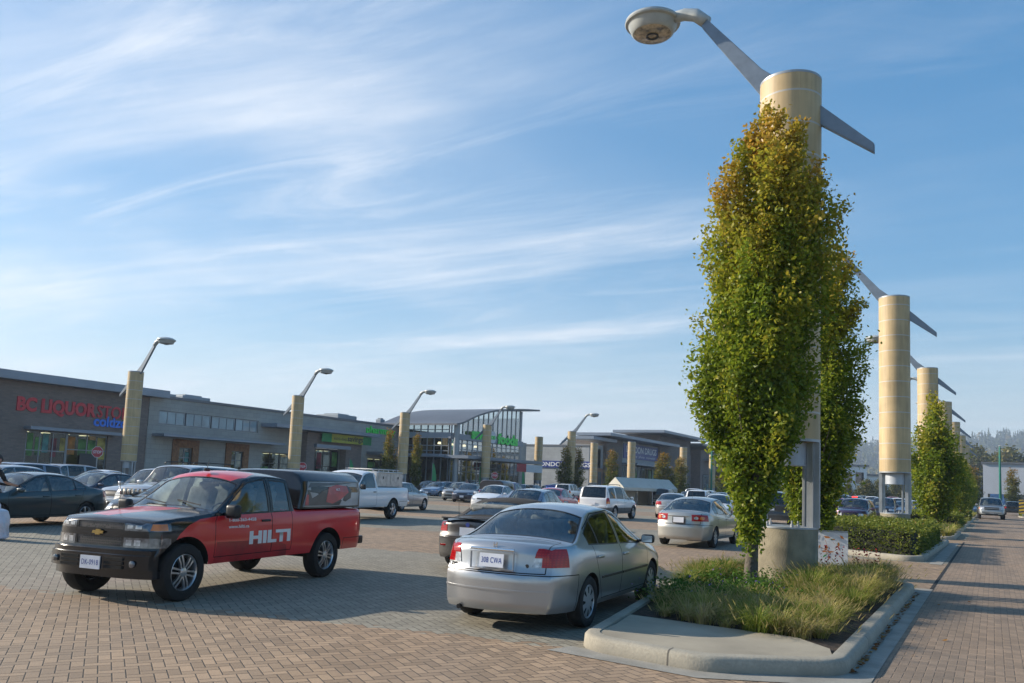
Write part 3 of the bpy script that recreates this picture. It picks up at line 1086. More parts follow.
def box_spec(L=4.4, W=1.80, H=1.72, wb=2.62, fo=.84, pm=None, hood=.98, cowl=1.10, beltz=1.02, rake=.22, nose_x=1.0, screen_x=(.98, .30), wr=.74, tail_top=None, **kw):
    """two-box car: hatch, wagon, sport utility or van"""
    axf, axr = wb / 2, -wb / 2
    xf = axf + fo; xr = xf - L
    w = W / 2
    s0, s1 = screen_x
    top = [(xf, hood - .22), (xf - .05, hood - .13), (xf - .16, hood - .08), ((xf + s0) / 2, (hood - .06 + cowl) / 2), (s0 + .05, cowl - .02), (s0, cowl), (s0 * .5 + s1 * .5, (cowl + H - .06) / 2 + .02), (s1 + .02, H - .065), (s1 - .12, H - .025),
           (s1 - .8, H), (xr + rake + .55, H - .015), (xr + rake + .12, H - .05), (xr + rake, H - .10), (xr + .06, beltz + .10), (xr + .02, beltz + .05), (xr, beltz + .03)]
    belt = [(xf, hood - .28), (xf - .2, hood - .17), (s0, beltz - .05), (0, beltz), (xr + .3, beltz + .02), (xr, beltz)]
    plan = [(xf, w * .82), (xf - .22, w * .93), (1.3, w * .99), (0, w), (-1.3, w * .99), (xr + .22, w * .955), (xr, w * .88)]
    xb = -.02
    sp = dict(L=L, W=W, xf=xf, xr=xr, axf=axf, axr=axr, rw=.345, ra=.395, sill=.30, top=top, belt=belt, plan=plan, wr=w * wr, paint=pm or P['silver'],
              screen=(s0 - .03, s1 + .05), doors=[[(s0 + .02, .40), (s0 + .04, beltz - .1), (s0 - .04, None), (s1, None), (xb, None), (xb - .02, .40)],
                                                 [(xb - .025, .40), (xb - .005, None), (xb - .7, None), (axr + .18, None), (axr + .22, beltz - .1), (axr + .36, .72), (axr + .46, .40)]],
              windows=[(s0 - .16, xb + .04, 0), (xb - .06, axr + .26, 1), (axr + .10, xr + rake * .6 + .22, None)],
              back_glass=(w * .70, beltz + .07, H - .12), hood=(s0 + .06, xf - .10), seats=[s1 - .22, axr + .35], cab=(xr + .3, s0 + .2),
              mirror=(s0 - .20, beltz + .02), mirror_size=(.11, .19, .16), handles=[(xb + .14, beltz - .13, 0), (axr + .34, beltz - .11, 1)],
              bump_f=hood - .36, bump_r=.62, ar=.10, af=.24, xtra=[s0, s0 + .05, s1, s0 - .03, xr + .03, xr + .06, xr + .1, xr + rake, xr + rake + .06], crown=.06,
              tail=[(0.15, .08), (.32, 0), (.62, 0), (.70, .035), (2.0, .035)], wheel='alloy5', tw=.22, trunk_name='tailgate', rear_glass=M['glass_dark'])
    sp['side_glass'] = {1: M['glass_dark'], 2: M['glass_dark']}
    sp['trunk'] = lambda B: [(B.boxpl(x=(None, xr + .42), y=(-w * .80, w * .80), z=(.66, H - .07)), lambda f, c: f.normal.x < -.25)]
    sp.update(kw)
    return sp


def lamps_box(sp, tl_y=.70, tl_z=(.80, 1.12), hl_z=(.68, .84), hl_in=.46, amber=True, grille=(.66, .86), slats=0, tall=False):
    xf, xr = sp['xf'], sp['xr']

    def pieces(B):
        o = []
        for sg in (1, -1):
            zc = tl_z[0] + (tl_z[1] - tl_z[0]) * .36
            sel = lambda f, c, sg=sg: c.y * sg > 0 and f.normal.z < .8
            yr = (tl_y, None) if sg > 0 else (None, -tl_y)
            o.append(('tl%d' % sg, B.boxpl((None, xr + .26), yr, (zc if amber else tl_z[0], tl_z[1])), sel, 'tail_light', M['red_lens'], .008))
            if amber: o.append(('al%d' % sg, B.boxpl((None, xr + .26), yr, (tl_z[0], zc)), sel, 'signal_light', M['amber_lens'], .008))
            yh = (hl_in, None) if sg > 0 else (None, -hl_in)
            o.append(('hl%d' % sg, B.boxpl((xf - .42, None), yh, hl_z), sel, 'headlight', M['clear_lens'], .004))
            o.append(('sl%d' % sg, B.boxpl((xf - .44, xf - .36), yh, (hl_z[0] + .01, hl_z[1] - .02)), lambda f, c, sg=sg: c.y * sg > 0 and f.normal.y * sg > .3, 'signal_light', M['amber_lens'], .006))
        o.append(('gr', B.boxpl((xf - .4, None), (-hl_in + .05, hl_in - .05), grille), lambda f, c: f.normal.x > .3, 'grille', M['trim'], -.01))
        o.append(('gr2', B.boxpl((xf - .4, None), (-.45, .45), (.36, .48)), lambda f, c: f.normal.x > .3, 'lower_grille', M['trim'], -.012))
        return o
    return pieces


def rails(zoff=.0, x0=.1, x1=-1.5, yf=.8, mt='trim', more=None):
    """roof rails"""
    def f(root, B, objs, pm):
        for sg in (1, -1):
            q = MB()
            pts = []
            for x in np.linspace(x0, x1, 9):
                we, ze = B.edge(x); pts.append((x, sg * float(we) * yf, float(B.zt(x)) + .045 + zoff))
            pts = [(x0 + .06, pts[0][1], pts[0][2] - .06)] + pts + [(x1 - .06, pts[-1][1], pts[-1][2] - .07)]
            q.tube(pts, .018, 6)
            q.build('roof_rail', [M[mt]], root, smooth=True)
        if more: more(root, B, objs, pm)
    return f


hatch = box_spec(L=4.28, W=1.74, H=1.47, wb=2.60, fo=.86, pm=P['bluegrey'], hood=.90, cowl=.985, beltz=.93, rake=.62, screen_x=(1.02, .26), wr=.70,
                 rw=.31, ra=.35, sill=.21, doors=None)
hatch['doors'] = [[(1.02, .30), (1.04, .80), (.96, None), (.2, None), (-.14, None), (-.16, .30)], [(-.165, .30), (-.145, None), (-.8, None), (-1.14, None), (-1.12, .85), (-1.0, .58), (-.86, .30)]]
hatch['windows'] = [(.90, -.10, 0), (-.20, -.98, 1), (-1.02, -1.45, None)]
hatch['back_glass'] = (.56, 1.02, 1.385); hatch['bump_r'] = .58; hatch['rear_glass'] = M['glass']; hatch['side_glass'] = {}
hatch['handles'] = [(.0, .80, 0), (-.98, .82, 1)]; hatch['mirror'] = (.80, .93); hatch['mirror_size'] = (.11, .17, .125)
hatch['seats'] = [.05, -.85]
hatch['pieces'] = lamps_box(hatch, tl_y=.62, tl_z=(.74, .98), hl_z=(.61, .76), hl_in=.44, amber=False, grille=(.62, .72))

suv = box_spec(L=4.40, W=1.80, H=1.71, pm=P['white'], wheel='alloy5', plate_r=(-2.255, .84, None), wrapmats=[M['cladding']])
suv['plate_r'] = (suv['xr'] - .002, .80, None)
suv['pieces'] = lamps_box(suv, tl_y=.72, tl_z=(.80, 1.08))
suv['wraps'] = lambda B, pm: B.cut(1, B.boxpl(z=(None, .60)), frm=None, filt=lambda f, c: True)
suv['extra'] = rails(mt='trim')

small_suv = box_spec(L=4.50, W=1.79, H=1.66, wb=2.62, fo=.86, pm=P['charcoal'], rake=.30, wheel='alloy5')
small_suv['pieces'] = lamps_box(small_suv, tl_y=.70, tl_z=(.80, 1.10), amber=False)

jeep = box_spec(L=4.75, W=1.86, H=1.72, wb=2.78, fo=.82, pm=P['silver'], hood=1.12, cowl=1.16, beltz=1.08, rake=.28, screen_x=(.98, .48), wheel='alloy5')
jeep['pieces'] = lamps_box(jeep, tl_y=.70, tl_z=(.85, 1.15), hl_z=(.80, .98), hl_in=.52, grille=(.80, .98))


def jeep_more(root, B, objs, pm):
    q = MB()
    for k in range(6): add_rounded(q, B.xf - .055, -.375 + .15 * k, .885, .06, .055, .18, r=.02)
    q.build('grille_bars', [M['chrome']], root, smooth=True)


jeep['extra'] = rails(zoff=.03, x0=.2, x1=-1.7, more=jeep_more)

tahoe = box_spec(L=5.15, W=2.00, H=1.88, wb=2.95, fo=.98, pm=P['pewter'], hood=1.16, cowl=1.24, beltz=1.16, rake=.2, screen_x=(.98, .42), wheel='alloy6', rw=.38, ra=.44, sill=.42, plate_f=(2.462, .60, None))
tahoe['pieces'] = lamps_box(tahoe, tl_y=.80, tl_z=(.9, 1.3), hl_z=(.84, 1.03), hl_in=.58, grille=(.82, 1.03))
tahoe['extra'] = chrome_extra([('grille_bar', (tahoe['xf'] - .02, 0, .925, .05, 1.2, .05), P['pewter']), ('bumper_bar', (tahoe['xf'] - .01, 0, .62, .10, 1.5, .12), P['pewter'])])

van = box_spec(L=4.90, W=1.95, H=1.77, wb=2.95, fo=.92, pm=P['charcoal'], hood=1.0, cowl=1.10, beltz=1.04, rake=.26, screen_x=(1.32, .42), wr=.76, wheel='alloy5')
van['doors'] = [[(1.30, .40), (1.32, .9), (1.2, None), (.5, None), (.06, None), (.04, .40)], [(.03, .40), (.055, None), (-.6, None), (-1.08, None), (-1.06, .40)]]
van['windows'] = [(1.10, .10, 0), (0, -1.04, 1), (-1.14, -2.0, None)]
van['mirror'] = (.98, 1.06); van['handles'] = [(.2, .90, 0), (-.1, .90, 1)]; van['seats'] = [.3, -.7]
van['plate_r'] = (van['xr'] - .002, .86, None)
van['pieces'] = lamps_box(van, tl_y=.80, tl_z=(.86, 1.25), amber=False)

cruiser = box_spec(L=4.29, W=1.70, H=1.58, wb=2.62, fo=.83, pm=P['plum'], hood=1.02, cowl=1.10, beltz=1.0, rake=.40, screen_x=(.80, .24), wr=.68, rw=.32, ra=.36, sill=.24)
cruiser['plan'] = [(cruiser['xf'], .42), (cruiser['xf'] - .22, .58), (cruiser['xf'] - .5, .79), (1.3, .845), (0, .85), (-1.3, .845), (cruiser['xr'] + .22, .80), (cruiser['xr'], .72)]
cruiser['pieces'] = lamps_box(cruiser, tl_y=.62, tl_z=(.80, 1.05), hl_z=(.66, .80), hl_in=.40, amber=False, grille=(.45, .84))
cruiser['af'] = .34


# --- pickups
def pickup_spec(L=4.90, W=1.75, H=1.685, wb=3.24, fo=.60, ext=True, pm=None, up=0.0, **kw):
    axf, axr = wb / 2, -wb / 2
    xf = axf + fo; xr = xf - L
    w = W / 2
    sc = H / 1.685
    s0, s1 = (1.05, .43) if ext else (1.05, .42)
    ce = -.68 if ext else -.42                                       # back of the cab
    rail = 1.135 * sc
    top = [(xf, 1.0 * sc), (xf - .05, 1.035 * sc), (xf - .16, 1.058 * sc), (1.65, 1.105 * sc), (s0 + .06, 1.155 * sc), (s0, 1.175 * sc), ((s0 + s1) / 2, 1.40 * sc), (s1, 1.60 * sc), (s1 - .13, 1.65 * sc), (s1 - .5, H), (ce + .12, H - .015), (ce + .02, H - .04),
           (ce - .045, rail + .03), (ce - .07, rail), (xr + .05, rail), (xr, rail - .01)]
    belt = [(xf, .92 * sc), (xf - .2, .985 * sc), (1.5, 1.03 * sc), (s0, 1.07 * sc), (0, 1.08 * sc), (ce, 1.085 * sc), (xr, 1.085 * sc)]
    plan = [(xf, w * .84), (xf - .2, w * .94), (1.4, w * .99), (0, w * .985), (-1.4, w), (xr + .1, w * .99), (xr, w * .97)]
    sp = dict(L=L, W=W, xf=xf, xr=xr, axf=axf, axr=axr, rw=.365, ra=.455, sill=.43, top=top, belt=belt, plan=plan, wr=w * .76, paint=pm or P['white'],
              screen=(s0 - .02, s1 + .04), pillar=.055, hood=(s0 + .08, xf - .13), seats=[s1 - .30] + ([ce + .32] if ext else []), cab=(ce + .05, s0 + .2),
              mirror=(s0 - .16, 1.10 * sc), mirror_size=(.12, .20, .19), bump_f=.64 * sc, bump_r=.62 * sc, af=.16, ar=.03, pw=4,
              nose=[(.2, -.10), (.34, .05), (.60, .06), (.66, 0), (.97, -.015), (1.2, -.05)], tail=[(.2, .1), (.45, 0), (1.3, 0)],
              xtra=[s0, s0 + .06, s1, ce + .04, ce + .02, ce, ce - .02, ce - .045, ce - .06, ce - .08], wheel='alloy6', rim=.235, tw=.235, crown=.07,
              side=[(0, .955), (.15, .985), (.4, 1.0), (.75, .995), (.92, .98), (1, .955)], whi=.055, handle_mat=M['trim'], mirror_mat=M['trim'])
    if ext:
        sp['doors'] = [[(s0 + .04, .52), (s0 + .05, 1.0), (s0 - .04, None), (s1, None), (-.12, None), (-.14, .52)], [(-.145, .52), (-.125, None), (-.45, None), (ce + .055, None), (ce + .05, .90), (ce + .05, .60), (ce + .06, .52)]]
        sp['windows'] = [(s0 - .12, -.07, 0), (-.19, ce + .10, 1)]
        sp['handles'] = [(.02, .98, 0)]
    else:
        sp['doors'] = [[(s0 + .04, .54), (s0 + .05, 1.05), (s0 - .04, None), (s1, None), (ce + .10, None), (ce + .09, .54)]]
        sp['windows'] = [(s0 - .12, ce + .16, 0)]
        sp['handles'] = [(ce + .26, 1.08, 0)]
    sp.update(kw)
    return sp


def ra_(sp): return sp['ra']


def pickup_pieces(sp, front='stacked'):
    xf, xr = sp['xf'], sp['xr']
    k = sp['top'][9][1] / 1.685

    def pieces(B):
        o = []
        for sg in (1, -1):
            sel = lambda f, c, sg=sg: c.y * sg > 0 and f.normal.z < .8
            yb = (B.W - .17, None) if sg > 0 else (None, -B.W + .17)
            o.append(('tl%d' % sg, B.boxpl((None, xr + .05), yb, (.72 * k, 1.05 * k)), sel, 'tail_light', M['red_lens'], .008))
            yh = (.40, None) if sg > 0 else (None, -.40)
            ym = (.72, None) if sg > 0 else (None, -.72)
            for j, (z0, z1) in enumerate(((.895, .990), (.69, .81)) if front == 'stacked' else ((.72, .90),)):
                o.append(('hl%d%d' % (sg, j), B.boxpl((xf - .34, None), yh, (z0 * k, z1 * k)), sel, 'headlight', M['lamp_dark'], .004))
                for q, yc in enumerate((.475, .59)):
                    o.append(('bulb%d%d%d' % (sg, j, q), B.boxpl((xf - .3, None), (sg * yc - .04, sg * yc + .04), (z0 * k + .026, z1 * k - .026)), lambda f, c: f.normal.x > .2, 'lamp_bulb', M['clear_lens'], .006))
                o.append(('am%d%d' % (sg, j), B.boxpl((xf - .29, None), ym, (z0 * k + .008, z1 * k - .008)), sel, 'signal_light', M['amber_lens'] if j == 0 else M['lamp_dark'], .006))
        for j, (z0, z1) in enumerate(((.905, .985), (.70, .81)) if front == 'stacked' else ((.66, .90),)):
            o.append(('gr%d' % j, B.boxpl((xf - .4, None), (-.37, .37), (z0 * k, z1 * k)), lambda f, c: f.normal.x > .3, 'grille', M['grille'], -.008))
        return o
    return pieces


def grille_mat():
    m, nt, p = new_mat('honeycomb_grille')
    tc = N(nt, 'ShaderNodeTexCoord')
    v = N(nt, 'ShaderNodeTexVoronoi', feature='DISTANCE_TO_EDGE', ins={'Scale': 34.0, 'Randomness': .35})
    nt.links.new(tc.outputs['Object'], v.inputs['Vector'])
    r = N(nt, 'ShaderNodeMapRange', ins={'From Min': .10, 'From Max': .14})
    nt.links.new(v.outputs['Distance'], r.inputs[0])
    c = mix_col(nt, r.outputs[0], (.075, .062, .058), (.006, .006, .006))
    nt.links.new(c, p.inputs['Base Color'])
    p.inputs['Roughness'].default_value = .4
    return m


M['grille'] = grille_mat()
M['gold'] = mat('gold_badge', (0.42, 0.30, 0.11), .3, .8, var=.08)
M['wrap_white'] = mat('wrap_lettering', (0.72, 0.70, 0.70), .4, var=.03)
M['wrap_grey'] = mat('wrap_pale_grey', (0.42, 0.42, 0.43), .35, var=.22, scale=2.2, coat=.6)
M['wrap_dark'] = mat('wrap_dark_grey', (0.030, 0.030, 0.034), .35, var=.3, scale=6, coat=.6)
M['wrap_maroon'] = mat('wrap_maroon', (0.24, 0.010, 0.014), .35, var=.5, scale=4, coat=.6, col2=(0.50, .016, .02))
M['tool_red'] = mat('wrap_tool_red', (0.45, 0.03, 0.04), .35, var=.15, scale=5, coat=.6)


def side_decal(name, me, x0, z0, B, sg, mats, parent, height=None, off=.0035, yfun=None):
    """flat art in xy laid on the flank: art x runs towards the tail on the left side"""
    bm = bmesh.new(); bm.from_mesh(me)
    bmesh.ops.triangulate(bm, faces=bm.faces)
    bmesh.ops.subdivide_edges(bm, edges=[e for e in bm.edges if e.calc_length() > .12], cuts=1)
    bmesh.ops.triangulate(bm, faces=bm.faces)
    for v in bm.verts:
        x = x0 - v.co.x * sg; z = z0 + v.co.y; d = v.co.z
        y = (float(B.yside(x, z)) if yfun is None else yfun(x, z)) + off + d
        v.co = (x, sg * y, z)
    bmesh.ops.recalc_face_normals(bm, faces=bm.faces)
    bm.to_mesh(me); bm.free()
    me.materials.clear()
    return link_mesh(name, me, mats, parent)


def poly_me(polys):
    m = MB()
    for pts, z in polys: m.add([(a, b, z) for a, b in pts], [tuple(range(len(pts)))])
    return m.mesh('art')


work = pickup_spec(pm=P['black'], bumper_mat=P['black'], plate_f=None, wrapmats=[P['truck_red'], M['wrap_maroon']], steer=0.0)
work['pieces'] = pickup_pieces(work)


def work_wraps(B, pm):
    parts = ('body', 'door0', 'door1', 'door01', 'door0-1', 'door11', 'door1-1', 'rbump', 'hood')
    for sg in (1, -1):
        fl = B.sidef(sg, .25)
        # the red field: a sweep that starts over the front wheel and runs back to the tail
        pts = [(1.84, .72), (1.75, .85), (1.60, .96), (1.38, 1.035), (1.05, 1.065), (-.2, 1.085), (-2.7, 1.14), (-2.7, .3), (1.0, .3), (1.4, .45)]
        B.cut(1, B.planes_xz(pts), frm=parts, filt=fl)
        # darker sketch along the sill of the doors
        B.cut(2, B.planes_xz([(1.06, .72), (.80, .62), (.4, .64), (-.1, .70), (-.50, .60), (-.56, .40), (1.08, .40)]), frm=parts, filt=fl)
    B.cut(1, B.boxpl(x=(None, -.70)), frm=parts, filt=lambda f, c: True)
    B.cut(1, B.planes_xy([(2.05, -.05), (1.98, -.40), (1.1, -.55), (1.1, .30), (1.6, .12)]), frm=('hood',), filt=lambda f, c: f.normal.z > .4)
    B.cut(1, B.planes_xy([(.62, -.55), (.62, .42), (.25, .62), (-.10, .50), (-.10, -.60)]), frm=('body',), filt=lambda f, c: f.normal.z > .5 and c.z > 1.4)


work['wraps'] = work_wraps


def canopy(root, B, pm, mats, glass=None, x0=-.79, z1=1.74, wtop=.60):
    """moulded shell over the load bed"""
    xr = B.xr; zb = 1.137; w0 = B.W - .045
    sec = [(w0, zb), (w0 - .012, zb + .28), (w0 - .05, zb + .44), (wtop + .06, z1 - .055), (wtop - .06, z1 - .012), (.3, z1), (0, z1 + .005)]
    sec = sec + [(-y, z) for y, z in sec[-2::-1]]
    m = MB(); n = len(sec)
    xs = [x0 - .02, x0 - .06, x0 - .14, xr + .10, xr + .05, xr + .02]
    ins = [.06, .02, 0, 0, .015, .05]
    vs = []
    for x, i in zip(xs, ins):
        for y, z in sec:
            zz = z - i * ((z - zb) / (z1 - zb)) * 1.0
            lean = (z - zb) * (.28 if x > -1.3 else -.06)
            vs.append((x - lean * (1 if x > -1.3 else -1) * (1 if x > -1.3 else 1), y * (1 - i * .5), zz))
    fs = []
    for i in range(len(xs) - 1):
        for k in range(n - 1): fs.append((i * n + k, i * n + k + 1, (i + 1) * n + k + 1, (i + 1) * n + k))
    fs.append(tuple(range(n))); fs.append(tuple((len(xs) - 1) * n + k for k in range(n)))
    m.add(vs, fs)
    return m.build('canopy', mats, root, auto=rad(28)), w0, zb


def work_extra(root, B, objs, pm):
    xf, xr = B.xf, B.xr
    can, w0, zb = canopy(root, B, pm, [P['black']])
    yf = lambda x, z: w0 - .012 * min(1, (z - zb) / .28) - max(0, (z - zb - .28) * .24)
    for sg in (1, -1):
        # picture panel of a red power tool on a grey ground
        pan = poly_me([([(.14, .03), (1.76, .03), (1.80, .22), (1.77, .425), (.30, .425), (.21, .2)], 0)]) if sg > 0 else poly_me([([(-.14, .03), (-1.76, .03), (-1.80, .22), (-1.77, .425), (-.30, .425), (-.21, .2)], 0)])
        side_decal('picture_panel', pan, x_c(B), zb, B, sg, [M['wrap_grey']], can, off=.004, yfun=yf)
        k = 1 if sg > 0 else -1
        sh = lambda pts: [(k * (.12 + (a - .2) * 1.42), b) for a, b in pts]
        dark = poly_me([(sh([(.23, .04), (.95, .04), (1.00, .12), (.80, .34), (.60, .28), (.46, .20), (.38, .16), (.32, .30), (.29, .25)]), 0), (sh([(1.08, .10), (1.20, .16), (1.22, .30), (1.12, .38), (1.02, .12)]), .001),
                        (sh([(.30, .33), (.37, .41), (1.28, .417), (.9, .38), (.6, .36)]), 0)])
        side_decal('picture_shade', dark, x_c(B), zb, B, sg, [M['wrap_dark']], can, off=.0065, yfun=yf)
        for nm_, pts_ in (('picture_tool', [(.66, .10), (.80, .07), (1.00, .15), (1.15, .26), (1.12, .36), (.90, .385), (.72, .34), (.68, .2)]), ('picture_edge', [(.24, .05), (.31, .05), (.31, .21), (.27, .23)])):
            side_decal(nm_, poly_me([(sh(pts_), 0)]), x_c(B), zb, B, sg, [M['tool_red']], can, off=.009, yfun=yf)
        t = text_mesh('HILTI', .055, bold=.002)
        t.transform(Matrix.Translation((k * 1.13, .285, 0)))
        side_decal('lettering', t, x_c(B), zb, B, sg, [M['wrap_white']], can, off=.0115, yfun=yf)
        # pale rim of the panel and the seam down its front edge
        q = MB()
        for a, b in (((.135, .02), (.205, .2)), ((.205, .2), (.295, .43)), ((1.765, .03), (1.805, .22)), ((1.805, .22), (1.775, .43))):
            pa = Vector((x_c(B) - a[0], sg * (yf(0, zb + a[1]) + .006), zb + a[1])); pb = Vector((x_c(B) - b[0], sg * (yf(0, zb + b[1]) + .006), zb + b[1]))
            q.bar(pa, pb, .012, .012)
        q.build('panel_rim', [M['wrap_grey']], can)
        # flank lettering
        t = text_mesh('HILTI', .235, bold=.013, spacing=1.04)
        xs = [v.co.x for v in t.vertices]; t.transform(Matrix.Diagonal((.97 / (max(xs) - min(xs)), 1, 1, 1)))
        side_decal('lettering', t, -.10, .665, B, sg, [M['wrap_white']], root)
        for txt, z, wd in (('1-800-363-4458', .985, .58), ('www.hilti.ca', .895, .44)):
            t = text_mesh(txt, .062, bold=.0015, align='LEFT' if sg > 0 else 'RIGHT')
            xs = [v.co.x for v in t.vertices]; t.transform(Matrix.Diagonal((wd / (max(xs) - min(xs)), 1, 1, 1)))
            side_decal('lettering', t, .84, z, B, sg, [M['wrap_white']], root)
    # bow-tie badge on the bar between the grilles
    q = MB()
    bow = [(-.105, .022), (-.045, .022), (-.04, .042), (.05, .042), (.055, .022), (.115, .022), (.10, -.022), (.045, -.022), (.04, -.042), (-.05, -.042), (-.055, -.022), (-.12, -.022)]
    Mx = Matrix(((0, 0, 1, xf + .01), (1, 0, 0, 0), (0, 1, 0, .858), (0, 0, 0, 1)))
    q.prism([(a * .8, b * .8) for a, b in bow], 0, .014, 0, Mx)
    q.build('badge', [M['gold']], root)
    # front bumper bar with plate and fog lamps
    q = MB()
    n = 16
    for z0, z1, d in ((.60, .66, .0), (.42, .60, .03), (.31, .42, -.05)):
        vs = []
        for i in range(n + 1):
            y = -.80 + 1.6 * i / n
            xx = xf + .055 + d - .16 * abs(y / .86) ** 4
            vs += [(xx, y, z0), (xx, y, z1), (xx - .16, y, z0), (xx - .16, y, z1)]
        fs = []
        for i in range(n):
            a, b = i * 4, i * 4 + 4
            fs += [(a, b, b + 1, a + 1), (a + 1, b + 1, b + 3, a + 3), (a, a + 2, b + 2, b)]
        fs += [(0, 1, 3, 2), (n * 4, n * 4 + 2, n * 4 + 3, n * 4 + 1)]
        q.add(vs, fs)
    fb = objs.get('fbump') or root
    q.build('bumper_bar', [P['black']], fb, auto=rad(35))
    for y0, y1 in ((-.50, -.21), (.21, .50)):
        q = MB()
        for i_ in range(3): q.box(xf + .084 - .16 * abs(max(abs(y0), abs(y1)) / .86) ** 4, xf + .091, y0, y1, .435 + i_ * .05, .47 + i_ * .05)
        q.build('bumper_slots', [M['gap']], fb)
    for sg in (1, -1):
        q = MB(); q.lathe([(.001, .004), (.038, .003), (.042, 0), (.042, -.02)], 18, 0, Matrix.Translation((xf + .068, sg * .63, .50)) @ Matrix.Rotation(PI / 2, 4, 'Y'))
        q.build('fog_lamp', [M['lamp_dark']], fb, smooth=True)
    p = MB(); p.box(-.006, .006, -.16, .16, -.08, .08)
    po = p.build('licence_plate', [M['plate']], root); po.data.transform(Matrix.Translation((xf + .098, 0, .49)))
    R = Matrix(((0, 0, 1, .008), (1, 0, 0, 0), (0, 1, 0, -.03), (0, 0, 0, 1)))
    text_obj('lettering', 'DK-0918', .092, Matrix.Translation((xf + .098, 0, .49)) @ R, [M['plate_blue']], po, bold=.0008, width=.27, spacing=1.1)
    # rear step bumper, running board shade, aerial
    q = MB(); add_rounded(q, xr - .07, 0, .56, .16, 1.66, .14, r=.03); q.build('step_bumper', [M['trim']], root, smooth=True)
    q = MB(); q.tube([(1.25, -.70, 1.09), (1.27, -.71, 1.75)], [.005, .0025], 6); q.build('aerial', [M['trim']], root)
    q = MB(); add_rounded(q, .36, 0, 1.69, .10, .05, .05, r=.02); q.tube([(.36, 0, 1.69), (.33, 0, 1.84)], [.006, .003], 6); q.build('roof_aerial', [M['trim']], root)


def x_c(B): return -.79


work['extra'] = work_extra

bluetruck = pickup_spec(L=5.0, W=1.78, pm=P['royal'])
bluetruck['pieces'] = pickup_pieces(bluetruck, 'single')
M['shell_grey'] = mat('canopy_shell', (0.045, 0.045, 0.055), .35, var=.08, coat=.5)


def blue_extra(root, B, objs, pm):
    can, w0, zb = canopy(root, B, pm, [M['shell_grey']])
    yf = lambda x, z: w0 - .012 * min(1, (z - zb) / .28) - max(0, (z - zb - .28) * .24)
    for sg in (1, -1):
        pan = poly_me([([(sg * .42, .10), (sg * 1.22, .10), (sg * 1.24, .40), (sg * .48, .40)], 0)])
        side_decal('window', pan, -.79, zb, B, sg, [M['glass_dark']], can, off=.006, yfun=yf)
    q = MB(); q.add([(B.xr + .005, -.55, zb + .07), (B.xr + .005, .55, zb + .07), (B.xr + .03, .48, zb + .46), (B.xr + .03, -.48, zb + .46)], [(0, 1, 2, 3)])
    q.build('rear_window', [M['glass_dark']], can)


bluetruck['extra'] = blue_extra

utility = pickup_spec(L=5.60, W=2.0, H=1.90, wb=3.35, fo=.95, ext=False, pm=P['white'], wheel='alloy5', rw=.39, ra=.47, sill=.50, rim=.25, handle_mat=M['trim'])
utility['pieces'] = pickup_pieces(utility, 'single')


def utility_extra(root, B, objs, pm):
    xr = B.xr; zr = 1.135 * 1.90 / 1.685
    # aluminium tool canopy: bevelled box with lids, drip edge, hasps
    x0, x1 = -.60, xr + .25
    m = MB()
    add_rounded(m, (x0 + x1) / 2, 0, zr + .30, x0 - x1, 1.60, .60, r=.035)
    body = m.build('tool_canopy', [M['aluminium']], root, auto=rad(30))
    for sg in (1, -1):
        q = MB()
        for a, b in ((x0 - .08, (x0 + x1) / 2 + .02), ((x0 + x1) / 2 - .02, x1 + .08)):
            q.box(b, a, sg * .80, sg * .812, zr + .07, zr + .52)
        q.build('lid', [M['aluminium']], body)
        q = MB(); q.box(x1 - .02, x0 + .02, sg * .79, sg * .84, zr + .545, zr + .565); q.build('drip_edge', [M['chrome']], body)
        for xx in (x0 - .45, x1 + .45):
            q = MB(); add_rounded(q, xx, sg * .822, zr + .36, .05, .02, .10, r=.008); q.build('hasp', [M['trim']], body)
    q = MB()
    for sg in (1, -1):
        q.tube([(x0 + .1, sg * .6, zr + .68), (x1 - .0, sg * .6, zr + .68)], .022, 6)
    for x in np.linspace(x0 - .05, x1 + .1, 6):
        q.tube([(x, -.62, zr + .68), (x, .62, zr + .68)], .018, 6)
        for sg in (1, -1): q.tube([(x, sg * .6, zr + .58), (x, sg * .6, zr + .68)], .016, 6)
    q.build('roof_rack', [M['aluminium']], body)
    q = MB(); add_rounded(q, xr - .07, 0, .66, .16, 1.9, .16, r=.03); q.build('step_bumper', [M['chrome']], root, smooth=True)
    for sg in (1, -1):
        q = MB(); q.box(B.sp['axr'] - .52, B.sp['axr'] - .50, sg * .72, sg * .98, .32, .62); q.build('mud_flap', [M['rubber']], root)


utility['extra'] = utility_extra

KINDS = dict(civic=(civic, 'sedan'), corolla=(corolla, 'sedan'), family=(family, 'sedan'), coupe=(coupe_spec(), 'convertible'), hatch=(hatch, 'hatchback'), suv=(suv, 'SUV'), small_suv=(small_suv, 'SUV'),
             jeep=(jeep, 'SUV'), tahoe=(tahoe, 'SUV'), van=(van, 'minivan'), cruiser=(cruiser, 'hatchback'), work=(work, 'pickup'), bluetruck=(bluetruck, 'pickup'), utility=(utility, 'pickup'))
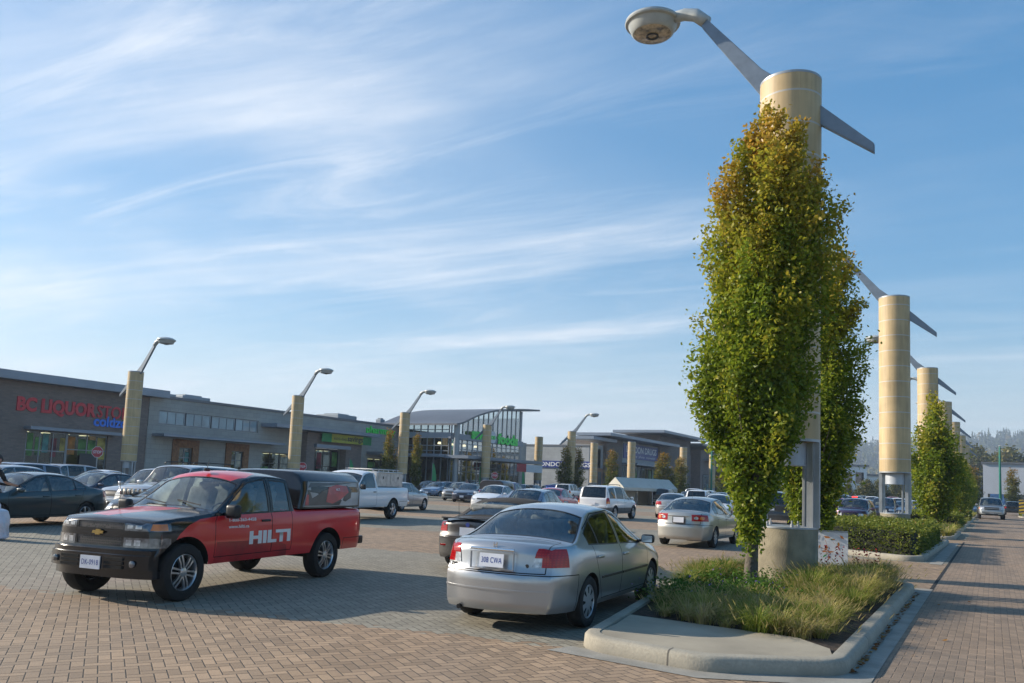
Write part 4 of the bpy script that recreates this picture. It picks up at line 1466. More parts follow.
# ------------------------------------------------------------------ ground, kerbs, islands
def paver_mat(name, rot, tan, grey=None, cell=.104, bands=False, band0=8.6, joint=.85):
    """herringbone paving bricks; bands of grey and tan bricks mark the rows of bays"""
    m, nt, p = new_mat(name)
    tc = N(nt, 'ShaderNodeTexCoord')
    mp = N(nt, 'ShaderNodeMapping')
    mp.inputs['Rotation'].default_value = (0, 0, rot)
    mp.inputs['Scale'].default_value = (1 / cell, 1 / cell, 1)
    nt.links.new(tc.outputs['Object'], mp.inputs[0])
    sp = N(nt, 'ShaderNodeSeparateXYZ'); nt.links.new(mp.outputs[0], sp.inputs[0])
    x, y = sp.outputs[0], sp.outputs[1]
    mn = lambda op, a, b=None, c=None: math_node(nt, op, a, b, c)
    i, j = mn('FLOOR', x), mn('FLOOR', y)
    u, v = mn('SUBTRACT', x, i), mn('SUBTRACT', y, j)
    k = mn('FLOORED_MODULO', mn('SUBTRACT', i, j), 4.0)
    def is_(n): return mn('COMPARE', k, float(n), .3)
    k0, k1, k2, k3 = is_(0), is_(1), is_(2), is_(3)
    # distance to the joints that exist round this half brick
    big = 5.0
    dl = mn('ADD', u, mn('MULTIPLY', k1, big))
    dr = mn('ADD', mn('SUBTRACT', 1.0, u), mn('MULTIPLY', k0, big))
    db = mn('ADD', v, mn('MULTIPLY', k2, big))
    dt = mn('ADD', mn('SUBTRACT', 1.0, v), mn('MULTIPLY', k3, big))
    d = mn('MINIMUM', mn('MINIMUM', dl, dr), mn('MINIMUM', db, dt))
    bi = mn('SUBTRACT', i, k1); bj = mn('SUBTRACT', j, k2)
    cv = N(nt, 'ShaderNodeCombineXYZ'); nt.links.new(bi, cv.inputs[0]); nt.links.new(bj, cv.inputs[1])
    wn = N(nt, 'ShaderNodeTexWhiteNoise'); wn.noise_dimensions = '2D'; nt.links.new(cv.outputs[0], wn.inputs['Vector'])
    big_n = N(nt, 'ShaderNodeTexNoise', ins={'Scale': .35, 'Detail': 5.0, 'Roughness': .6}); nt.links.new(tc.outputs['Object'], big_n.inputs['Vector'])
    fine = N(nt, 'ShaderNodeTexNoise', ins={'Scale': 55.0, 'Detail': 3.0}); nt.links.new(tc.outputs['Object'], fine.inputs['Vector'])
    col = tan
    c_t = mix_col(nt, wn.outputs['Value'], tuple(c * .74 for c in tan), tuple(min(1, c * 1.2) for c in tan))
    if bands:
        m2 = N(nt, 'ShaderNodeMapping'); m2.inputs['Rotation'].default_value = (0, 0, -rad(12)); nt.links.new(tc.outputs['Object'], m2.inputs[0])
        s2 = N(nt, 'ShaderNodeSeparateXYZ'); nt.links.new(m2.outputs[0], s2.inputs[0])
        # snap the band edge to whole bricks so that it comes out stepped
        q = mn('FLOORED_MODULO', mn('SUBTRACT', mn('ADD', s2.outputs[1], mn('MULTIPLY', wn.outputs['Value'], .22)), band0), 15.9)
        g = mn('MULTIPLY', mn('LESS_THAN', q, 8.8), mn('GREATER_THAN', s2.outputs[1], 0.0))
        c_g = mix_col(nt, wn.outputs['Value'], tuple(c * .82 for c in grey), tuple(c * 1.13 for c in grey))
        c_t = mix_col(nt, g, c_t, c_g)
    mr = N(nt, 'ShaderNodeMapRange', ins={'From Min': .25, 'From Max': .75, 'To Min': .80, 'To Max': 1.14}); nt.links.new(big_n.outputs[0], mr.inputs[0])
    hsv = N(nt, 'ShaderNodeHueSaturation'); nt.links.new(c_t, hsv.inputs['Color']); nt.links.new(mr.outputs[0], hsv.inputs['Value'])
    # oil spots and tyre polish
    oil = N(nt, 'ShaderNodeTexNoise', ins={'Scale': .9, 'Detail': 3.0}); nt.links.new(tc.outputs['Object'], oil.inputs['Vector'])
    om = N(nt, 'ShaderNodeMapRange', ins={'From Min': .66, 'From Max': .78, 'To Min': 0, 'To Max': .45}); nt.links.new(oil.outputs[0], om.inputs[0])
    c = mix_col(nt, om.outputs[0], hsv.outputs[0], (.09, .08, .07))
    st = N(nt, 'ShaderNodeTexNoise', ins={'Scale': .13, 'Detail': 8.0, 'Roughness': .7, 'Distortion': 1.2}); nt.links.new(tc.outputs['Object'], st.inputs['Vector'])
    sm_ = N(nt, 'ShaderNodeMapRange', ins={'From Min': .35, 'From Max': .65, 'To Min': 0, 'To Max': .5}); nt.links.new(st.outputs[0], sm_.inputs[0])
    c = mix_col(nt, sm_.outputs[0], c, (.19, .165, .14))
    dp = N(nt, 'ShaderNodeTexVoronoi', ins={'Scale': .55}); nt.links.new(tc.outputs['Object'], dp.inputs['Vector'])
    dm_ = N(nt, 'ShaderNodeMapRange', ins={'From Min': .035, 'From Max': .09, 'To Min': .55, 'To Max': 0}); nt.links.new(dp.outputs['Distance'], dm_.inputs[0])
    if not bands:                                                      # worn wheel tracks along the lane
        tw = N(nt, 'ShaderNodeTexNoise', ins={'Scale': 1.0, 'Detail': 3.0}); mt_ = N(nt, 'ShaderNodeMapping'); mt_.inputs['Scale'].default_value = (1.9, .05, 1)
        nt.links.new(tc.outputs['Object'], mt_.inputs[0]); nt.links.new(mt_.outputs[0], tw.inputs['Vector'])
        tm_ = N(nt, 'ShaderNodeMapRange', ins={'From Min': .4, 'From Max': .6, 'To Min': 0, 'To Max': .35}); nt.links.new(tw.outputs[0], tm_.inputs[0])
        c = mix_col(nt, tm_.outputs[0], c, (.17, .135, .105))
    c = mix_col(nt, dm_.outputs[0], c, (.045, .042, .04))
    jm = N(nt, 'ShaderNodeMapRange', ins={'From Min': .025, 'From Max': .075, 'To Min': 1.0, 'To Max': 0.0}); nt.links.new(d, jm.inputs[0])
    c = mix_col(nt, mn('MULTIPLY', jm.outputs[0], joint), c, (.070, .054, .042))
    fm = N(nt, 'ShaderNodeMapRange', ins={'From Min': .3, 'From Max': .7, 'To Min': .88, 'To Max': 1.1}); nt.links.new(fine.outputs[0], fm.inputs[0])
    h2 = N(nt, 'ShaderNodeHueSaturation'); nt.links.new(c, h2.inputs['Color']); nt.links.new(fm.outputs[0], h2.inputs['Value'])
    nt.links.new(h2.outputs[0], p.inputs['Base Color'])
    p.inputs['Roughness'].default_value = .82
    p.inputs['Specular IOR Level'].default_value = .3
    hgt = mn('ADD', mn('MULTIPLY', jm.outputs[0], -1.0), mn('MULTIPLY', wn.outputs['Value'], .25))
    b = N(nt, 'ShaderNodeBump', ins={'Strength': .6, 'Distance': .006}); nt.links.new(hgt, b.inputs['Height'])
    nt.links.new(b.outputs[0], p.inputs['Normal'])
    return m


TAN = (0.362, 0.248, 0.156); GREY = (0.285, 0.262, 0.205)
M['lot'] = paver_mat('paving_bricks', rad(-57), TAN, GREY, bands=True)
M['lane'] = paver_mat('lane_bricks', rad(0), (0.330, 0.232, 0.156), cell=.085, joint=.5)
M['concrete'] = mat('kerb_concrete', (0.30, 0.285, 0.25), .85, var=.12, scale=2.5, bump=.25, bscale=70)
M['concrete_pad'] = mat('pad_concrete', (0.33, 0.29, 0.22), .9, var=.10, scale=1.6, bump=.2, bscale=90)
M['gutter'] = mat('gutter_concrete', (0.29, 0.275, 0.24), .85, var=.12, scale=3, bump=.2)
M['soil'] = mat('bark_mulch', (0.055, 0.036, 0.024), .95, var=.4, scale=20, bump=.8, bscale=60)
M['land'] = mat('far_ground', (0.075, 0.085, 0.045), .95, var=.3, scale=.02)
M['asphalt'] = mat('asphalt', (0.060, 0.060, 0.062), .9, var=.15, scale=.6)
M['walk'] = mat('walk_concrete', (0.32, 0.31, 0.29), .85, var=.1, scale=.8)


def sheet(name, poly, z, m, kind='structure', div=0):
    mb = MB(); mb.add([(x, y, z) for x, y in poly], [tuple(range(len(poly)))])
    return tag(mb.build(name, [m]), kind=kind)


sheet('terrain', [(-2600, -120), (1600, -120), (1600, 2500), (-2600, 2500)], -.03, M['land'])
sheet('parking_lot', [(-57.5, -60), (-1.02, -60), (-1.02, 124.0), (-57.5, 124.0)], 0.0, M['lot'])
sheet('lane', [(-1.02, -60), (9.0, -60), (9.0, 170), (-1.02, 170)], 0.0, M['lane'])
sheet('far_lot', [(-57.5, 124.0), (-1.02, 124.0), (-1.02, 260), (-57.5, 260)], 0.0, M['asphalt'])
sheet('joint_strip', [(-1.05, -60), (-.985, -60), (-.985, 38), (-1.05, 38)], .004, M['gap'])
mb = MB(); mb.box(-61.2, -57.5, 5, 190, -.02, .14)
tag(mb.build('sidewalk', [M['walk']]), kind='structure')


def round_poly(pts, rs, n=7):
    """corner-rounded polygon"""
    out = []
    m = len(pts)
    for i in range(m):
        p = Vector(pts[i]); a = Vector(pts[i - 1]); b = Vector(pts[(i + 1) % m]); r = rs[i]
        if r <= 0: out.append(p); continue
        da = (a - p).normalized(); db = (b - p).normalized()
        ang = da.angle(db); t = r / math.tan(ang / 2)
        p0 = p + da * t; p1 = p + db * t
        c = p + (da + db).normalized() * (r / math.sin(ang / 2))
        a0 = math.atan2(*(p0 - c).yx); a1 = math.atan2(*(p1 - c).yx)
        d = (a1 - a0 + PI) % (2 * PI) - PI
        for k in range(n + 1): out.append(c + r * Vector((math.cos(a0 + d * k / n), math.sin(a0 + d * k / n))))
    return out


def inset(poly, d):
    n = len(poly); out = []
    for i in range(n):
        a, p, b = poly[i - 1], poly[i], poly[(i + 1) % n]
        e0 = (p - a).normalized(); e1 = (b - p).normalized()
        n0 = Vector((-e0.y, e0.x)); n1 = Vector((-e1.y, e1.x))
        k = 1 + n0.dot(n1)
        out.append(p + (n0 + n1) * (d / max(k, .3)))
    return out


def kerb_mat():
    m, nt, p = new_mat('kerb_stone')
    tc = N(nt, 'ShaderNodeTexCoord'); s_ = N(nt, 'ShaderNodeSeparateXYZ'); nt.links.new(tc.outputs['Object'], s_.inputs[0])
    nz = N(nt, 'ShaderNodeTexNoise', ins={'Scale': 2.2, 'Detail': 8.0, 'Roughness': .7}); nt.links.new(tc.outputs['Object'], nz.inputs['Vector'])
    fine = N(nt, 'ShaderNodeTexNoise', ins={'Scale': 40.0, 'Detail': 5.0}); nt.links.new(tc.outputs['Object'], fine.inputs['Vector'])
    r = N(nt, 'ShaderNodeMapRange', ins={'From Min': .3, 'From Max': .7}); nt.links.new(nz.outputs[0], r.inputs[0])
    c = mix_col(nt, r.outputs[0], (.27, .245, .195), (.38, .345, .275))
    # scuffs and grime low on the face
    lo = N(nt, 'ShaderNodeMapRange', ins={'From Min': .10, 'From Max': 0.0, 'To Min': 0, 'To Max': .6}); nt.links.new(s_.outputs[2], lo.inputs[0])
    c = mix_col(nt, math_node(nt, 'MULTIPLY', lo.outputs[0], fine.outputs[0]), c, (.07, .06, .05))
    j = math_node(nt, 'MAXIMUM', math_node(nt, 'LESS_THAN', math_node(nt, 'FLOORED_MODULO', math_node(nt, 'ADD', s_.outputs[1], 1.93), 3.0), .016),
                  math_node(nt, 'LESS_THAN', math_node(nt, 'FLOORED_MODULO', math_node(nt, 'ADD', s_.outputs[0], 2.72), 40.0), .02))
    c = mix_col(nt, math_node(nt, 'MULTIPLY', j, .8), c, (.05, .045, .04))
    fr = N(nt, 'ShaderNodeMapRange', ins={'From Min': .35, 'From Max': .65, 'To Min': .9, 'To Max': 1.08}); nt.links.new(fine.outputs[0], fr.inputs[0])
    h = N(nt, 'ShaderNodeHueSaturation'); nt.links.new(c, h.inputs['Color']); nt.links.new(fr.outputs[0], h.inputs['Value'])
    nt.links.new(h.outputs[0], p.inputs['Base Color']); p.inputs['Roughness'].default_value = .88
    b = N(nt, 'ShaderNodeBump', ins={'Strength': .35, 'Distance': .012}); nt.links.new(math_node(nt, 'ADD', fine.outputs[0], nz.outputs[0]), b.inputs['Height']); nt.links.new(b.outputs[0], p.inputs['Normal'])
    return m


M['kerb'] = kerb_mat()


def island(pts, rs, label, gutter_side=True, fill='soil'):
    """raised bed: kerb ring, rounded top edge, fill"""
    P0 = round_poly(pts, rs)
    area = sum(P0[i - 1].x * P0[i].y - P0[i].x * P0[i - 1].y for i in range(len(P0)))
    if area < 0: P0 = P0[::-1]
    rings = [(P0, -.01), (inset(P0, .012), .115), (inset(P0, .035), .142), (inset(P0, .07), .15), (inset(P0, .17), .15), (inset(P0, .18), .10)]
    n = len(P0); m = MB()
    vs = [(p.x, p.y, z) for R, z in rings for p in R]
    fs = [(i * n + k, i * n + (k + 1) % n, (i + 1) * n + (k + 1) % n, (i + 1) * n + k) for i in range(len(rings) - 1) for k in range(n)]
    m.add(vs, fs)
    k = m.build('kerb', [M['kerb']], auto=rad(50))
    tag(k, kind='structure')
    In = inset(P0, .175)
    f = MB(); f.add([(p.x, p.y, .118) for p in In], [tuple(range(n))])
    tag(f.build('planting_bed', [M[fill]]), kind='structure')
    return P0, In


ISL1 = [(-3.76, 7.84), (-2.35, 7.66), (-1.20, 8.40), (-1.24, 17.2), (-5.35, 17.2)]
isl1, isl1_in = island(ISL1, [.55, .6, .5, .5, .5], 'near')
# concrete pad across the front of the near bed, gutter along its right side
sheet('concrete_pad', [(-3.84, 9.55), (-3.70, 8.75)] + [(q.x, q.y) for q in isl1_in if q.y < 8.7] + [(-1.45, 9.0), (-1.85, 9.42)], .142, M['concrete_pad'])
mb = MB()
mb.add([(-3.95, 7.58, .006), (-2.33, 7.41, .006), (-1.32, 7.93, .006), (-.98, 8.3, .006), (-.99, 17.5, .006), (-1.30, 17.5, .006), (-1.30, 8.4, .006), (-2.38, 7.76, .006), (-3.84, 7.93, .006)], [(0, 1, 7, 8), (1, 2, 6, 7), (2, 3, 6), (3, 4, 5, 6)])
tag(mb.build('gutter', [M['gutter']]), kind='structure')
ISLANDS = [[(-5.6, 25.9), (-3.6, 25.4), (-1.62, 24.3), (-1.46, 36.6), (-7.4, 36.6)], [(-4.6, 39.4), (-1.38, 39.4), (-1.38, 47.6), (-5.2, 47.6)], [(-4.6, 50.2), (-1.38, 50.2), (-1.38, 57.4), (-4.8, 57.4)],
           [(-4.6, 60.2), (-1.38, 60.2), (-1.38, 68), (-4.6, 68)], [(-4.6, 70.5), (-1.38, 70.5), (-1.38, 78), (-4.6, 78)], [(-4.6, 81), (-1.38, 81), (-1.38, 88), (-4.6, 88)], [(-4.6, 91), (-1.38, 91), (-1.38, 108), (-4.6, 108)]]
isl_in = [isl1_in]
for pts in ISLANDS:
    isl_in.append(island(pts, [.5] * len(pts), 'far')[1])
mb = MB()
mb.add([(-1.46, 24.2, .006), (-1.16, 24.2, .006), (-1.16, 36.8, .006), (-1.46, 36.8, .006)], [(0, 1, 2, 3)])
tag(mb.build('gutter', [M['gutter']]), kind='structure')
isl_in.append(island([(-47.0, 55.2), (-38.4, 57.9), (-38.8, 59.2), (-47.4, 56.6)], [.3] * 4, 'far')[1])
# kerbed verge at the far end of the lane
vi = island([(2.6, 108), (40, 108), (40, 118), (2.6, 118)], [1.5, .5, .5, 1.5], 'verge')[1]
# ------------------------------------------------------------------ trees, hedges, grasses
def leaf_mat(name, cols, trans=.35):
    """cols: colours picked by the leaf's own tint value, 0..1"""
    m, nt, p = new_mat(name)
    nt.nodes.remove(p)
    out = nt.nodes['Material Output']
    at = N(nt, 'ShaderNodeAttribute', attribute_name='tint')
    cr = N(nt, 'ShaderNodeValToRGB')
    e = cr.color_ramp.elements
    for i, (pos, c) in enumerate(cols):
        x = e[i] if i < 2 else e.new(pos)
        x.position = pos; x.color = (*c, 1)
    nt.links.new(at.outputs['Fac'], cr.inputs[0])
    d = N(nt, 'ShaderNodeBsdfDiffuse'); t = N(nt, 'ShaderNodeBsdfTranslucent'); g = N(nt, 'ShaderNodeBsdfGlossy', ins={'Roughness': .45})
    g.inputs[0].default_value = (.8, .8, .8, 1)
    nt.links.new(cr.outputs[0], d.inputs[0]); nt.links.new(cr.outputs[0], t.inputs[0])
    m1 = N(nt, 'ShaderNodeMixShader', ins={0: trans}); nt.links.new(d.outputs[0], m1.inputs[1]); nt.links.new(t.outputs[0], m1.inputs[2])
    m2 = N(nt, 'ShaderNodeMixShader', ins={0: .018}); nt.links.new(m1.outputs[0], m2.inputs[1]); nt.links.new(g.outputs[0], m2.inputs[2])
    nt.links.new(m2.outputs[0], out.inputs['Surface'])
    return m


M['hornbeam'] = leaf_mat('hornbeam_leaves', [(0, (.095, .155, .014)), (.28, (.205, .270, .022)), (.52, (.350, .335, .030)), (.8, (.460, .345, .042)), (1, (.480, .280, .038))], .5)
M['column_leaf'] = leaf_mat('columnar_leaves', [(0, (.050, .085, .012)), (.4, (.130, .150, .018)), (.75, (.28, .20, .025)), (1, (.34, .16, .025))], .45)
M['hedge_leaf'] = leaf_mat('hedge_leaves', [(0, (.07, .11, .016)), (.5, (.15, .185, .028)), (.9, (.25, .25, .04)), (1, (.24, .14, .035))], .4)
M['forest'] = leaf_mat('forest_foliage', [(0, (.040, .062, .018)), (.55, (.085, .105, .026)), (.8, (.16, .145, .034)), (1, (.22, .16, .035))], .35)
M['blade'] = leaf_mat('grass_blades', [(0, (.09, .15, .02)), (.4, (.25, .29, .05)), (.7, (.42, .37, .12)), (1, (.50, .38, .20))], .45)
M['bark'] = mat('bark', (0.15, 0.125, 0.10), .9, var=.3, scale=14, bump=.8, bscale=26, col2=(.07, .06, .045))


def quads_mesh(name, V, tint, material):
    """V: (n, 4, 3) corner array -> mesh with a per-face tint attribute"""
    n = len(V)
    me = bpy.data.meshes.new(name)
    me.vertices.add(n * 4); me.loops.add(n * 4); me.polygons.add(n)
    me.vertices.foreach_set('co', V.reshape(-1).astype(np.float32))
    me.loops.foreach_set('vertex_index', np.arange(n * 4, dtype=np.int32))
    me.polygons.foreach_set('loop_start', np.arange(0, n * 4, 4, dtype=np.int32))
    a = me.attributes.new('tint', 'FLOAT', 'FACE')
    a.data.foreach_set('value', np.clip(tint, 0, 1).astype(np.float32))
    me.materials.append(material)
    me.update()
    return me


def rand_unit(n, rng):
    v = rng.normal(size=(n, 3))
    return v / np.linalg.norm(v, axis=1, keepdims=True)


def leaves(C, size, rng, up=.5, droop=0.0, asp=.58):
    """diamond leaves at centres C"""
    n = len(C)
    nrm = rand_unit(n, rng); nrm[:, 2] = np.abs(nrm[:, 2]) + up
    nrm /= np.linalg.norm(nrm, axis=1, keepdims=True)
    t = rand_unit(n, rng); t[:, 2] -= droop
    a = t - nrm * (t * nrm).sum(1, keepdims=True); a /= np.linalg.norm(a, axis=1, keepdims=True)
    b = np.cross(nrm, a)
    s = size * rng.uniform(.7, 1.25, (n, 1))
    return np.stack([C - a * s * .5, C + b * s * asp * .5 - a * s * .08, C + a * s * .5, C - b * s * asp * .5 - a * s * .08], 1)


def crown(prof, n_br, per, size, rng, clump=.24, lean=(0, 0), tint_fn=None, hollow=.35, squash=1.0):
    """leaf clumps at the ends of ascending branches that fill a profile of (z, radius)"""
    rad_at = pchip(prof)
    z0, z1 = prof[0][0], prof[-1][0]
    zs = np.linspace(z0, z1, 200); w = rad_at(zs) ** 1.5 + .03; w /= w.sum()
    C = []; T = []; B = []
    ph = rng.uniform(0, 6.28, 6)
    for k in range(n_br):
        z = float(rng.choice(zs, p=w)) + rng.normal() * .08
        a = rng.uniform(0, 2 * PI)
        lump = 1 + .13 * math.sin(3 * a + ph[0] + z * 1.1) + .12 * math.sin(2 * a + ph[1] - z * 2.1) + .12 * math.sin(5 * a + ph[2] + z * 3) - .04
        r = float(rad_at(z)) * lump * math.sqrt(rng.uniform(hollow, 1.0)) * rng.uniform(.88, 1.08)
        tip = np.array([math.cos(a) * r + lean[0] * z, math.sin(a) * r * squash + lean[1] * z, z])
        root = np.array([math.cos(a) * .06, math.sin(a) * .06, max(z0 * .8, z - .35 - r * 1.25)])
        B.append((root, tip))
        m = int(per * rng.uniform(.6, 1.4))
        t = rng.beta(2.2, 1.1, m)[:, None]
        P = root + (tip - root) * t + np.clip(rng.normal(size=(m, 3)), -1.7, 1.7) * clump * np.array([1, 1, 1.15]) * rng.uniform(.6, 1.1)
        out = np.hypot(P[:, 0] - lean[0] * P[:, 2], P[:, 1]) / (rad_at(np.clip(P[:, 2], z0, z1)) + .15)
        C.append(P); T.append((rng.normal() * .10 + rng.normal(size=m) * .10 + tint_fn(P, out, z)))
    return np.concatenate(C), np.concatenate(T), B


def trunk_mesh(h, r0, r1, branches, rng, nb=40, wob=.05, lean=(0, 0)):
    m = MB()
    pts = []; n = 9
    for i in range(n + 1):
        t = i / n
        pts.append((math.sin(t * 5 + 1) * wob * t + lean[0] * h * t, math.cos(t * 4) * wob * t + lean[1] * h * t, h * t - (.08 if i == 0 else 0)))
    rr = [r0 * 1.35] + [r0 + (r1 - r0) * (i / n) ** .9 for i in range(1, n + 1)]
    m.tube(pts, rr, 10)
    for root, tip in branches[:nb]:
        q = root * .45 + tip * .55 + np.array([0, 0, -.12])
        m.tube([tuple(root), tuple(q), tuple(root * .12 + tip * .88)], [.026, .016, .005], 5, cap=False)
    return m


def make_tree(name, label, cat, group, prof, n_br, per, size, material, seed, trunk_h, r0, clump=.24, tint_fn=None, lean=(0, 0), squash=1.0, droop=.3, up=.15):
    rng = np.random.default_rng(seed)
    root = empty(name, label=label, cat=cat, group=group)
    C, T, B = crown(prof, n_br, per, size, rng, clump, lean, tint_fn, squash=squash)
    keep = C[:, 2] > .35
    C, T = C[keep], T[keep]
    me = quads_mesh('crown', leaves(C, size, rng, up, droop), T, material)
    link_mesh('crown', me, [], root)
    tm = trunk_mesh(trunk_h, r0, .03, B, rng, lean=lean)
    tm.build('trunk', [M['bark']], root, auto=rad(60))
    return root


def tint_horn(P, out, z):
    """autumn colour: strongest in the top of the tree and on outer sprays"""
    return .24 + .66 * np.clip((P[:, 2] - 3.4) / 4.8, 0, 1) ** 1.25 + .30 * np.clip(out - .6, 0, .8) - .05


PROF1 = [(.75, .16), (1.4, .34), (2.1, .66), (2.9, .95), (4.1, 1.15), (5.4, 1.19), (6.6, 1.06), (7.4, .82), (8.0, .54), (8.5, .14)]
tree1 = make_tree('hornbeam_tree', 'tallest hornbeam, orange at its top, in the near bed before the lamp post', 'tree', 'trees in the kerbed beds along the lane', PROF1, 400, 270, .086, M['hornbeam'], 3, 7.6, .098, .115, tint_horn, lean=(.045, 0), up=.05)
tree1.location = (-3.58, 14.25, .1)
PROF2 = [(.6, .22), (1.4, .48), (2.2, .74), (3.2, .98), (4.4, .98), (5.6, .74), (6.5, .44), (7.1, .14)]
tree2 = make_tree('hornbeam_tree', 'hornbeam half hidden behind the nearest lamp post, orange along its right edge', 'tree', 'trees in the kerbed beds along the lane', PROF2, 260, 240, .086, M['hornbeam'], 8, 6.2, .075, .12, lambda P, o, z: .10 + .55 * np.clip((P[:, 2] - 2.6) / 4.2, 0, 1) + .32 * np.clip(o - .6, 0, .8), lean=(.075, 0))
tree2.location = (-3.42, 18.6, .1)
# the same kind further along, drawn with fewer leaves
PROF3 = [(.9, .30), (1.5, .75), (2.3, 1.22), (3.3, 1.36), (4.3, 1.05), (5.3, .62), (6.2, .28), (6.7, .06)]
tree3 = make_tree('hornbeam_tree', 'broad green hornbeam beside the hedge, between the second and third lamp posts', 'tree', 'trees in the kerbed beds along the lane', PROF3, 190, 110, .15, M['hornbeam'], 21, 5.6, .08, .18, lambda P, o, z: .20 + .40 * np.clip((P[:, 2] - 3.0) / 4, 0, 1) + .15 * np.clip(o - .6, 0, .8))
tree3.location = (-2.32, 43.0, .1)
for (x, y, s, rz, lb) in ((-2.0, 63.0, .74, 1.2, 'hornbeam with yellowing leaves in the bed behind the broad green one'), (-2.3, 73, .66, 3.0, 'small green hornbeam half hidden behind the yellowing one'), (-2.1, 83, .80, 2.2, 'hornbeam with an orange tip, far along the row of lamp posts'),
                          (-2.2, 93, .66, 4.0, 'low hornbeam far along the lane, behind the orange-tipped one'), (-2.3, 103, .85, 5.1, 'last hornbeam of the row beside the far end of the lane')):
    t = copy_tree(tree3); t.location = (x, y, .1); t.scale = (s * .92, s * .92, s); t.rotation_euler.z = rz; relabel(t, lb)
# slim columnar trees before the shops
PROFC = [(.5, .35), (1.2, .62), (2.6, .72), (4.0, .66), (5.2, .48), (6.1, .22), (6.5, .05)]
col_tree = make_tree('columnar_tree', 'x', 'tree', 'columnar trees in front of the shops', PROFC, 90, 60, .17, M['column_leaf'], 31, 5.4, .07, .17, lambda P, o, z: .18 + .60 * np.clip((P[:, 2] - 1.8) / 4.6, 0, 1) + .2 * np.clip(o - .5, 0, .8))
for i, (px_, x, y, h, w, rz, lb) in enumerate(((390, -51.0, 63.0, 6.4, .95, 0, 'slim yellow-green columnar tree hiding the end of the pharmacy lettering'), (418, -50.6, 66.9, 6.3, .85, 1.5, 'slim columnar tree with an orange top by the supermarket corner'),
                                               (567, -44.0, 87.5, 6.2, .82, 2.2, 'yellow-topped columnar tree on the left side of a tan lamp post'), (578, -43.4, 89.6, 6.2, .80, 3.0, 'dark green columnar tree on the right side of a tan lamp post'),
                                               (613, -44.0, 101.5, 6.6, .95, 4.4, 'columnar tree before the grey wall left of the blue drugstore sign'), (663, -36.5, 101.0, 6.3, 1.25, 5.2, 'broad dark columnar tree right of the blue drugstore sign'), (678, -36.3, 107.0, 6.0, 1.0, .7, 'columnar tree standing close to the leaning tan lamp post shell'),
                                               (715, -34, 121, 5.4, 1.3, 2.7, 'dark columnar tree at the right end of the drugstore row'))):
    t = col_tree if i == 0 else copy_tree(col_tree)
    t.location = (x, y, .1); t.scale = (w * (1.0 if i < 2 else 1.55), w * (1.0 if i < 2 else 1.55), h / 6.5); t.rotation_euler.z = rz; relabel(t, lb)

# far broadleaf trees behind the lot
PROFB = [(1.2, 1.6), (2.6, 3.6), (5.0, 4.6), (7.5, 4.2), (9.4, 2.6), (10.6, .6)]
bt = make_tree('broadleaf_tree', 'x', 'tree', 'broadleaf trees beyond the car park', PROFB, 150, 70, .55, M['forest'], 41, 8.5, .25, .62, lambda P, o, z: .45 + .25 * np.clip((P[:, 2] - 4) / 6, 0, 1) + .25 * np.clip(o - .6, 0, .6))


def at_depth(px, d):
    """ground point on the sight line of a picture column at a distance"""
    F, R, U = CAM['F'], CAM['R'], CAM['U']
    v = F + R * ((px - 512) / 815.0) + U * ((401.5 - 490.0) / 815.0)
    return v.x * d, v.y * d


CAM = {}
_p, _r, _y = rad(5.6), rad(2.37), rad(30.6)
CAM['F'] = Vector((-math.sin(_y) * math.cos(_p), math.cos(_y) * math.cos(_p), math.sin(_p)))
_R0 = Vector((math.cos(_y), math.sin(_y), 0)); _U0 = _R0.cross(CAM['F'])
CAM['R'] = _R0 * math.cos(_r) + _U0 * math.sin(_r); CAM['U'] = _U0 * math.cos(_r) - _R0 * math.sin(_r)
BROAD = [(974, 300, 2.0, 1.2, 'large olive broadleaf tree behind the teal lamp pole'), (1014, 310, 2.05, 1.2, 'large dark broadleaf tree at the right edge of the picture'), (997, 350, 2.0, 1.0, 'dark tree between the two large broadleaf trees on the right'), (948, 330, 1.7, 1.0, 'olive tree peeping out behind the far lamp posts'),
         (836, 170, .50, .8, 'bright yellow-green small tree left of the purple car'), (822, 200, .75, .7, 'dark tree beside the far tan post at the lot edge'), (848, 190, .42, .9, 'low olive tree before the white far building'), (866, 180, .50, 1.1, 'olive-brown small tree before the grey far building'), (880, 185, .52, 1.0, 'brownish small tree behind the red van in the lot'), (896, 190, .5, 1.0, 'small olive tree right of the second lamp post'),
         (905, 230, .6, 1.2, 'olive tree far behind the second lamp post'), (922, 240, .62, 1.0, 'far tree seen between the lamp posts'), (718, 150, .48, .9, 'yellow-green bushy tree behind the hornbeam on the left'), (726, 160, .42, .9, 'olive bush beside the yellow-green tree'), (741, 210, .62, 1.0, 'far tree glimpsed left of the hornbeam trunk'), (770, 220, .6, 1.2, 'far tree glimpsed between hornbeam trunk and post'), (800, 230, .62, 1.2, 'far tree glimpsed right of the near post')]
for i, (px_, d, s, w, lb) in enumerate(BROAD):
    t = bt if i == 0 else copy_tree(bt)
    x, y = at_depth(px_, d)
    t.location = (x, y, -.1); t.scale = (s * w, s * w, s); t.rotation_euler.z = i * 1.7; relabel(t, lb)
for i, (x, y, s, lb) in enumerate(((4.6, 150, .55, 'slim young tree left before the long white far building'), (11.0, 160, .58, 'slim young tree right before the long white far building'))):
    x, y = at_depth((974, 1013)[i], 150); t = copy_tree(col_tree); t.location = (x, y, 0); t.scale = (1.9, 1.9, 1.25); relabel(t, lb, group='young trees before the white far building')


# hedges: leaf shells over a dark twiggy core
M['twig'] = mat('hedge_core', (0.018, 0.022, 0.010), .95, var=.3, scale=8)


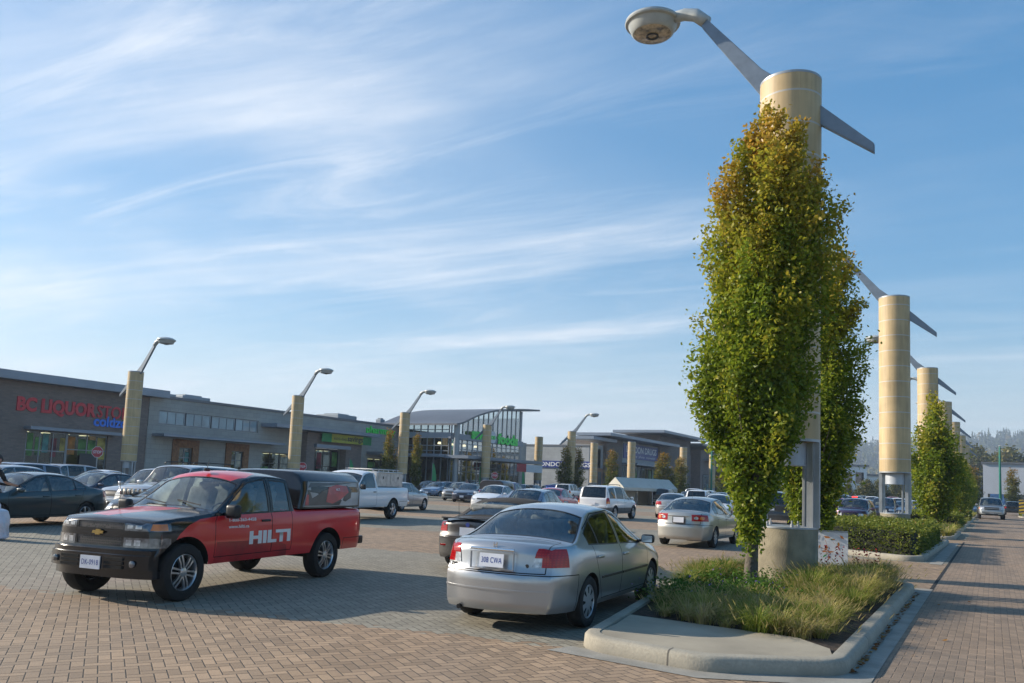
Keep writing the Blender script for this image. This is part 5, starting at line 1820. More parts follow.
def hedge(poly, h, z0, label, n, size, seed):
    rng = np.random.default_rng(seed)
    P = [Vector(p) for p in poly]
    core = MB(); core.prism([tuple(p) for p in inset(P, .14)], z0, z0 + h - .10)
    root = empty('hedge', label=label, cat='hedge', group='clipped hedges in the beds')
    core.build('branches', [M['twig']], root)
    per = [(P[i], P[(i + 1) % len(P)]) for i in range(len(P))]
    ls = np.array([(b - a).length for a, b in per])
    xs = [p.x for p in P]; ys = [p.y for p in P]
    atop = (max(xs) - min(xs)) * (max(ys) - min(ys)); aside = ls.sum() * h
    nt_ = int(n * atop / (atop + aside)); nsd = n - nt_
    C = []
    while len(C) < nt_:
        x, y = rng.uniform(min(xs), max(xs)), rng.uniform(min(ys), max(ys))
        if all((b - a).cross(Vector((x, y)) - a) > .02 for a, b in per):
            C.append((x, y, z0 + h + .045 * math.sin(x * 3.1 + y * 1.7) + .03 * math.sin(y * 5.3 - x * 2) + rng.normal() * .045))
    for k in rng.choice(len(per), nsd, p=ls / ls.sum()):
        a, b = per[k]; t = rng.uniform(); q = a.lerp(b, t); e = (b - a).normalized()
        zz = rng.uniform(.02, 1.0) ** .8
        o = -.02 + .05 * math.sin(q.x * 4 + q.y * 3.3 + zz * 5) - rng.exponential(.05) - .08 * max(0, zz - .85) / .15
        C.append((q.x - e.y * -o * -1, q.y + e.x * -o, z0 + h * zz))
    C = np.array(C); T = rng.normal(.42, .2, len(C)) + np.where(C[:, 2] > z0 + h * .9, .12, 0)
    me = quads_mesh('foliage', leaves(C, size, rng, .3, 0, .6), T, M['hedge_leaf'])
    link_mesh('foliage', me, [], root)
    return root


hedge([(-4.25, 26.0), (-1.84, 25.1), (-1.80, 34.4), (-5.3, 34.4)], .74, .1, 'large clipped hedge filling the bed in front of the second lamp post', 26000, .075, 5)
hedge([(-4.2, 50.6), (-1.7, 50.6), (-1.7, 57.0), (-4.3, 57.0)], .80, .1, 'clipped hedge round the third lamp post', 7000, .13, 6)
hedge([(-4.2, 70.9), (-1.7, 70.9), (-1.7, 77.5), (-4.2, 77.5)], .80, .1, 'far clipped hedge round the fourth lamp post', 3000, .2, 7)
hedge([(2.9, 109), (30, 109), (30, 116), (2.9, 116)], .55, .1, 'long low green hedge on the verge at the far end of the lane', 5000, .3, 9)


# ornamental grass: arching blades in tufts, with feathery heads
def grass_object(name, tufts, seed, blades=120, hgt=.55, w=.011, heads=.12):
    rng = np.random.default_rng(seed)
    Q = []; T = []
    for (x, y, s, z0, dry) in tufts:
        nb = int(blades * s)
        for k in range(nb):
            a = rng.uniform(0, 2 * PI); r0 = abs(rng.normal()) * .07 * s
            L = hgt * s * rng.uniform(.55, 1.2); sp = rng.uniform(.2, 1.15)
            d = np.array([math.cos(a), math.sin(a), 0]); side = np.array([-d[1], d[0], 0])
            p = np.array([x, y, z0]) + d * r0
            head = rng.uniform() < heads
            ti = np.clip(rng.normal(dry, .18), 0, 1)
            ww = w * rng.uniform(.7, 1.4)
            n = 4; prev = p; pw = ww
            for i in range(1, n + 1):
                t = i / n
                q = p + d * (sp * L * t ** 1.7) + np.array([0, 0, L * (t - (.28 + .3 * sp) * t ** 2.6)])
                cw = ww * (1 - t ** 1.6 * .9)
                if head and i == n: cw = ww * .4
                Q.append([prev - side * pw, prev + side * pw, q + side * cw, q - side * cw]); T.append(ti)
                prev = q; pw = cw
            if head:
                e = d * .5 + np.array([0, 0, .6]); e /= np.linalg.norm(e)
                for s2 in (side, np.cross(e, side)):
                    Q.append([prev - s2 * .002, prev + e * .04 - s2 * .006, prev + e * .11, prev + e * .04 + s2 * .006]); T.append(np.clip(rng.normal(.85, .1), 0, 1))
    me = quads_mesh(name, np.array(Q), np.array(T), M['blade'])
    return tag(link_mesh(name, me, []), kind='stuff')


def in_poly(x, y, P):
    return all((P[(i + 1) % len(P)] - P[i]).cross(Vector((x, y)) - P[i]) > 0 for i in range(len(P)))


rng = np.random.default_rng(77)
tufts = []
bed = [Vector(p) for p in [(-3.70, 9.75), (-1.85, 9.42), (-1.66, 9.75), (-1.72, 16.6), (-5.05, 16.6)]]
tries = 0
while len(tufts) < 230 and tries < 20000:
    tries += 1
    x, y = rng.uniform(-5.4, -1.4), rng.uniform(9.5, 16.9)
    if not in_poly(x, y, bed): continue
    if math.hypot(x + 3.32, (y - 15.9)) < .8: continue
    if any(math.hypot(x - t[0], y - t[1]) < .235 for t in tufts): continue
    if -4.25 < x < -2.55 and 11.7 < y < 15.4: continue
    front = y < 11.2 or x > -2.1
    tufts.append((x, y, rng.uniform(.5, 1.25) * (1.35 if x > -2.5 and y > 12.5 else 1), .1, rng.uniform(.55, .88) if rng.uniform() < (.62 if front else .3) else rng.uniform(.08, .45)))
grass_object('ornamental_grass', tufts, 5, blades=280, hgt=.42, w=.0042, heads=.06)
far_t = [(rng.uniform(-4.3, -1.6), rng.uniform(39.9, 47.2), rng.uniform(.9, 1.4), .1, rng.uniform(.3, .7)) for _ in range(60)]
far_t += [(rng.uniform(-4.3, -1.6), rng.uniform(60.6, 67.6), rng.uniform(.9, 1.4), .1, rng.uniform(.3, .7)) for _ in range(40)]
far_t += [(rng.uniform(-4.3, -1.6), rng.uniform(81.4, 107), rng.uniform(.9, 1.5), .1, rng.uniform(.2, .6)) for _ in range(40)]
grass_object('far_grass', far_t, 6, blades=60, w=.02)

# leafy perennials with small violet flowers, red salvias, fallen leaves
C = []; T = []
for k in range(64):
    x, y = rng.uniform(-4.4, -2.4), rng.uniform(10.8, 15.2)
    h = rng.uniform(.14, .34)
    m = 90
    Pq = np.stack([x + rng.normal(size=m) * .14, y + rng.normal(size=m) * .14, .12 + rng.uniform(.05, 1, m) * h], 1)
    C.append(Pq); T.append(rng.normal(.40, .12, m))
C = np.concatenate(C); T = np.concatenate(T)
tag(link_mesh('leafy_perennials', quads_mesh('leafy_perennials', leaves(C, .055, rng, .5), T, leaf_mat('perennial_leaves', [(0, (.04, .09, .012)), (.5, (.08, .16, .02)), (1, (.15, .20, .03))])), []), kind='stuff')
C = np.stack([rng.uniform(-4.4, -2.6, 70), rng.uniform(10.6, 13.4, 70), rng.uniform(.25, .45, 70)], 1)
tag(link_mesh('violet_flowers', quads_mesh('violet_flowers', leaves(C, .04, rng, .8), rng.uniform(0, 1, 70), leaf_mat('violet_petals', [(0, (.16, .10, .34)), (1, (.26, .18, .42))])), []), kind='stuff')
C = []
for k in range(16):
    x, y = rng.uniform(-2.75, -1.75), rng.uniform(15.9, 16.8)
    for z in np.linspace(.35, .72, 8): C.append((x + rng.normal() * .012, y + rng.normal() * .012, z))
tag(link_mesh('red_flowers', quads_mesh('red_flowers', leaves(np.array(C), .06, rng, .2), rng.uniform(0, 1, len(C)), leaf_mat('red_petals', [(0, (.40, .02, .03)), (1, (.50, .06, .05))])), []), kind='stuff')
n = 210
C = np.stack([-1.14 - np.abs(rng.normal(size=n)) * .04, rng.uniform(8.6, 16.5, n), .014 + rng.uniform(0, .02, n)], 1)
C2 = np.stack([rng.uniform(-5, 0, 26), rng.uniform(7, 16, 26), np.full(26, .012)], 1)
C2 = C2[(C2[:, 0] > -.98)]
C3 = np.stack([rng.uniform(-1.9, -1.5, 30), rng.uniform(9.4, 16, 30), np.full(30, .135)], 1)
C = np.concatenate([C, C2, C3])
tag(link_mesh('fallen_leaves', quads_mesh('fallen_leaves', leaves(C, .06, rng, 2.5, 0, .7), rng.uniform(0, 1, len(C)), leaf_mat('fallen_leaf', [(0, (.16, .06, .02)), (.6, (.26, .11, .03)), (1, (.36, .22, .06))], .1)), []), kind='stuff')


# ------------------------------------------------------------------ hills and their forest
def hill_h(px, d):
    """ridge height above eye level at picture column px"""
    return 0


def hills():
    f = pchip([(400, 6), (600, 20), (690, 34), (720, 40), (800, 58), (840, 62), (905, 62), (960, 74), (1000, 80), (1060, 84), (1200, 60), (1500, 50)])
    K = 1.7
    cols = np.arange(300, 1520, 14.0); ds = np.array([480, 560, 660, 780, 900, 1020, 1150]) * K
    V = []
    for d in ds:
        k = sstep((d / K - 470) / 560)
        for c in cols:
            x, y = at_depth(c, d)
            V.append((x, y, -2 + K * float(f(c)) * float(k) * (d / K / 1020 if d / K <= 1020 else 1.0) + 5 * math.sin(c * .05 + d * .012) * float(k)))
    n = len(cols)
    F_ = [(i * n + j, i * n + j + 1, (i + 1) * n + j + 1, (i + 1) * n + j) for i in range(len(ds) - 1) for j in range(n - 1)]
    m = MB(); m.add(V, F_)
    tag(m.build('hills', [M['forest_floor']], smooth=True), kind='structure')
    rng = np.random.default_rng(91)
    Q = []; T = []
    N_ = 3000
    for k in range(N_):
        c = rng.uniform(560, 1100); d0 = rng.uniform(500, 1060); d = d0 * K
        if c < 700 and rng.uniform() < .6: continue
        kk = float(sstep((d0 - 470) / 560))
        x, y = at_depth(c, d)
        z = -3 + K * float(f(c)) * kk * (d0 / 1020 if d0 <= 1020 else 1.0)
        conif = rng.uniform() < (.75 if d0 > 700 else .35)
        h = rng.uniform(15, 29) if conif else rng.uniform(13, 22)
        ti = np.clip(rng.normal(.35 if conif else .62, .16), 0, 1)
        m = 40 if conif else 46
        for q in range(m):
            t = rng.uniform(.05, 1) ** .8
            r = (h * .17 * (1 - t) + .4) if conif else h * .36 * math.sqrt(max(.05, 1 - (2 * t - 1) ** 2))
            a = rng.uniform(0, 6.28)
            cx = np.array([x + math.cos(a) * r * .8, y + math.sin(a) * r * .8, z + h * t])
            s = (h * .085 * (1.15 - t) + .4) if conif else h * .10
            out = np.array([math.cos(a), math.sin(a), -.45 if conif else rng.uniform(-.4, .8)]); sd = np.array([-math.sin(a), math.cos(a), 0])
            upv = np.array([0, 0, 1.0]) if conif else np.cross(out, sd)
            Q.append([cx - sd * s - upv * s * .5, cx + out * s * .9 - upv * s * .7, cx + sd * s - upv * s * .5, cx + upv * s * 1.0]); T.append(ti + rng.normal() * .06)
    tag(link_mesh('forest', quads_mesh('forest', np.array(Q), np.array(T), M['forest']), []), kind='stuff')


M['forest_floor'] = mat('forest_floor', (0.030, 0.042, 0.018), .95, var=.3, scale=.01)
hills()
# ------------------------------------------------------------------ shops along the far side of the lot
def block_mat(name, c1, c2, mortar, w=.6, h=.2, axis='yz'):
    """coursed masonry; bricks are laid on the wall plane"""
    m, nt, p = new_mat(name)
    tc = N(nt, 'ShaderNodeTexCoord'); s = N(nt, 'ShaderNodeSeparateXYZ'); nt.links.new(tc.outputs['Object'], s.inputs[0])
    cb = N(nt, 'ShaderNodeCombineXYZ')
    a = math_node(nt, 'ADD', s.outputs[0], s.outputs[1])
    nt.links.new(a, cb.inputs[0]); nt.links.new(s.outputs[2], cb.inputs[1])
    b = N(nt, 'ShaderNodeTexBrick', ins={'Color1': (*c1, 1), 'Color2': (*c2, 1), 'Mortar': (*mortar, 1), 'Scale': 1.0, 'Mortar Size': .012, 'Brick Width': w, 'Row Height': h, 'Bias': -.1})
    nt.links.new(cb.outputs[0], b.inputs['Vector'])
    nz = N(nt, 'ShaderNodeTexNoise', ins={'Scale': .25, 'Detail': 5.0}); nt.links.new(tc.outputs['Object'], nz.inputs['Vector'])
    mr = N(nt, 'ShaderNodeMapRange', ins={'From Min': .3, 'From Max': .7, 'To Min': .84, 'To Max': 1.12}); nt.links.new(nz.outputs[0], mr.inputs[0])
    hs = N(nt, 'ShaderNodeHueSaturation'); nt.links.new(b.outputs[0], hs.inputs['Color']); nt.links.new(mr.outputs[0], hs.inputs['Value'])
    nt.links.new(hs.outputs[0], p.inputs['Base Color'])
    p.inputs['Roughness'].default_value = .9
    return m


M['dark_brick'] = block_mat('dark_brick', (.235, .18, .152), (.18, .137, .12), (.18, .16, .145), .4, .13)
M['grey_block'] = block_mat('grey_block', (.385, .37, .335), (.335, .325, .298), (.26, .25, .23), .8, .4)
M['brown_brick'] = block_mat('brown_brick', (.20, .165, .145), (.155, .125, .11), (.15, .14, .13), .4, .13)
M['pale_block'] = block_mat('pale_block', (.36, .37, .37), (.32, .33, .335), (.28, .28, .28), 1.2, .5)
M['fascia'] = mat('blue_grey_fascia', (0.24, 0.275, 0.33), .4, .4, var=.06, scale=.4)
M['roof_metal'] = mat('grey_roof_metal', (0.16, 0.165, 0.18), .45, .5, var=.06, scale=.3)
M['roof_flat'] = mat('roof_gravel', (0.20, 0.20, 0.195), .95, var=.1)
M['frame'] = mat('window_frame', (0.26, 0.29, 0.32), .4, .5, var=.04)
M['frame_dark'] = mat('dark_window_frame', (0.05, 0.055, 0.06), .4, .3, var=.04)
M['wood'] = mat('timber_surround', (0.26, 0.115, 0.045), .6, var=.2, scale=5)
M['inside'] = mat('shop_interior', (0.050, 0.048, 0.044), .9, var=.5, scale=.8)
M['poster'] = mat('window_posters', (0.30, 0.27, 0.14), .7, var=.6, scale=1.1, col2=(.16, .07, .04))
M['sign_red'] = mat('red_letters', (0.60, 0.03, 0.045), .4, var=.05)
M['sign_blue'] = mat('blue_letters', (0.03, 0.20, 0.75), .4, var=.05)
M['sign_green'] = mat('green_letters', (0.06, 0.74, 0.10), .4, var=.05)
M['banner_yellow'] = mat('yellow_banner', (0.42, 0.42, 0.05), .6, var=.08, scale=1)
M['banner_green'] = mat('green_banner', (0.035, 0.30, 0.10), .6, var=.12, scale=1)
M['banner_white'] = mat('white_banner', (0.66, 0.67, 0.68), .6, var=.06)
M['banner_red'] = mat('red_banner', (0.48, 0.05, 0.06), .6, var=.06)
M['letter_dark'] = mat('dark_letters', (0.035, 0.035, 0.045), .5, var=.05)
M['letter_white'] = mat('white_letters', (0.72, 0.73, 0.75), .5, var=.04)
M['sign_navy'] = mat('navy_sign_board', (0.018, 0.040, 0.22), .4, var=.06)
M['post_yellow'] = mat('yellow_bollard_paint', (0.55, 0.36, 0.03), .5, var=.1)
M['bright_in'] = mat('lit_ceiling_lamp', (.8, .7, .5), .5, emit=(1, .78, .45), estr=2.0)


M['clerestory'] = mat('painted_sky_glass', (0.30, 0.39, 0.43), .08, .1, var=.15, scale=.6)  # opaque high panes; the sky's reflection is painted in as a pale blue-grey
PALETTE = [mat('poster_' + n_, c_, .6, var=.35, scale=1.6) for n_, c_ in (('orange', (.42, .17, .03)), ('yellow', (.46, .36, .08)), ('teal', (.10, .30, .28)), ('maroon', (.20, .03, .04)), ('cream', (.48, .44, .34)), ('green', (.10, .26, .06)))]


def on_x(X):
    """matrix that stands xy art on a wall facing +x: art x -> +y, art y -> z"""
    return Matrix(((0, 0, 1, X), (1, 0, 0, 0), (0, 1, 0, 0), (0, 0, 0, 1)))


def on_y(Y):
    """wall facing -y: art x -> +x, art y -> z"""
    return Matrix(((1, 0, 0, 0), (0, 0, -1, Y), (0, 1, 0, 0), (0, 0, 0, 1)))


def wall_x(mb, X, y0, y1, z0, z1, holes, t=.35):
    """wall facing +x with rectangular openings (y0, y1, z0, z1)"""
    ys = sorted({y0, y1} | {h[0] for h in holes} | {h[1] for h in holes})
    zs = sorted({z0, z1} | {h[2] for h in holes} | {h[3] for h in holes})
    def hole(a, b): return any(h[0] - 1e-6 <= a < h[1] - 1e-6 and h[2] - 1e-6 <= b < h[3] - 1e-6 for h in holes)
    for i in range(len(ys) - 1):
        for j in range(len(zs) - 1):
            if hole(ys[i], zs[j]): continue
            a, b, c, d = ys[i], ys[i + 1], zs[j], zs[j + 1]
            mb.add([(X, a, c), (X, b, c), (X, b, d), (X, a, d)], [(0, 1, 2, 3)])
    for a, b, c, d in holes:
        mb.add([(X, a, c), (X, b, c), (X, b, d), (X, a, d), (X - t, a, c), (X - t, b, c), (X - t, b, d), (X - t, a, d)], [(0, 4, 5, 1), (1, 5, 6, 2), (2, 6, 7, 3), (3, 7, 4, 0)])


def glazing(root, X, y0, y1, z0, z1, nv, hs, fm, gm=None, posters=0, depth=2.5, seed=0, fw=.07, name='window'):
    """framed shop window with a dim room and displays behind it"""
    q = MB(); X = X - .2
    for y in np.linspace(y0 + fw / 2, y1 - fw / 2, nv + 1): q.box(X - .05, X + .05, y - fw / 2, y + fw / 2, z0 + .003, z1 - .003)
    for z in [z0 + fw / 2] + list(hs) + [z1 - fw / 2]: q.box(X - .045, X + .045, y0 + .003, y1 - .003, z - fw / 2, z + fw / 2)
    w = q.build(name, [fm], root)
    g = MB(); g.box(X - .012, X + .002, y0 + .01, y1 - .01, z0 + .01, z1 - .01)
    g.build('pane', [gm or M['shop_glass']], w)
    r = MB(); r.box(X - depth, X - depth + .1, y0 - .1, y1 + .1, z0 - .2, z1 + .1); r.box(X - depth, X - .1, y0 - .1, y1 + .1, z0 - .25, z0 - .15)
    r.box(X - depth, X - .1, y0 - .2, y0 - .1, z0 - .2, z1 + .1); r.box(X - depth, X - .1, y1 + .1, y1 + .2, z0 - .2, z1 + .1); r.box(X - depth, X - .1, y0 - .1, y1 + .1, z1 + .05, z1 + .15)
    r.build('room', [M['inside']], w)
    if posters:
        rg = random.Random(seed)
        for k in range(posters):
            a = y0 + (y1 - y0) * (k + rg.uniform(.05, .25)) / posters; b = y0 + (y1 - y0) * (k + rg.uniform(.7, .95)) / posters
            top = rg.random() < .55
            za, zb = (z0 + (z1 - z0) * rg.uniform(.5, .62), z0 + (z1 - z0) * rg.uniform(.88, .97)) if top else (z0 + .1, z0 + (z1 - z0) * rg.uniform(.35, .6))
            p = MB(); p.box(X + .003, X + .012, a, b, za, zb); p.build('window_poster', [PALETTE[rg.randrange(6)]], w)
        p = MB(); p.box(X - depth + .3, X - depth + .8, y0 + .2, y1 - .2, z0, z0 + 1.5); p.build('shelf', [PALETTE[seed % 6]], w)
        for yy_ in np.arange(y0 + .5, y1 - .3, 1.6):
            p = MB(); p.box(X - depth * .75, X - depth * .3, yy_, yy_ + .16, z1 - .08, z1 - .02); p.build('ceiling_lamp', [M['bright_in']], w)
    return w


FX = -61.0
# --- the dark brick liquor shop
L1 = empty('brick_shop', (0, 0, 0), label='dark brick liquor shop with red letters and a wide blue-grey roof edge', cat='shop')
m = MB(); hol = [(33.45, 39.9, 0.15, 4.0)]
wall_x(m, FX, 12, 43.3, 0, 7.5, hol)
m.box(FX - 26, FX - .36, 12, 12.3, 0, 7.5); m.box(FX - 26, FX - .01, 42.95, 43.29, 0, 7.5)
m.box(FX - 26, FX - .36, 12.3, 42.9, 7.2, 7.4)
m.build('wall', [M['dark_brick']], L1)
m = MB(); m.box(FX - 27, FX + .9, 11, 44.6, 7.52, 8.15); m.build('roof', [M['fascia']], L1, bevel=.03)
m = MB(); m.box(FX + .003, FX + .95, 33.2, 40.4, 4.05, 4.28); m.build('awning', [M['fascia']], L1)
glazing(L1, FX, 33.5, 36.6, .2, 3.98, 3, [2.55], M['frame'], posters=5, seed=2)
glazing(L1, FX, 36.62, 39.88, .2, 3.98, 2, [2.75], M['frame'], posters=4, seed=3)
m = MB(); m.box(FX - .12, FX - .06, 37.7, 39.1, .2, 2.5); m.build('door', [M['frame_dark']], L1)
y = 32.5
t1 = text_obj('shop_sign', 'BC LIQUOR', 1.36, Matrix.Translation((0, y, 5.42)) @ on_x(FX + .06), [M['sign_red']], L1, depth=.05, bold=.06, align='LEFT', width=6.1)
text_obj('shop_sign', 'STORE', 1.36, Matrix.Translation((0, y + 6.2, 5.42)) @ on_x(FX + .06), [M['sign_red']], L1, depth=.05, bold=.016, align='LEFT', width=3.3)
text_obj('shop_sign', 'coldzone', 1.15, Matrix.Translation((0, 38.5, 4.72)) @ on_x(FX + .06), [M['sign_blue']], L1, depth=.05, bold=.03, align='LEFT', width=3.9)

# --- the long grey supermarket block
G1 = empty('grey_block_store', (0, 0, 0), label='long grey block store with a strip of high windows and timber-framed shop doors', cat='shop')
hol = [(44.3, 55.25, 5.35, 6.5), (46.25, 48.15, .15, 4.0), (51.95, 53.85, .15, 4.0), (55.9, 60.9, .15, 3.55), (62.2, 66.9, .15, 4.4), (71.5, 76.6, .15, 3.7)]
m = MB(); wall_x(m, FX + .02, 43.32, 78.2, 0, 7.55, hol)
m.box(FX - 40, FX - 39.7, 43.4, 93, 0, 7.5); m.box(FX - 39.7, FX - .4, 43.4, 78, 7.15, 7.3)
m.build('wall', [M['grey_block']], G1)
m = MB(); m.box(FX - 40, FX + .12, 43.25, 76.9, 7.56, 7.78); m.build('parapet', [M['roof_metal']], G1)
for k in range(4):
    a = 44.35 + k * 2.74
    q = MB()
    glazing(G1, FX + .1, a, a + 2.62, 5.37, 6.48, 3, [], M['frame'], gm=M['clerestory'] if 'clerestory' in M else None, depth=1.2, fw=.09)
for a in (46.25, 51.95):
    q = MB(); X = FX + .03
    q.box(X, X + .12, a - .42, a + .25, .15, 4.15); q.box(X, X + .12, a + 1.65, a + 2.32, .15, 4.15); q.box(X, X + .12, a + .25, a + 1.65, 3.45, 4.15)
    q.build('door_surround', [M['wood']], G1, bevel=.02)
    glazing(G1, FX + .05, a + .25, a + 1.65, .2, 3.45, 2, [2.6], M['frame'], posters=2, seed=int(a), name='door')
glazing(G1, FX, 55.92, 60.88, .2, 3.53, 4, [2.5], M['frame_dark'], posters=4, seed=5)
glazing(G1, FX, 71.52, 76.58, .2, 3.68, 4, [2.6], M['frame_dark'], posters=3, seed=6)
m = MB(); m.box(FX + .025, FX + 1.6, 43.8, 57.4, 4.28, 4.50); m.build('awning', [M['fascia']], G1)
m = MB(); m.box(FX + .025, FX + 2.2, 55.6, 71.2, 5.98, 6.32); m.build('awning', [M['fascia']], G1)
m = MB(); m.box(FX + .025, FX + 2.4, 71.25, 78.0, 4.08, 4.42); m.build('awning', [M['fascia']], G1)
# brick portal with recessed entrance
m = MB(); wall_x(m, FX + .9, 61.0, 69.4, 0, 5.85, [(62.2, 66.9, .1, 4.35)], t=.9); m.box(FX + .03, FX + .89, 61.0, 61.1, 0, 5.85); m.box(FX + .03, FX + .89, 69.3, 69.4, 0, 5.85)
m.build('portal', [M['dark_brick']], G1)
m = MB(); m.box(FX + .91, FX + 1.3, 62.0, 67.2, 4.37, 4.72); m.build('awning', [M['fascia']], G1)
glazing(G1, FX, 62.22, 66.88, .2, 4.2, 4, [2.5], M['frame_dark'], posters=4, seed=8, name='entrance')
text_obj('shop_sign', 'pharmacy', 1.12, Matrix.Translation((0, 70.9, 6.55)) @ on_x(FX + .10), [M['sign_green']], G1, depth=.05, bold=.03, align='LEFT', width=5.2)
for (x, y, w, d, h) in ((-66, 47.9, 1.8, 2.2, .75), (-68, 52.5, 3.2, 2.6, 1.0), (-70, 50.2, 2, 1.6, .6), (-66.5, 72.0, 3.2, 3.5, .95), (-64, 77.0, .8, .8, .9)):
    q = MB(); add_rounded(q, x, y, 7.3 + h / 2 + .1, d, w, h + .5, r=.08)
    q.box(x - d * .3, x + d * .3, y - w * .3, y + w * .3, 7.3 + h + .3, 7.3 + h + .5)
    q.build('rooftop_unit', [M['frame']], G1)
# banner over the portal
bn = empty('savings_banner', (0, 0, 0), label='long yellow banner with green ends over the brick portal', cat='banner')
q = MB(); q.box(FX + 1.35, FX + 1.38, 64.05, 69.0, 5.02, 5.92); q.build('cloth', [M['banner_yellow']], bn)
q = MB(); q.box(FX + 1.352, FX + 1.385, 62.6, 64.05, 5.02, 5.92); q.build('end_panel', [M['banner_green']], bn)
q = MB(); q.box(FX + 1.352, FX + 1.385, 69.0, 70.4, 5.02, 5.92); q.build('end_panel', [M['banner_green']], bn)
text_obj('lettering', 'extra-deep', .52, Matrix.Translation((0, 64.35, 5.3)) @ on_x(FX + 1.40), [M['letter_dark']], bn, align='LEFT', width=2.0)
text_obj('lettering', 'savings', .82, Matrix.Translation((0, 66.45, 5.28)) @ on_x(FX + 1.40), [M['letter_dark']], bn, bold=.02, align='LEFT', width=2.5)

# --- glass-fronted supermarket hall with a curved roof
SX = -53.5; Y0, Y1 = 77.0, 93.0
SV = empty('glass_supermarket', (0, 0, 0), label='supermarket hall with a tall glass front, curved metal roof and green sign', cat='supermarket')
rc = pchip([(75.8, 7.75), (77, 8.0), (78.7, 8.62), (80.8, 9.30), (84.1, 10.05), (87.6, 10.52), (91, 10.85), (95.2, 11.15)])
m = MB(); ys = np.linspace(75.8, 95.2, 28); n = len(ys)
vs = []
for x in (SX + 1.6, SX - 10):
    for dz in (0, .22):
        for y in ys: vs.append((x, y, float(rc(y)) + dz))
fs = []
for k in range(n - 1):
    a = lambda i, j: i * n + j
    fs += [(a(1, k), a(1, k + 1), a(3, k + 1), a(3, k)), (a(0, k), a(2, k), a(2, k + 1), a(0, k + 1)), (a(0, k), a(0, k + 1), a(1, k + 1), a(1, k)), (a(2, k), a(3, k), a(3, k + 1), a(2, k + 1))]
fs += [(0, n, 3 * n, 2 * n), (n - 1, 3 * n - 1, 4 * n - 1, 2 * n - 1)]
m.add(vs, fs)
m.build('roof', [M['roof_metal']], SV, auto=rad(40))
# frames: front
m = MB()
yy = np.linspace(Y0 + .2, Y1 - .1, 15)
for y in yy: m.box(SX - .12, SX + .02, y - .055, y + .055, .2, float(rc(y)) - .02)
for z in (2.6, 3.2, 5.2, 5.85): m.box(SX - .10, SX + .012, Y0 + .1, Y1, z - .045, z + .045)
m.build('front_frame', [M['frame']], SV)
m = MB()
V = [(SX - .05, y, .2) for y in yy] + [(SX - .05, y, float(rc(y)) - .03) for y in yy]
m.add(V, [(k, k + 1, len(yy) + k + 1, len(yy) + k) for k in range(len(yy) - 1)])
m.build('front_glass', [M['shop_glass']], SV)
# side towards the lot, behind the corner column
m = MB()
xs_ = np.linspace(SX - .25, FX + .1, 8)
for x in xs_: m.box(x - .055, x + .055, Y0 - .02, Y0 + .12, .2, 7.9)
for z in (4.9, 5.5, 7.35): m.box(FX + .1, SX - .2, Y0 - .012, Y0 + .10, z - .045, z + .045)
m.build('side_frame', [M['frame']], SV)
m = MB(); m.add([(FX + .1, Y0 + .05, .2), (SX - .2, Y0 + .05, .2), (SX - .2, Y0 + .05, 7.9), (FX + .1, Y0 + .05, 7.9)], [(0, 1, 2, 3)]); m.build('side_glass', [M['shop_glass']], SV)
m = MB(); m.box(SX + .02, SX + .35, Y0 - .5, Y1 + .2, 6.30, 6.95); m.box(FX + .1, SX + .02, Y0 - .4, Y0 - .03, 6.35, 7.0)
m.build('sign_beam', [M['fascia']], SV)
m = MB(); m.box(SX + .03, SX + 3.2, Y0 - 1.0, Y1 + .6, 4.05, 4.40); m.box(FX + .1, SX + .03, Y0 - 2.2, Y0 - .03, 4.12, 4.46); m.build('entrance_canopy', [M['fascia']], SV)
m = MB(); m.tube([(SX + .9, Y0 - .1, 0), (SX + .9, Y0 - .1, 7.95)], .34, 14); m.build('corner_column', [M['frame']], SV, auto=rad(40))
m = MB(); m.box(SX - .35, SX + .02, Y1, Y1 + .35, 0, 10.9); m.build('end_pier', [M['frame']], SV)
# inside: floor, back wall, shelves, lamps
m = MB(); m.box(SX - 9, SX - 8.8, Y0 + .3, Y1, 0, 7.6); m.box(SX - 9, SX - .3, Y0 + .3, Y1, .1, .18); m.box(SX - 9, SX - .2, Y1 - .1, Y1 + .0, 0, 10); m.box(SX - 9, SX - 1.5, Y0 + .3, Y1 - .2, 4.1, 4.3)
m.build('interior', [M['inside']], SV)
m = MB(); rg = random.Random(4)
for k in range(9):
    y = Y0 + .8 + k * 1.7; m.box(SX - rg.uniform(3, 7), SX - 2.6, y, y + rg.uniform(.5, 1.2), .2, rg.uniform(1.5, 3.2))
for k in range(4):
    y = Y0 + 1.4 + k * 4; m.box(SX - 5, SX - 4.2, y, y + .9, 4.3, 7.0)
m.build('display', [M['poster']], SV)
for k in range(5):
    m = MB(); m.lathe([(.001, 0), (.22, -.02), (.16, .22), (.001, .22)], 10, 0, Matrix.Translation((SX - 2.4, Y0 + 1.2 + k * 2.6, 5.75))); m.build('pendant_lamp', [M['bright_in']], SV)
text_obj('shop_sign', 'save', 1.75, Matrix.Translation((0, 80.7, 6.62)) @ on_x(SX + .42), [M['sign_green']], SV, depth=.06, bold=.075, align='LEFT', width=3.3)
text_obj('shop_sign', 'foods', 1.75, Matrix.Translation((0, 86.7, 6.35)) @ on_x(SX + .42), [M['sign_green']], SV, depth=.06, bold=.075, align='LEFT', width=5.0)
q = MB(); q.lathe([(.001, -.05), (.75, -.05), (.75, .05), (.001, .05)], 24, 0, Matrix.Translation((SX + .45, 85.4, 7.0)) @ Matrix.Rotation(PI / 2, 4, 'Y'))
disc = q.build('sign_disc', [M['banner_white']], SV)
text_obj('lettering', 'on', .95, Matrix.Translation((0, 85.4, 6.75)) @ on_x(SX + .53), [M['sign_green']], disc, depth=.02, bold=.02, width=1.0)
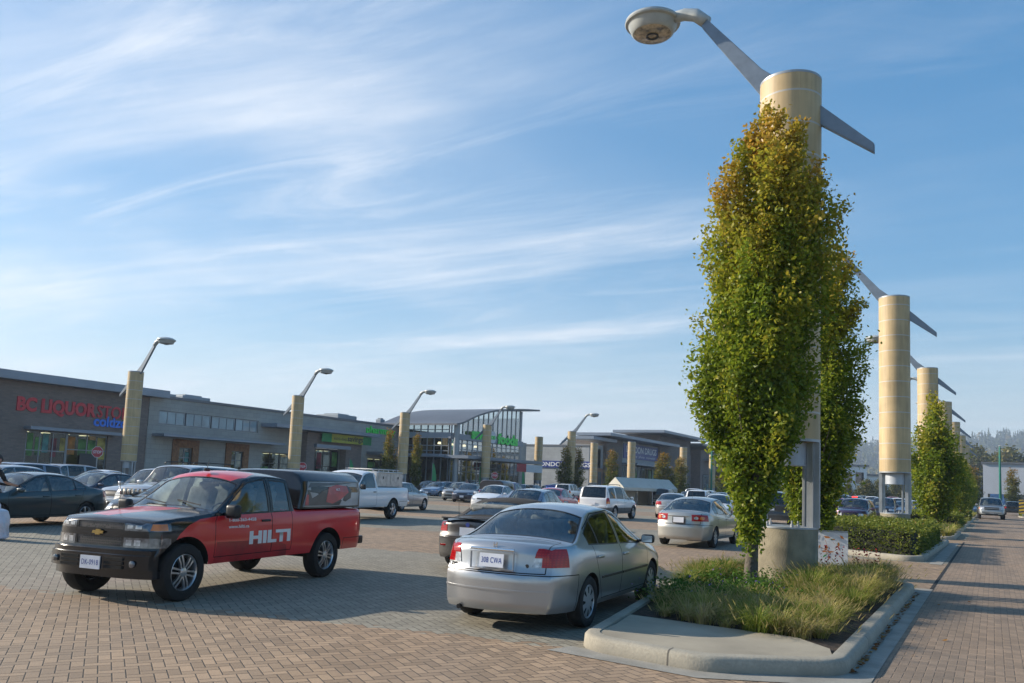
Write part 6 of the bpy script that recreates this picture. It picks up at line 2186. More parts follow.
# wing beyond the hall
m = MB(); m.box(FX - 20, FX - .0, Y1 + .36, 108, 0, 7.6); m.build('rear_wing', [M['grey_block']], SV)
# entrance banners, flags, bollards
for y, z, w_, h_, mt, tx, nm, lb in ((88.2, 2.95, 2.3, 1.0, 'banner_red', 'SALE', 'hanging_banner', 'small red banner hanging below the supermarket canopy'), (90.6, 2.95, 4.2, .95, 'banner_white', 'welcome', 'hanging_banner', 'wide white banner hanging below the supermarket canopy')):
    q = MB(); q.box(SX + 3.1, SX + 3.13, y - (w_ / 2 if mt == 'banner_red' else w_ / 2 - .9), y + (w_ / 2 if mt == 'banner_red' else w_ / 2 + .9), z, z + h_)
    tag(q.build(nm, [M[mt]]), lb, 'banner')


def feather_flag(x, y, label):
    root = empty('feather_flag', (x, y, 0), label=label, cat='flag', group='green feather flags by the supermarket doors')
    q = MB()
    pts = [(0, .4), (.75, .6), (.80, 1.6), (.62, 2.5), (.30, 3.2), (0, 3.35)]
    q.prism(pts, -.01, .01, 0, Matrix(((0, 0, 1, 0), (1, 0, 0, 0), (0, 1, 0, 0), (0, 0, 0, 1))))
    q.build('cloth', [M['banner_green']], root)
    q = MB(); q.tube([(0, -.03, 0), (0, -.03, 3.4)], .025, 6); q.lathe([(.001, 0), (.3, 0), (.3, .06), (.001, .08)], 12); q.build('pole', [M['frame']], root)


feather_flag(-52.6, 72.5, 'green feather flag left of the supermarket corner column')
feather_flag(-50.4, 78.6, 'green feather flag right of the supermarket corner column')
feather_flag(-50.4, 88.4, 'green feather flag under the red and white banners')
feather_flag(-58.6, 65.9, 'green feather flag inside the dark brick portal')


def bollard(x, y, label, first=[None]):
    if first[0] is None:
        q = MB(); q.lathe([(.001, 0), (.11, 0), (.11, 1.0), (.09, 1.07), (.001, 1.1)], 14)
        o = q.build('bollard', [M['post_yellow']], auto=rad(40)); first[0] = o
    else:
        o = first[0].copy(); COL.objects.link(o)
    o.location = (x, y, .05)
    tag(o, label, 'bollard', 'yellow bollards at the supermarket entrance')


for x, y, lb in ((-52.2, 71.0, 'yellow bollard furthest left at the supermarket doors'), (-50.5, 73.9, 'yellow bollard left of the corner column'), (-50.0, 76.2, 'yellow bollard at the foot of the corner column'), (-50.0, 80.6, 'yellow bollard by the stop sign at the doors'), (-50.0, 83.4, 'yellow bollard just left of the tan post at the doors')):
    bollard(x, y, lb)

# --- drugstore beyond: grey side wall with blue sign, brick front with stepped flat roofs
D1 = empty('grey_side_building', (0, 0, 0), label='low grey building whose side wall carries a dark blue sign strip', cat='shop')
m = MB(); m.box(-76, -58.4, 125.0, 126.5, 0, 8.1); m.box(-76, -59.0, 126.5, 131, 0, 7.9); m.build('wall', [M['pale_block']], D1)
m = MB(); m.box(-68.6, -57.6, 124.86, 124.98, 4.35, 5.55); m.build('sign_board', [M['sign_navy']], D1)
text_obj('lettering', 'LONDON DRUGS', 1.0, Matrix.Translation((-63.2, 0, 4.62)) @ on_y(124.84), [M['letter_white']], D1, bold=.02, depth=.01, width=10.2)
m = MB(); m.box(-76.2, -58.2, 124.9, 126.6, 8.1, 8.35); m.build('coping', [M['roof_metal']], D1)
DX = -59.0
D2 = empty('brick_drugstore', (0, 0, 0), label='brown brick drugstore with three stepped flat roofs and a big blue sign', cat='shop')
m = MB()
m.box(DX - 6, DX, 126.7, 134.8, 0, 8.6); m.build('wall', [M['pale_block']], D2)
m = MB(); m.box(DX - 7, DX + .6, 132.0, 139.3, 0, 9.9); m.build('tower', [M['brown_brick']], D2)
m = MB(); m.box(DX - 12, DX + .9, 158.2, 177.5, 0, 12.3); m.build('tower', [M['brown_brick']], D2)
m = MB(); m.box(DX - 12, DX + .3, 139.3, 158.2, 0, 9.9); m.build('sign_wall', [M['pale_block']], D2)
for (y0, y1, z, x1, x0) in ((124.6, 134.4, 9.3, 1.6, -2.0), (128.0, 163.5, 10.15, 3.2, -3.5), (152, 181.5, 12.4, 4.0, -7.0)):
    m = MB(); m.box(DX + x0, DX + x1, y0, y1, z, z + .55); m.build('roof', [M['fascia']], D2, bevel=.06)
m = MB(); m.box(DX + .35, DX + .5, 140.2, 158.0, 6.9, 9.6); sb = m.build('sign_board', [M['sign_navy']], D2)
text_obj('lettering', 'LONDON DRUGS', 1.7, Matrix.Translation((0, 149.1, 8.05)) @ on_x(DX + .53), [M['letter_white']], sb, bold=.035, depth=.01, width=15.8)
text_obj('lettering', 'pharmacy  photo  cosmetics', .65, Matrix.Translation((0, 149.1, 7.2)) @ on_x(DX + .53), [M['letter_white']], sb, depth=.01, width=14.6)
m = MB(); m.box(DX + .3, DX + 3.5, 139.5, 158, 5.6, 6.0); m.build('awning', [M['fascia']], D2)
glazing(D2, DX + .75, 139.6, 148.5, .3, 5.4, 6, [3.0], M['frame'], posters=5, seed=12, depth=1.2)
glazing(D2, DX + .75, 149.2, 157.9, .3, 5.4, 6, [3.0], M['frame'], posters=5, seed=13, depth=1.2)
q = MB(); q.lathe([(.001, -.05), (.42, -.05), (.42, .05), (.001, .05)], 16, 0, Matrix.Translation((DX + 3.6, 153.6, 6.3)) @ Matrix.Rotation(PI / 2, 4, 'Y')); q.build('sign_lamp', [M['banner_red']], D2)
for a in (129.0,):
    q = MB(); q.box(DX + .01, DX + .2, a, a + 2.6, .2, 4.6); q.build('door_surround', [M['wood']], D2)
    q = MB(); q.box(DX + .21, DX + .24, a + .6, a + 2.0, .2, 4.0); q.build('door', [M['frame_dark']], D2)
# smaller brick shops right of it
D3 = empty('brick_shop_row', (0, 0, 0), label='brown brick shop row with flat canopies right of the drugstore', cat='shop')
m = MB(); m.box(DX - 20, DX + 1.2, 184.0, 214, 0, 10.8); m.box(DX - 20, DX - 1, 177.8, 184.0, 0, 9.5); m.build('wall', [M['dark_brick']], D3)
for (y0, y1, z, x1) in ((178, 204, 11.4, 3.6), (186, 226, 8.4, 3.4)):
    m = MB(); m.box(DX - 18, DX + x1, y0, y1, z, z + .5); m.build('roof', [M['fascia']], D3, bevel=.05)
glazing(D3, DX + 1.55, 186, 196, .3, 5.0, 6, [3.0], M['frame'], posters=4, seed=15, depth=1.0)
text_obj('lettering', 'FINE FOODS', 1.2, Matrix.Translation((0, 192, 6.1)) @ on_x(DX + 1.3), [M['letter_white']], D3, depth=.03, bold=.02, width=5.5) if False else None
m = MB(); m.box(DX - 18, DX + .6, 214, 240, 0, 7.6); m.build('end_block', [M['grey_block']], D3)
m = MB(); m.box(DX + .62, DX + .9, 222, 236, 1, 6.5); m.build('pale_panel', [M['banner_white']], D3)

# --- far buildings on the right
W1 = empty('white_far_building', (0, 0, 0), label='long low pale blue-grey building behind the far end of the lane', cat='building')
m = MB(); m.box(-2, 60, 240, 256, 0, 11.2); m.build('wall', [mat('pale_cladding', (.40, .43, .48), .7, var=.05, scale=.2)], W1)
m = MB(); m.box(-2.4, 60.4, 239.5, 256, 11.2, 11.6); m.build('roof', [M['roof_metal']], W1)
m = MB(); m.box(-1, 59, 239.8, 239.98, .5, 3.6); m.build('shop_front', [M['glass_dark']], W1)
m = MB(); m.box(12.5, 30, 233, 239.5, 8.0, 8.5); m.build('canopy', [M['frame_dark']], W1)
m = MB(); m.box(13.5, 19, 239.6, 239.78, 3.8, 6.2); m.build('sign_board', [M['banner_yellow']], W1)
x, y = at_depth(848, 260)
W2 = empty('white_gabled_building', (x, y, 0), rad(30), label='white far building with dark windows and a low grey wing', cat='building')
m = MB(); m.box(-6, 6, 0, 12, 0, 11); m.box(6, 24, 1, 12, 0, 8.2); m.build('wall', [M['letter_white']], W2)
for k in range(3):
    m = MB(); m.box(-5 + k * 3.7, -2.4 + k * 3.7, -.06, -.01, 5.6, 9.2); m.build('window', [M['glass_dark']], W2)
m = MB(); m.box(-6.5, 6.5, -.5, 12.5, 11, 11.6); m.box(5.9, 24.5, .4, 12.5, 8.2, 8.8); m.build('roof', [M['roof_metal']], W2)
# ------------------------------------------------------------------ lamp posts, signs, tents, people
def perforated_mat(name, col, step):
    """sheet metal in bands: pale seams every step metres, faint perforation"""
    m, nt, p = new_mat(name)
    tc = N(nt, 'ShaderNodeTexCoord'); s = N(nt, 'ShaderNodeSeparateXYZ'); nt.links.new(tc.outputs['Object'], s.inputs[0])
    nz = N(nt, 'ShaderNodeTexNoise', ins={'Scale': 1.4, 'Detail': 6.0}); nt.links.new(tc.outputs['Object'], nz.inputs['Vector'])
    mpg = N(nt, 'ShaderNodeMapping'); mpg.inputs['Scale'].default_value = (5, 5, .35); nt.links.new(tc.outputs['Object'], mpg.inputs[0])
    st = N(nt, 'ShaderNodeTexNoise', ins={'Scale': 2.0, 'Detail': 4.0}); nt.links.new(mpg.outputs[0], st.inputs['Vector'])
    f = math_node(nt, 'ADD', math_node(nt, 'MULTIPLY', nz.outputs[0], .5), math_node(nt, 'MULTIPLY', st.outputs[0], .5))
    mr = N(nt, 'ShaderNodeMapRange', ins={'From Min': .35, 'From Max': .65, 'To Min': .74, 'To Max': 1.10}); nt.links.new(f, mr.inputs[0])
    hs = N(nt, 'ShaderNodeHueSaturation', ins={'Color': (*col, 1)}); nt.links.new(mr.outputs[0], hs.inputs['Value'])
    q = math_node(nt, 'FLOORED_MODULO', s.outputs[2], step)
    seam = math_node(nt, 'LESS_THAN', q, .035)
    ang = math_node(nt, 'ARCTAN2', s.outputs[1], s.outputs[0])
    row = math_node(nt, 'FLOOR', math_node(nt, 'DIVIDE', s.outputs[2], step))
    va = math_node(nt, 'FLOORED_MODULO', math_node(nt, 'ADD', ang, math_node(nt, 'MULTIPLY', math_node(nt, 'FLOORED_MODULO', row, 2.0), 1.05)), 2.094)
    vj = math_node(nt, 'MULTIPLY', math_node(nt, 'LESS_THAN', va, .012), .5)
    hs2 = mix_col(nt, vj, hs.outputs[0], (.12, .09, .05))
    rj = N(nt, 'ShaderNodeTexWhiteNoise'); rj.noise_dimensions = '1D'; nt.links.new(row, rj.inputs['W'])
    tone = N(nt, 'ShaderNodeHueSaturation'); nt.links.new(hs2, tone.inputs['Color']); nt.links.new(math_node(nt, 'ADD', math_node(nt, 'MULTIPLY', rj.outputs['Value'], .10), .95), tone.inputs['Value'])
    c = mix_col(nt, seam, tone.outputs[0], (.46, .43, .38))
    nt.links.new(c, p.inputs['Base Color']); p.inputs['Roughness'].default_value = .55
    v = N(nt, 'ShaderNodeTexVoronoi', ins={'Scale': 60.0, 'Randomness': .0}); nt.links.new(tc.outputs['Object'], v.inputs['Vector'])
    b = N(nt, 'ShaderNodeBump', ins={'Strength': .25, 'Distance': .01}); nt.links.new(v.outputs['Distance'], b.inputs['Height']); nt.links.new(b.outputs[0], p.inputs['Normal'])
    return m


M['shell'] = perforated_mat('tan_perforated_metal', (.52, .38, .20), .615)
M['steel'] = mat('galvanised_steel', (0.36, 0.38, 0.40), .45, .35, var=.10, scale=3)
M['arm'] = mat('grey_arm_paint', (0.20, 0.24, 0.29), .45, .3, var=.06)
M['lamp_body'] = mat('lamp_head_paint', (0.42, 0.44, 0.43), .4, .1, var=.06)
M['lamp_lens'] = mat('lamp_lens', (0.50, 0.42, 0.30), .15, var=.35, scale=9, coat=1)
M['base_con'] = mat('base_concrete', (0.27, 0.235, 0.165), .95, var=.16, scale=3, bump=.7, bscale=55)
M['core'] = mat('core_drum_paint', (0.42, 0.45, 0.50), .5, .1, var=.05)


def lamp_post(label, z0=2.57, z1=9.62, a=.575, b=.575, base=True, group='tall shell lamp posts along the lane', strut=False, arm=True):
    root = empty('lamp_post', label=label, cat='lamp post', group=group)
    n = 48
    q = MB()
    El = Matrix.Diagonal((a, b, 1, 1))
    q.lathe([(1, z0), (1, z1), (.965, z1), (.965, z0)], n, 0, El)
    q.add([(a * math.cos(2 * PI * k / n), b * math.sin(2 * PI * k / n), z0 + .004) for k in range(n)], [tuple(range(n))])
    q.build('shell', [M['shell']], root, auto=rad(50))
    q = MB(); q.lathe([(1.006, z1 - .035), (1.006, z1 + .012), (.96, z1 + .012)], n, 0, El)
    q.build('rim_band', [M['steel']], root, auto=rad(50))
    q = MB(); q.lathe([(1.006, z0 - .02), (1.006, z0 + .03), (.95, z0 - .02)], n, 0, El)
    q.build('rim_band', [M['steel']], root, auto=rad(50))
    q = MB(); q.lathe([(.62, z0 - .46), (.62, z0 - .03), (.60, z0 - .03)], 32, 0, El); q.add([(a * .62 * math.cos(2 * PI * k / 32), b * .62 * math.sin(2 * PI * k / 32), z0 - .455) for k in range(32)], [tuple(range(32))])
    q.build('core_drum', [M['core']], root, auto=rad(50))
    zb = .98 if base else 0
    for x, y, w_ in ((a - .105, -.02, .125), (-a + .105, -.02, .125), (.24, b * .7, .045)):
        q = MB()
        q.box(x - w_ * .9, x + w_ * .9, y - .05, y + .05, zb, z0 - .022); q.box(x - .015, x + .015, y - .1, y - .052, zb, z0 - .022)
        q.build('post', [M['steel']], root)
    if strut:
        q = MB(); q.box(.06, .26, b + .005, b + .11, 0, z1 - .1); q.build('strut', [M['steel']], root)
    if base:
        q = MB()
        q.lathe([(1.0, 0), (1.0, .955), (.985, .975), (.001, .98)], 48, 0, Matrix.Diagonal((.545, .64, 1, 1)))
        bs = q.build('base', [M['base_con']], root, auto=rad(40))
        q = MB(); q.lathe([(1.015, .955), (1.015, .985), (.001, .987)], 48, 0, Matrix.Diagonal((.545, .64, 1, 1))); q.build('top_plate', [M['steel']], bs, auto=rad(40))
        q = MB()
        for x, y in ((-.36, -.32), (-.27, -.40), (.18, -.46), (.28, -.43), (.36, .25), (-.36, .25)):
            q.lathe([(.001, .986), (.03, .986), (.03, 1.04), (.016, 1.045), (.016, 1.10), (.001, 1.1)], 8, 0, Matrix.Translation((x, y, 0)))
        q.build('anchor_bolts', [M['steel']], bs)
    # the slanting arm, a tapered blade through the top of the shell, and the lamp at its upper end
    if not arm: return root
    q = MB(); t = .07
    top = z1 + .30
    pts = [(1.52, top - 1.98), (1.52, top - 1.80), (.30, top - .60), (-.55, top + .12), (-1.78, top + 1.58), (-1.84, top + 1.50), (-1.80, top + 1.32), (-.60, top - .38), (.30, top - 1.05)]
    q.prism(pts, -t, t, 0, Matrix(((1, 0, 0, 0), (0, 0, 1, 0), (0, 1, 0, 0), (0, 0, 0, 1))))
    q.build('arm', [M['arm']], root, bevel=.012)
    hx, hz = -2.92, top + 1.72
    q = MB(); q.tube([(-1.72, 0, top + 1.44), (-1.95, 0, top + 1.66), (-2.2, 0, top + 1.74), (-2.5, 0, top + 1.74)], [.13, .135, .125, .11], 12); q.build('knuckle', [M['lamp_body']], root, smooth=True)
    hd = MB()
    hd.lathe([(.001, .20), (.20, .19), (.42, .14), (.585, .05), (.60, .0), (.585, -.03), (.53, -.045), (.50, -.10), (.46, -.20), (.42, -.235), (.40, -.235)], 40, 0, Matrix.Translation((hx, 0, hz)))
    h = hd.build('lamp_head', [M['lamp_body']], root, auto=rad(35))
    q = MB(); q.lathe([(.41, -.232), (.30, -.262), (.12, -.275), (.001, -.275)], 32, 0, Matrix.Translation((hx, 0, hz))); q.build('lens', [M['lamp_lens']], h, smooth=True)
    q = MB(); q.lathe([(.13, -.275), (.14, -.30), (.10, -.30), (.09, -.275)], 20, 0, Matrix.Translation((hx, 0, hz))); q.build('lens_ring', [M['frame_dark']], h, smooth=True)
    return root


lp = lamp_post('nearest tan lamp post, rising behind the tall hornbeam, its lamp head highest of all')
lp.location = (-3.32, 15.9, .1)
for k, lb in ((1, 'second tan lamp post of the lane, standing behind the large clipped hedge'), (2, 'third tan lamp post, overlapping the broad green hornbeam'), (3, 'fourth tan lamp post of the row along the lane'), (4, 'fifth tan lamp post of the row along the lane'),
              (5, 'sixth tan lamp post, small beside the forested hill'), (6, 'seventh and last visible tan lamp post of the lane')):
    c = copy_tree(lp); c.location = (-3.32, 15.9 + 19.75 * k, .1 if k == 1 else 0); relabel(c, lb)
sp_ = lamp_post('tan lamp post in front of the liquor shop sign', z0=2.0, z1=8.05, a=.50, b=.50, base=False, group='tan lamp posts along the shop side of the lot', strut=True)
sp_.rotation_euler.z = 0
SHOPP = [(-50.0, 34.3, 0, 1, 'tan lamp post in front of the end of the liquor shop sign'), (-49.6, 49.0, 0, 1, 'tan lamp post left of the brick portal and yellow banner'), (-50.0, 63.9, 0, 1, 'tan lamp post between the two slim yellow-green trees'), (-49.8, 78.9, 0, 1, 'tan lamp post covering the middle of the green supermarket sign'),
         (-43.9, 88.8, 0, 1, 'tan lamp post with a slim tree on each side of it'), (-54.5, 100.0, 0, 1, 'grey-looking tan post shell right of the supermarket, half in shadow'), (-52.0, 113, 0, 1, 'tan post shell left of the drugstore entrance'), (-44.5, 109.5, 0, 1, 'wide tan post shell covering the start of the blue drugstore sign'), (-41.2, 122.5, 0, 1, 'tan post shell right of the dark columnar tree'),
         (-44.0, 147.0, 0, 1, 'small tan post shell at the right end of the drugstore row')]
bare = None
for i, (x, y, z, s, lb) in enumerate(SHOPP):
    if i < 5: c = sp_ if i == 0 else copy_tree(sp_)
    elif bare is None: c = bare = lamp_post(lb, z0=2.0, z1=8.05, a=.56, b=.56, base=False, group='tan post shells before the drugstore', arm=False)
    else: c = copy_tree(bare)
    c.location = (x, y, z); relabel(c, lb)
    c.scale = (-1, 1, 1)


# thin teal lamp poles
M['teal'] = mat('teal_paint', (0.02, 0.20, 0.15), .5, var=.1)


def teal_pole(x, y, h, arm, label):
    root = empty('street_lamp', (x, y, 0), label=label, cat='street lamp', group='thin teal lamp poles')
    q = MB(); q.tube([(0, 0, 0), (0, 0, h * .85), (arm * .08, 0, h * .95), (arm * .4, 0, h), (arm, 0, h * 1.01)], [.16, .11, .10, .08, .07], 10); q.build('pole', [M['teal']], root, smooth=True)
    q = MB(); add_rounded(q, arm * 1.25, 0, h * 1.01 - .02, .3 + abs(arm) * .35, .22, .14, r=.06); q.build('lamp_head', [M['lamp_body']], root, smooth=True)


teal_pole(-32.4, 108, 8.2, -1.2, 'thin teal street lamp beside the drugstore row')
teal_pole(.8, 112, 8.2, .05, 'teal lamp pole at the far end of the lane, beside the silver off-roader')
teal_pole(*at_depth(592, 104), 7.6, 1.2, 'thin teal street lamp by the grey side wall') if False else None


def sign_post(x, y, z, label, rz=0.0, d=.75):
    root = empty('stop_sign', (x, y, 0), rz, label=label, cat='stop sign', group='stop signs along the shop fronts')
    q = MB(); q.box(-.03, .03, -.03, .03, 0, z + d * .4); q.build('post', [M['steel']], root)
    oc = [(d / 2 / math.cos(PI / 8) * math.cos(PI / 8 + k * PI / 4), d / 2 / math.cos(PI / 8) * math.sin(PI / 8 + k * PI / 4)) for k in range(8)]
    Mx = Matrix.Translation((0, 0, z)) @ on_x(.036)
    q = MB(); q.prism(oc, 0, .01, 0, Mx); b = q.build('white_border', [M['letter_white']], root)
    q = MB(); q.prism([(p[0] * .93, p[1] * .93) for p in oc], .0, .014, 0, Mx); f = q.build('face', [M['banner_red']], b)
    text_obj('lettering', 'STOP', d * .36, Matrix.Translation((0, 0, z - d * .125)) @ on_x(.053), [M['letter_white']], f, bold=.008, width=d * .74)


for x, y, z, lb in ((-53.5, 34.3, 2.55, 'stop sign before the liquor shop windows'), (-52.5, 52.9, 2.25, 'stop sign before the timber-framed shop door'), (-48.6, 79.0, 2.3, 'stop sign before the supermarket doors'), (-54.8, 112, 2.6, 'stop sign before the long grey wall'), (-50, 118.5, 2.6, 'stop sign left of the white tents'), (-49.0, 122.8, 2.6, 'stop sign right behind the white tents')):
    sign_post(x, y, z, lb, rz=rad(-55))

# yellow and black hazard board
hz_ = empty('hazard_marker', (2.9, 107.4, 0), label='yellow and black striped hazard board at the far verge', cat='road sign')
q = MB(); q.box(-.38, .38, -.02, 0, .5, 2.0); q.build('board', [M['post_yellow']], hz_)
q = MB()
for k in range(4):
    z = .55 + k * .38
    q.add([(-.38, -.025, z), (.38, -.025, z + .15), (.38, -.025, z + .33), (-.38, -.025, z + .18)], [(0, 1, 2, 3)])
q.build('stripes', [M['letter_dark']], hz_)
q = MB(); q.box(-.04, .04, .001, .06, 0, 1.9); q.build('post', [M['steel']], hz_)

M['board_blue'] = mat('faded_blue_board', (.05, .15, .36), .6, var=.3, scale=.8)
# blue recycling bin and blue far boards
x, y = at_depth(553, 84)
bb = empty('blue_bin', (x, y, 0), rad(20), label='blue wheeled bin standing by the grey wall', cat='bin')
q = MB(); add_rounded(q, 0, 0, .75, 1.3, 1.3, 1.2, r=.08); q.build('body', [M['sign_blue']], bb)
q = MB(); add_rounded(q, 0, 0, 1.42, 1.4, 1.4, .14, r=.05); q.build('lid', [M['plate_blue']], bb)
for i, (px_, w_, h_, lb) in enumerate(((997, 2.4, 3.2, 'left blue signboard beyond the far verge'), (1011, 2.6, 2.4, 'right blue signboard beyond the far verge'))):
    x, y = at_depth(px_, 165)
    r_ = empty('blue_signboard', (x, y, 0), label=lb, cat='signboard', group='blue signboards beyond the verge')
    q = MB(); q.box(-w_ / 2, w_ / 2, -.05, .05, .8, h_); q.build('board', [M['board_blue']], r_)
    q = MB(); q.box(-w_ * .4, -w_ * .34, .06, .14, 0, h_); q.box(w_ * .34, w_ * .4, .06, .14, 0, h_); q.build('legs', [M['steel']], r_)

# low banner board in the bed behind the nearest post
br = empty('menu_board', (-3.15, 18.3, 0), rad(8), label='white board with orange and green paint strokes behind the nearest post base', cat='sign board')
q = MB(); q.box(-.95, .55, -.015, .015, .25, .92); q.build('panel', [M['banner_white']], br)
rg = random.Random(6)
for mt, nn in (('post_orange', 26), ('banner_green', 8), ('banner_red', 9)):
    if mt not in M: M[mt] = mat('orange_print', (.50, .16, .03), .6, var=.1)
    q = MB()
    for k in range(nn):
        cx, cz = rg.uniform(-.5, .46), rg.uniform(.38, .86); a = rg.uniform(0, 6.28); l = rg.uniform(.03, .08); w_ = rg.uniform(.012, .03)
        dx, dz = math.cos(a) * l, math.sin(a) * l
        zz = [min(.91, max(.26, v)) for v in (cz - dz - dx * .25, cz - dz * .2 + dx * .25, cz + dz, cz + dz * .2 - dx * .25)]
        yy_ = -.018 - k * .0006
        q.add([(cx - dx, yy_, zz[0]), (cx - w_, yy_, zz[1]), (cx + dx, yy_, zz[2]), (cx + w_, yy_, zz[3])], [(0, 1, 2, 3)])
    q.build('print', [M[mt]], br)
q = MB()
for x_ in (-.9, .52): q.box(x_ - .03, x_ + .03, .017, .07, 0, .95)
q.box(-.95, .55, -.02, .02, .922, .95)
q.build('frame', [M['steel']], br)

# white canopies in the lot
M['tent'] = mat('tent_fabric', (0.50, 0.485, 0.43), .8, var=.06, scale=1)


def tent(x, y, rz, L_, W_, h0, h1, label):
    root = empty('canopy_tent', (x, y, 0), rz, label=label, cat='tent', group='white canopy tents in the lot')
    q = MB()
    a, b = L_ / 2, W_ / 2
    q.add([(-a, -b, h0), (a, -b, h0), (a, 0, h1), (-a, 0, h1), (-a, b, h0), (a, b, h0), (-a, -b, h0 - .28), (a, -b, h0 - .28), (-a, b, h0 - .28), (a, b, h0 - .28)],
          [(0, 1, 2, 3), (3, 2, 5, 4), (0, 3, 4), (1, 5, 2), (0, 6, 7, 1), (4, 5, 9, 8), (0, 4, 8, 6), (1, 7, 9, 5)])
    q.build('roof', [M['tent']], root)
    q = MB(); q.add([(-a + .05, b - .05, 0), (a - .05, b - .05, 0), (a - .05, b - .05, h0 - .1), (-a + .05, b - .05, h0 - .1)], [(0, 1, 2, 3)]); q.build('back_wall', [M['tent']], root)
    for sx in (-1, 1):
        for sy in (-1, 1):
            q = MB(); q.box(sx * (a - .08) - .03, sx * (a - .08) + .03, sy * (b - .08) - .03, sy * (b - .08) + .03, 0, h0); q.build('leg', [M['frame']], root)


for px_, d_, lb in ((630, 76, 'white canopy tent on the left with its peaked end towards the lot'), (643, 78, 'middle white canopy tent of the row'), (655, 80, 'white canopy tent on the right of the row, beside the dark columnar tree')):
    x, y = at_depth(px_, d_); tent(x, y, rad(62), 3.6, 2.5, 1.6, 2.5, lb)


# ------------------------------------------------------------------ people
def skin_mesh(joints, edges, root_i, levels=2):
    """continuous body surface over a skeleton of (x, y, z, rx, ry)"""
    me = bpy.data.meshes.new('body')
    me.from_pydata([j[:3] for j in joints], edges, [])
    o = bpy.data.objects.new('body', me); COL.objects.link(o)
    md = o.modifiers.new('skin', 'SKIN')
    sv = me.skin_vertices[0].data
    for i, j in enumerate(joints):
        sv[i].radius = (j[3], j[4]); sv[i].use_root = i == root_i
    md.use_smooth_shade = True
    sb = o.modifiers.new('sub', 'SUBSURF'); sb.levels = levels; sb.render_levels = levels
    dg = bpy.context.evaluated_depsgraph_get(); dg.update()
    out = bpy.data.meshes.new_from_object(o.evaluated_get(dg))
    bpy.data.objects.remove(o); bpy.data.meshes.remove(me)
    return out


M['skin'] = mat('skin', (0.42, 0.24, 0.17), .55, var=.08)
M['hair'] = mat('dark_hair', (0.025, 0.018, 0.014), .6, var=.2)
M['hair_grey'] = mat('light_hair', (0.28, 0.24, 0.19), .6, var=.2)


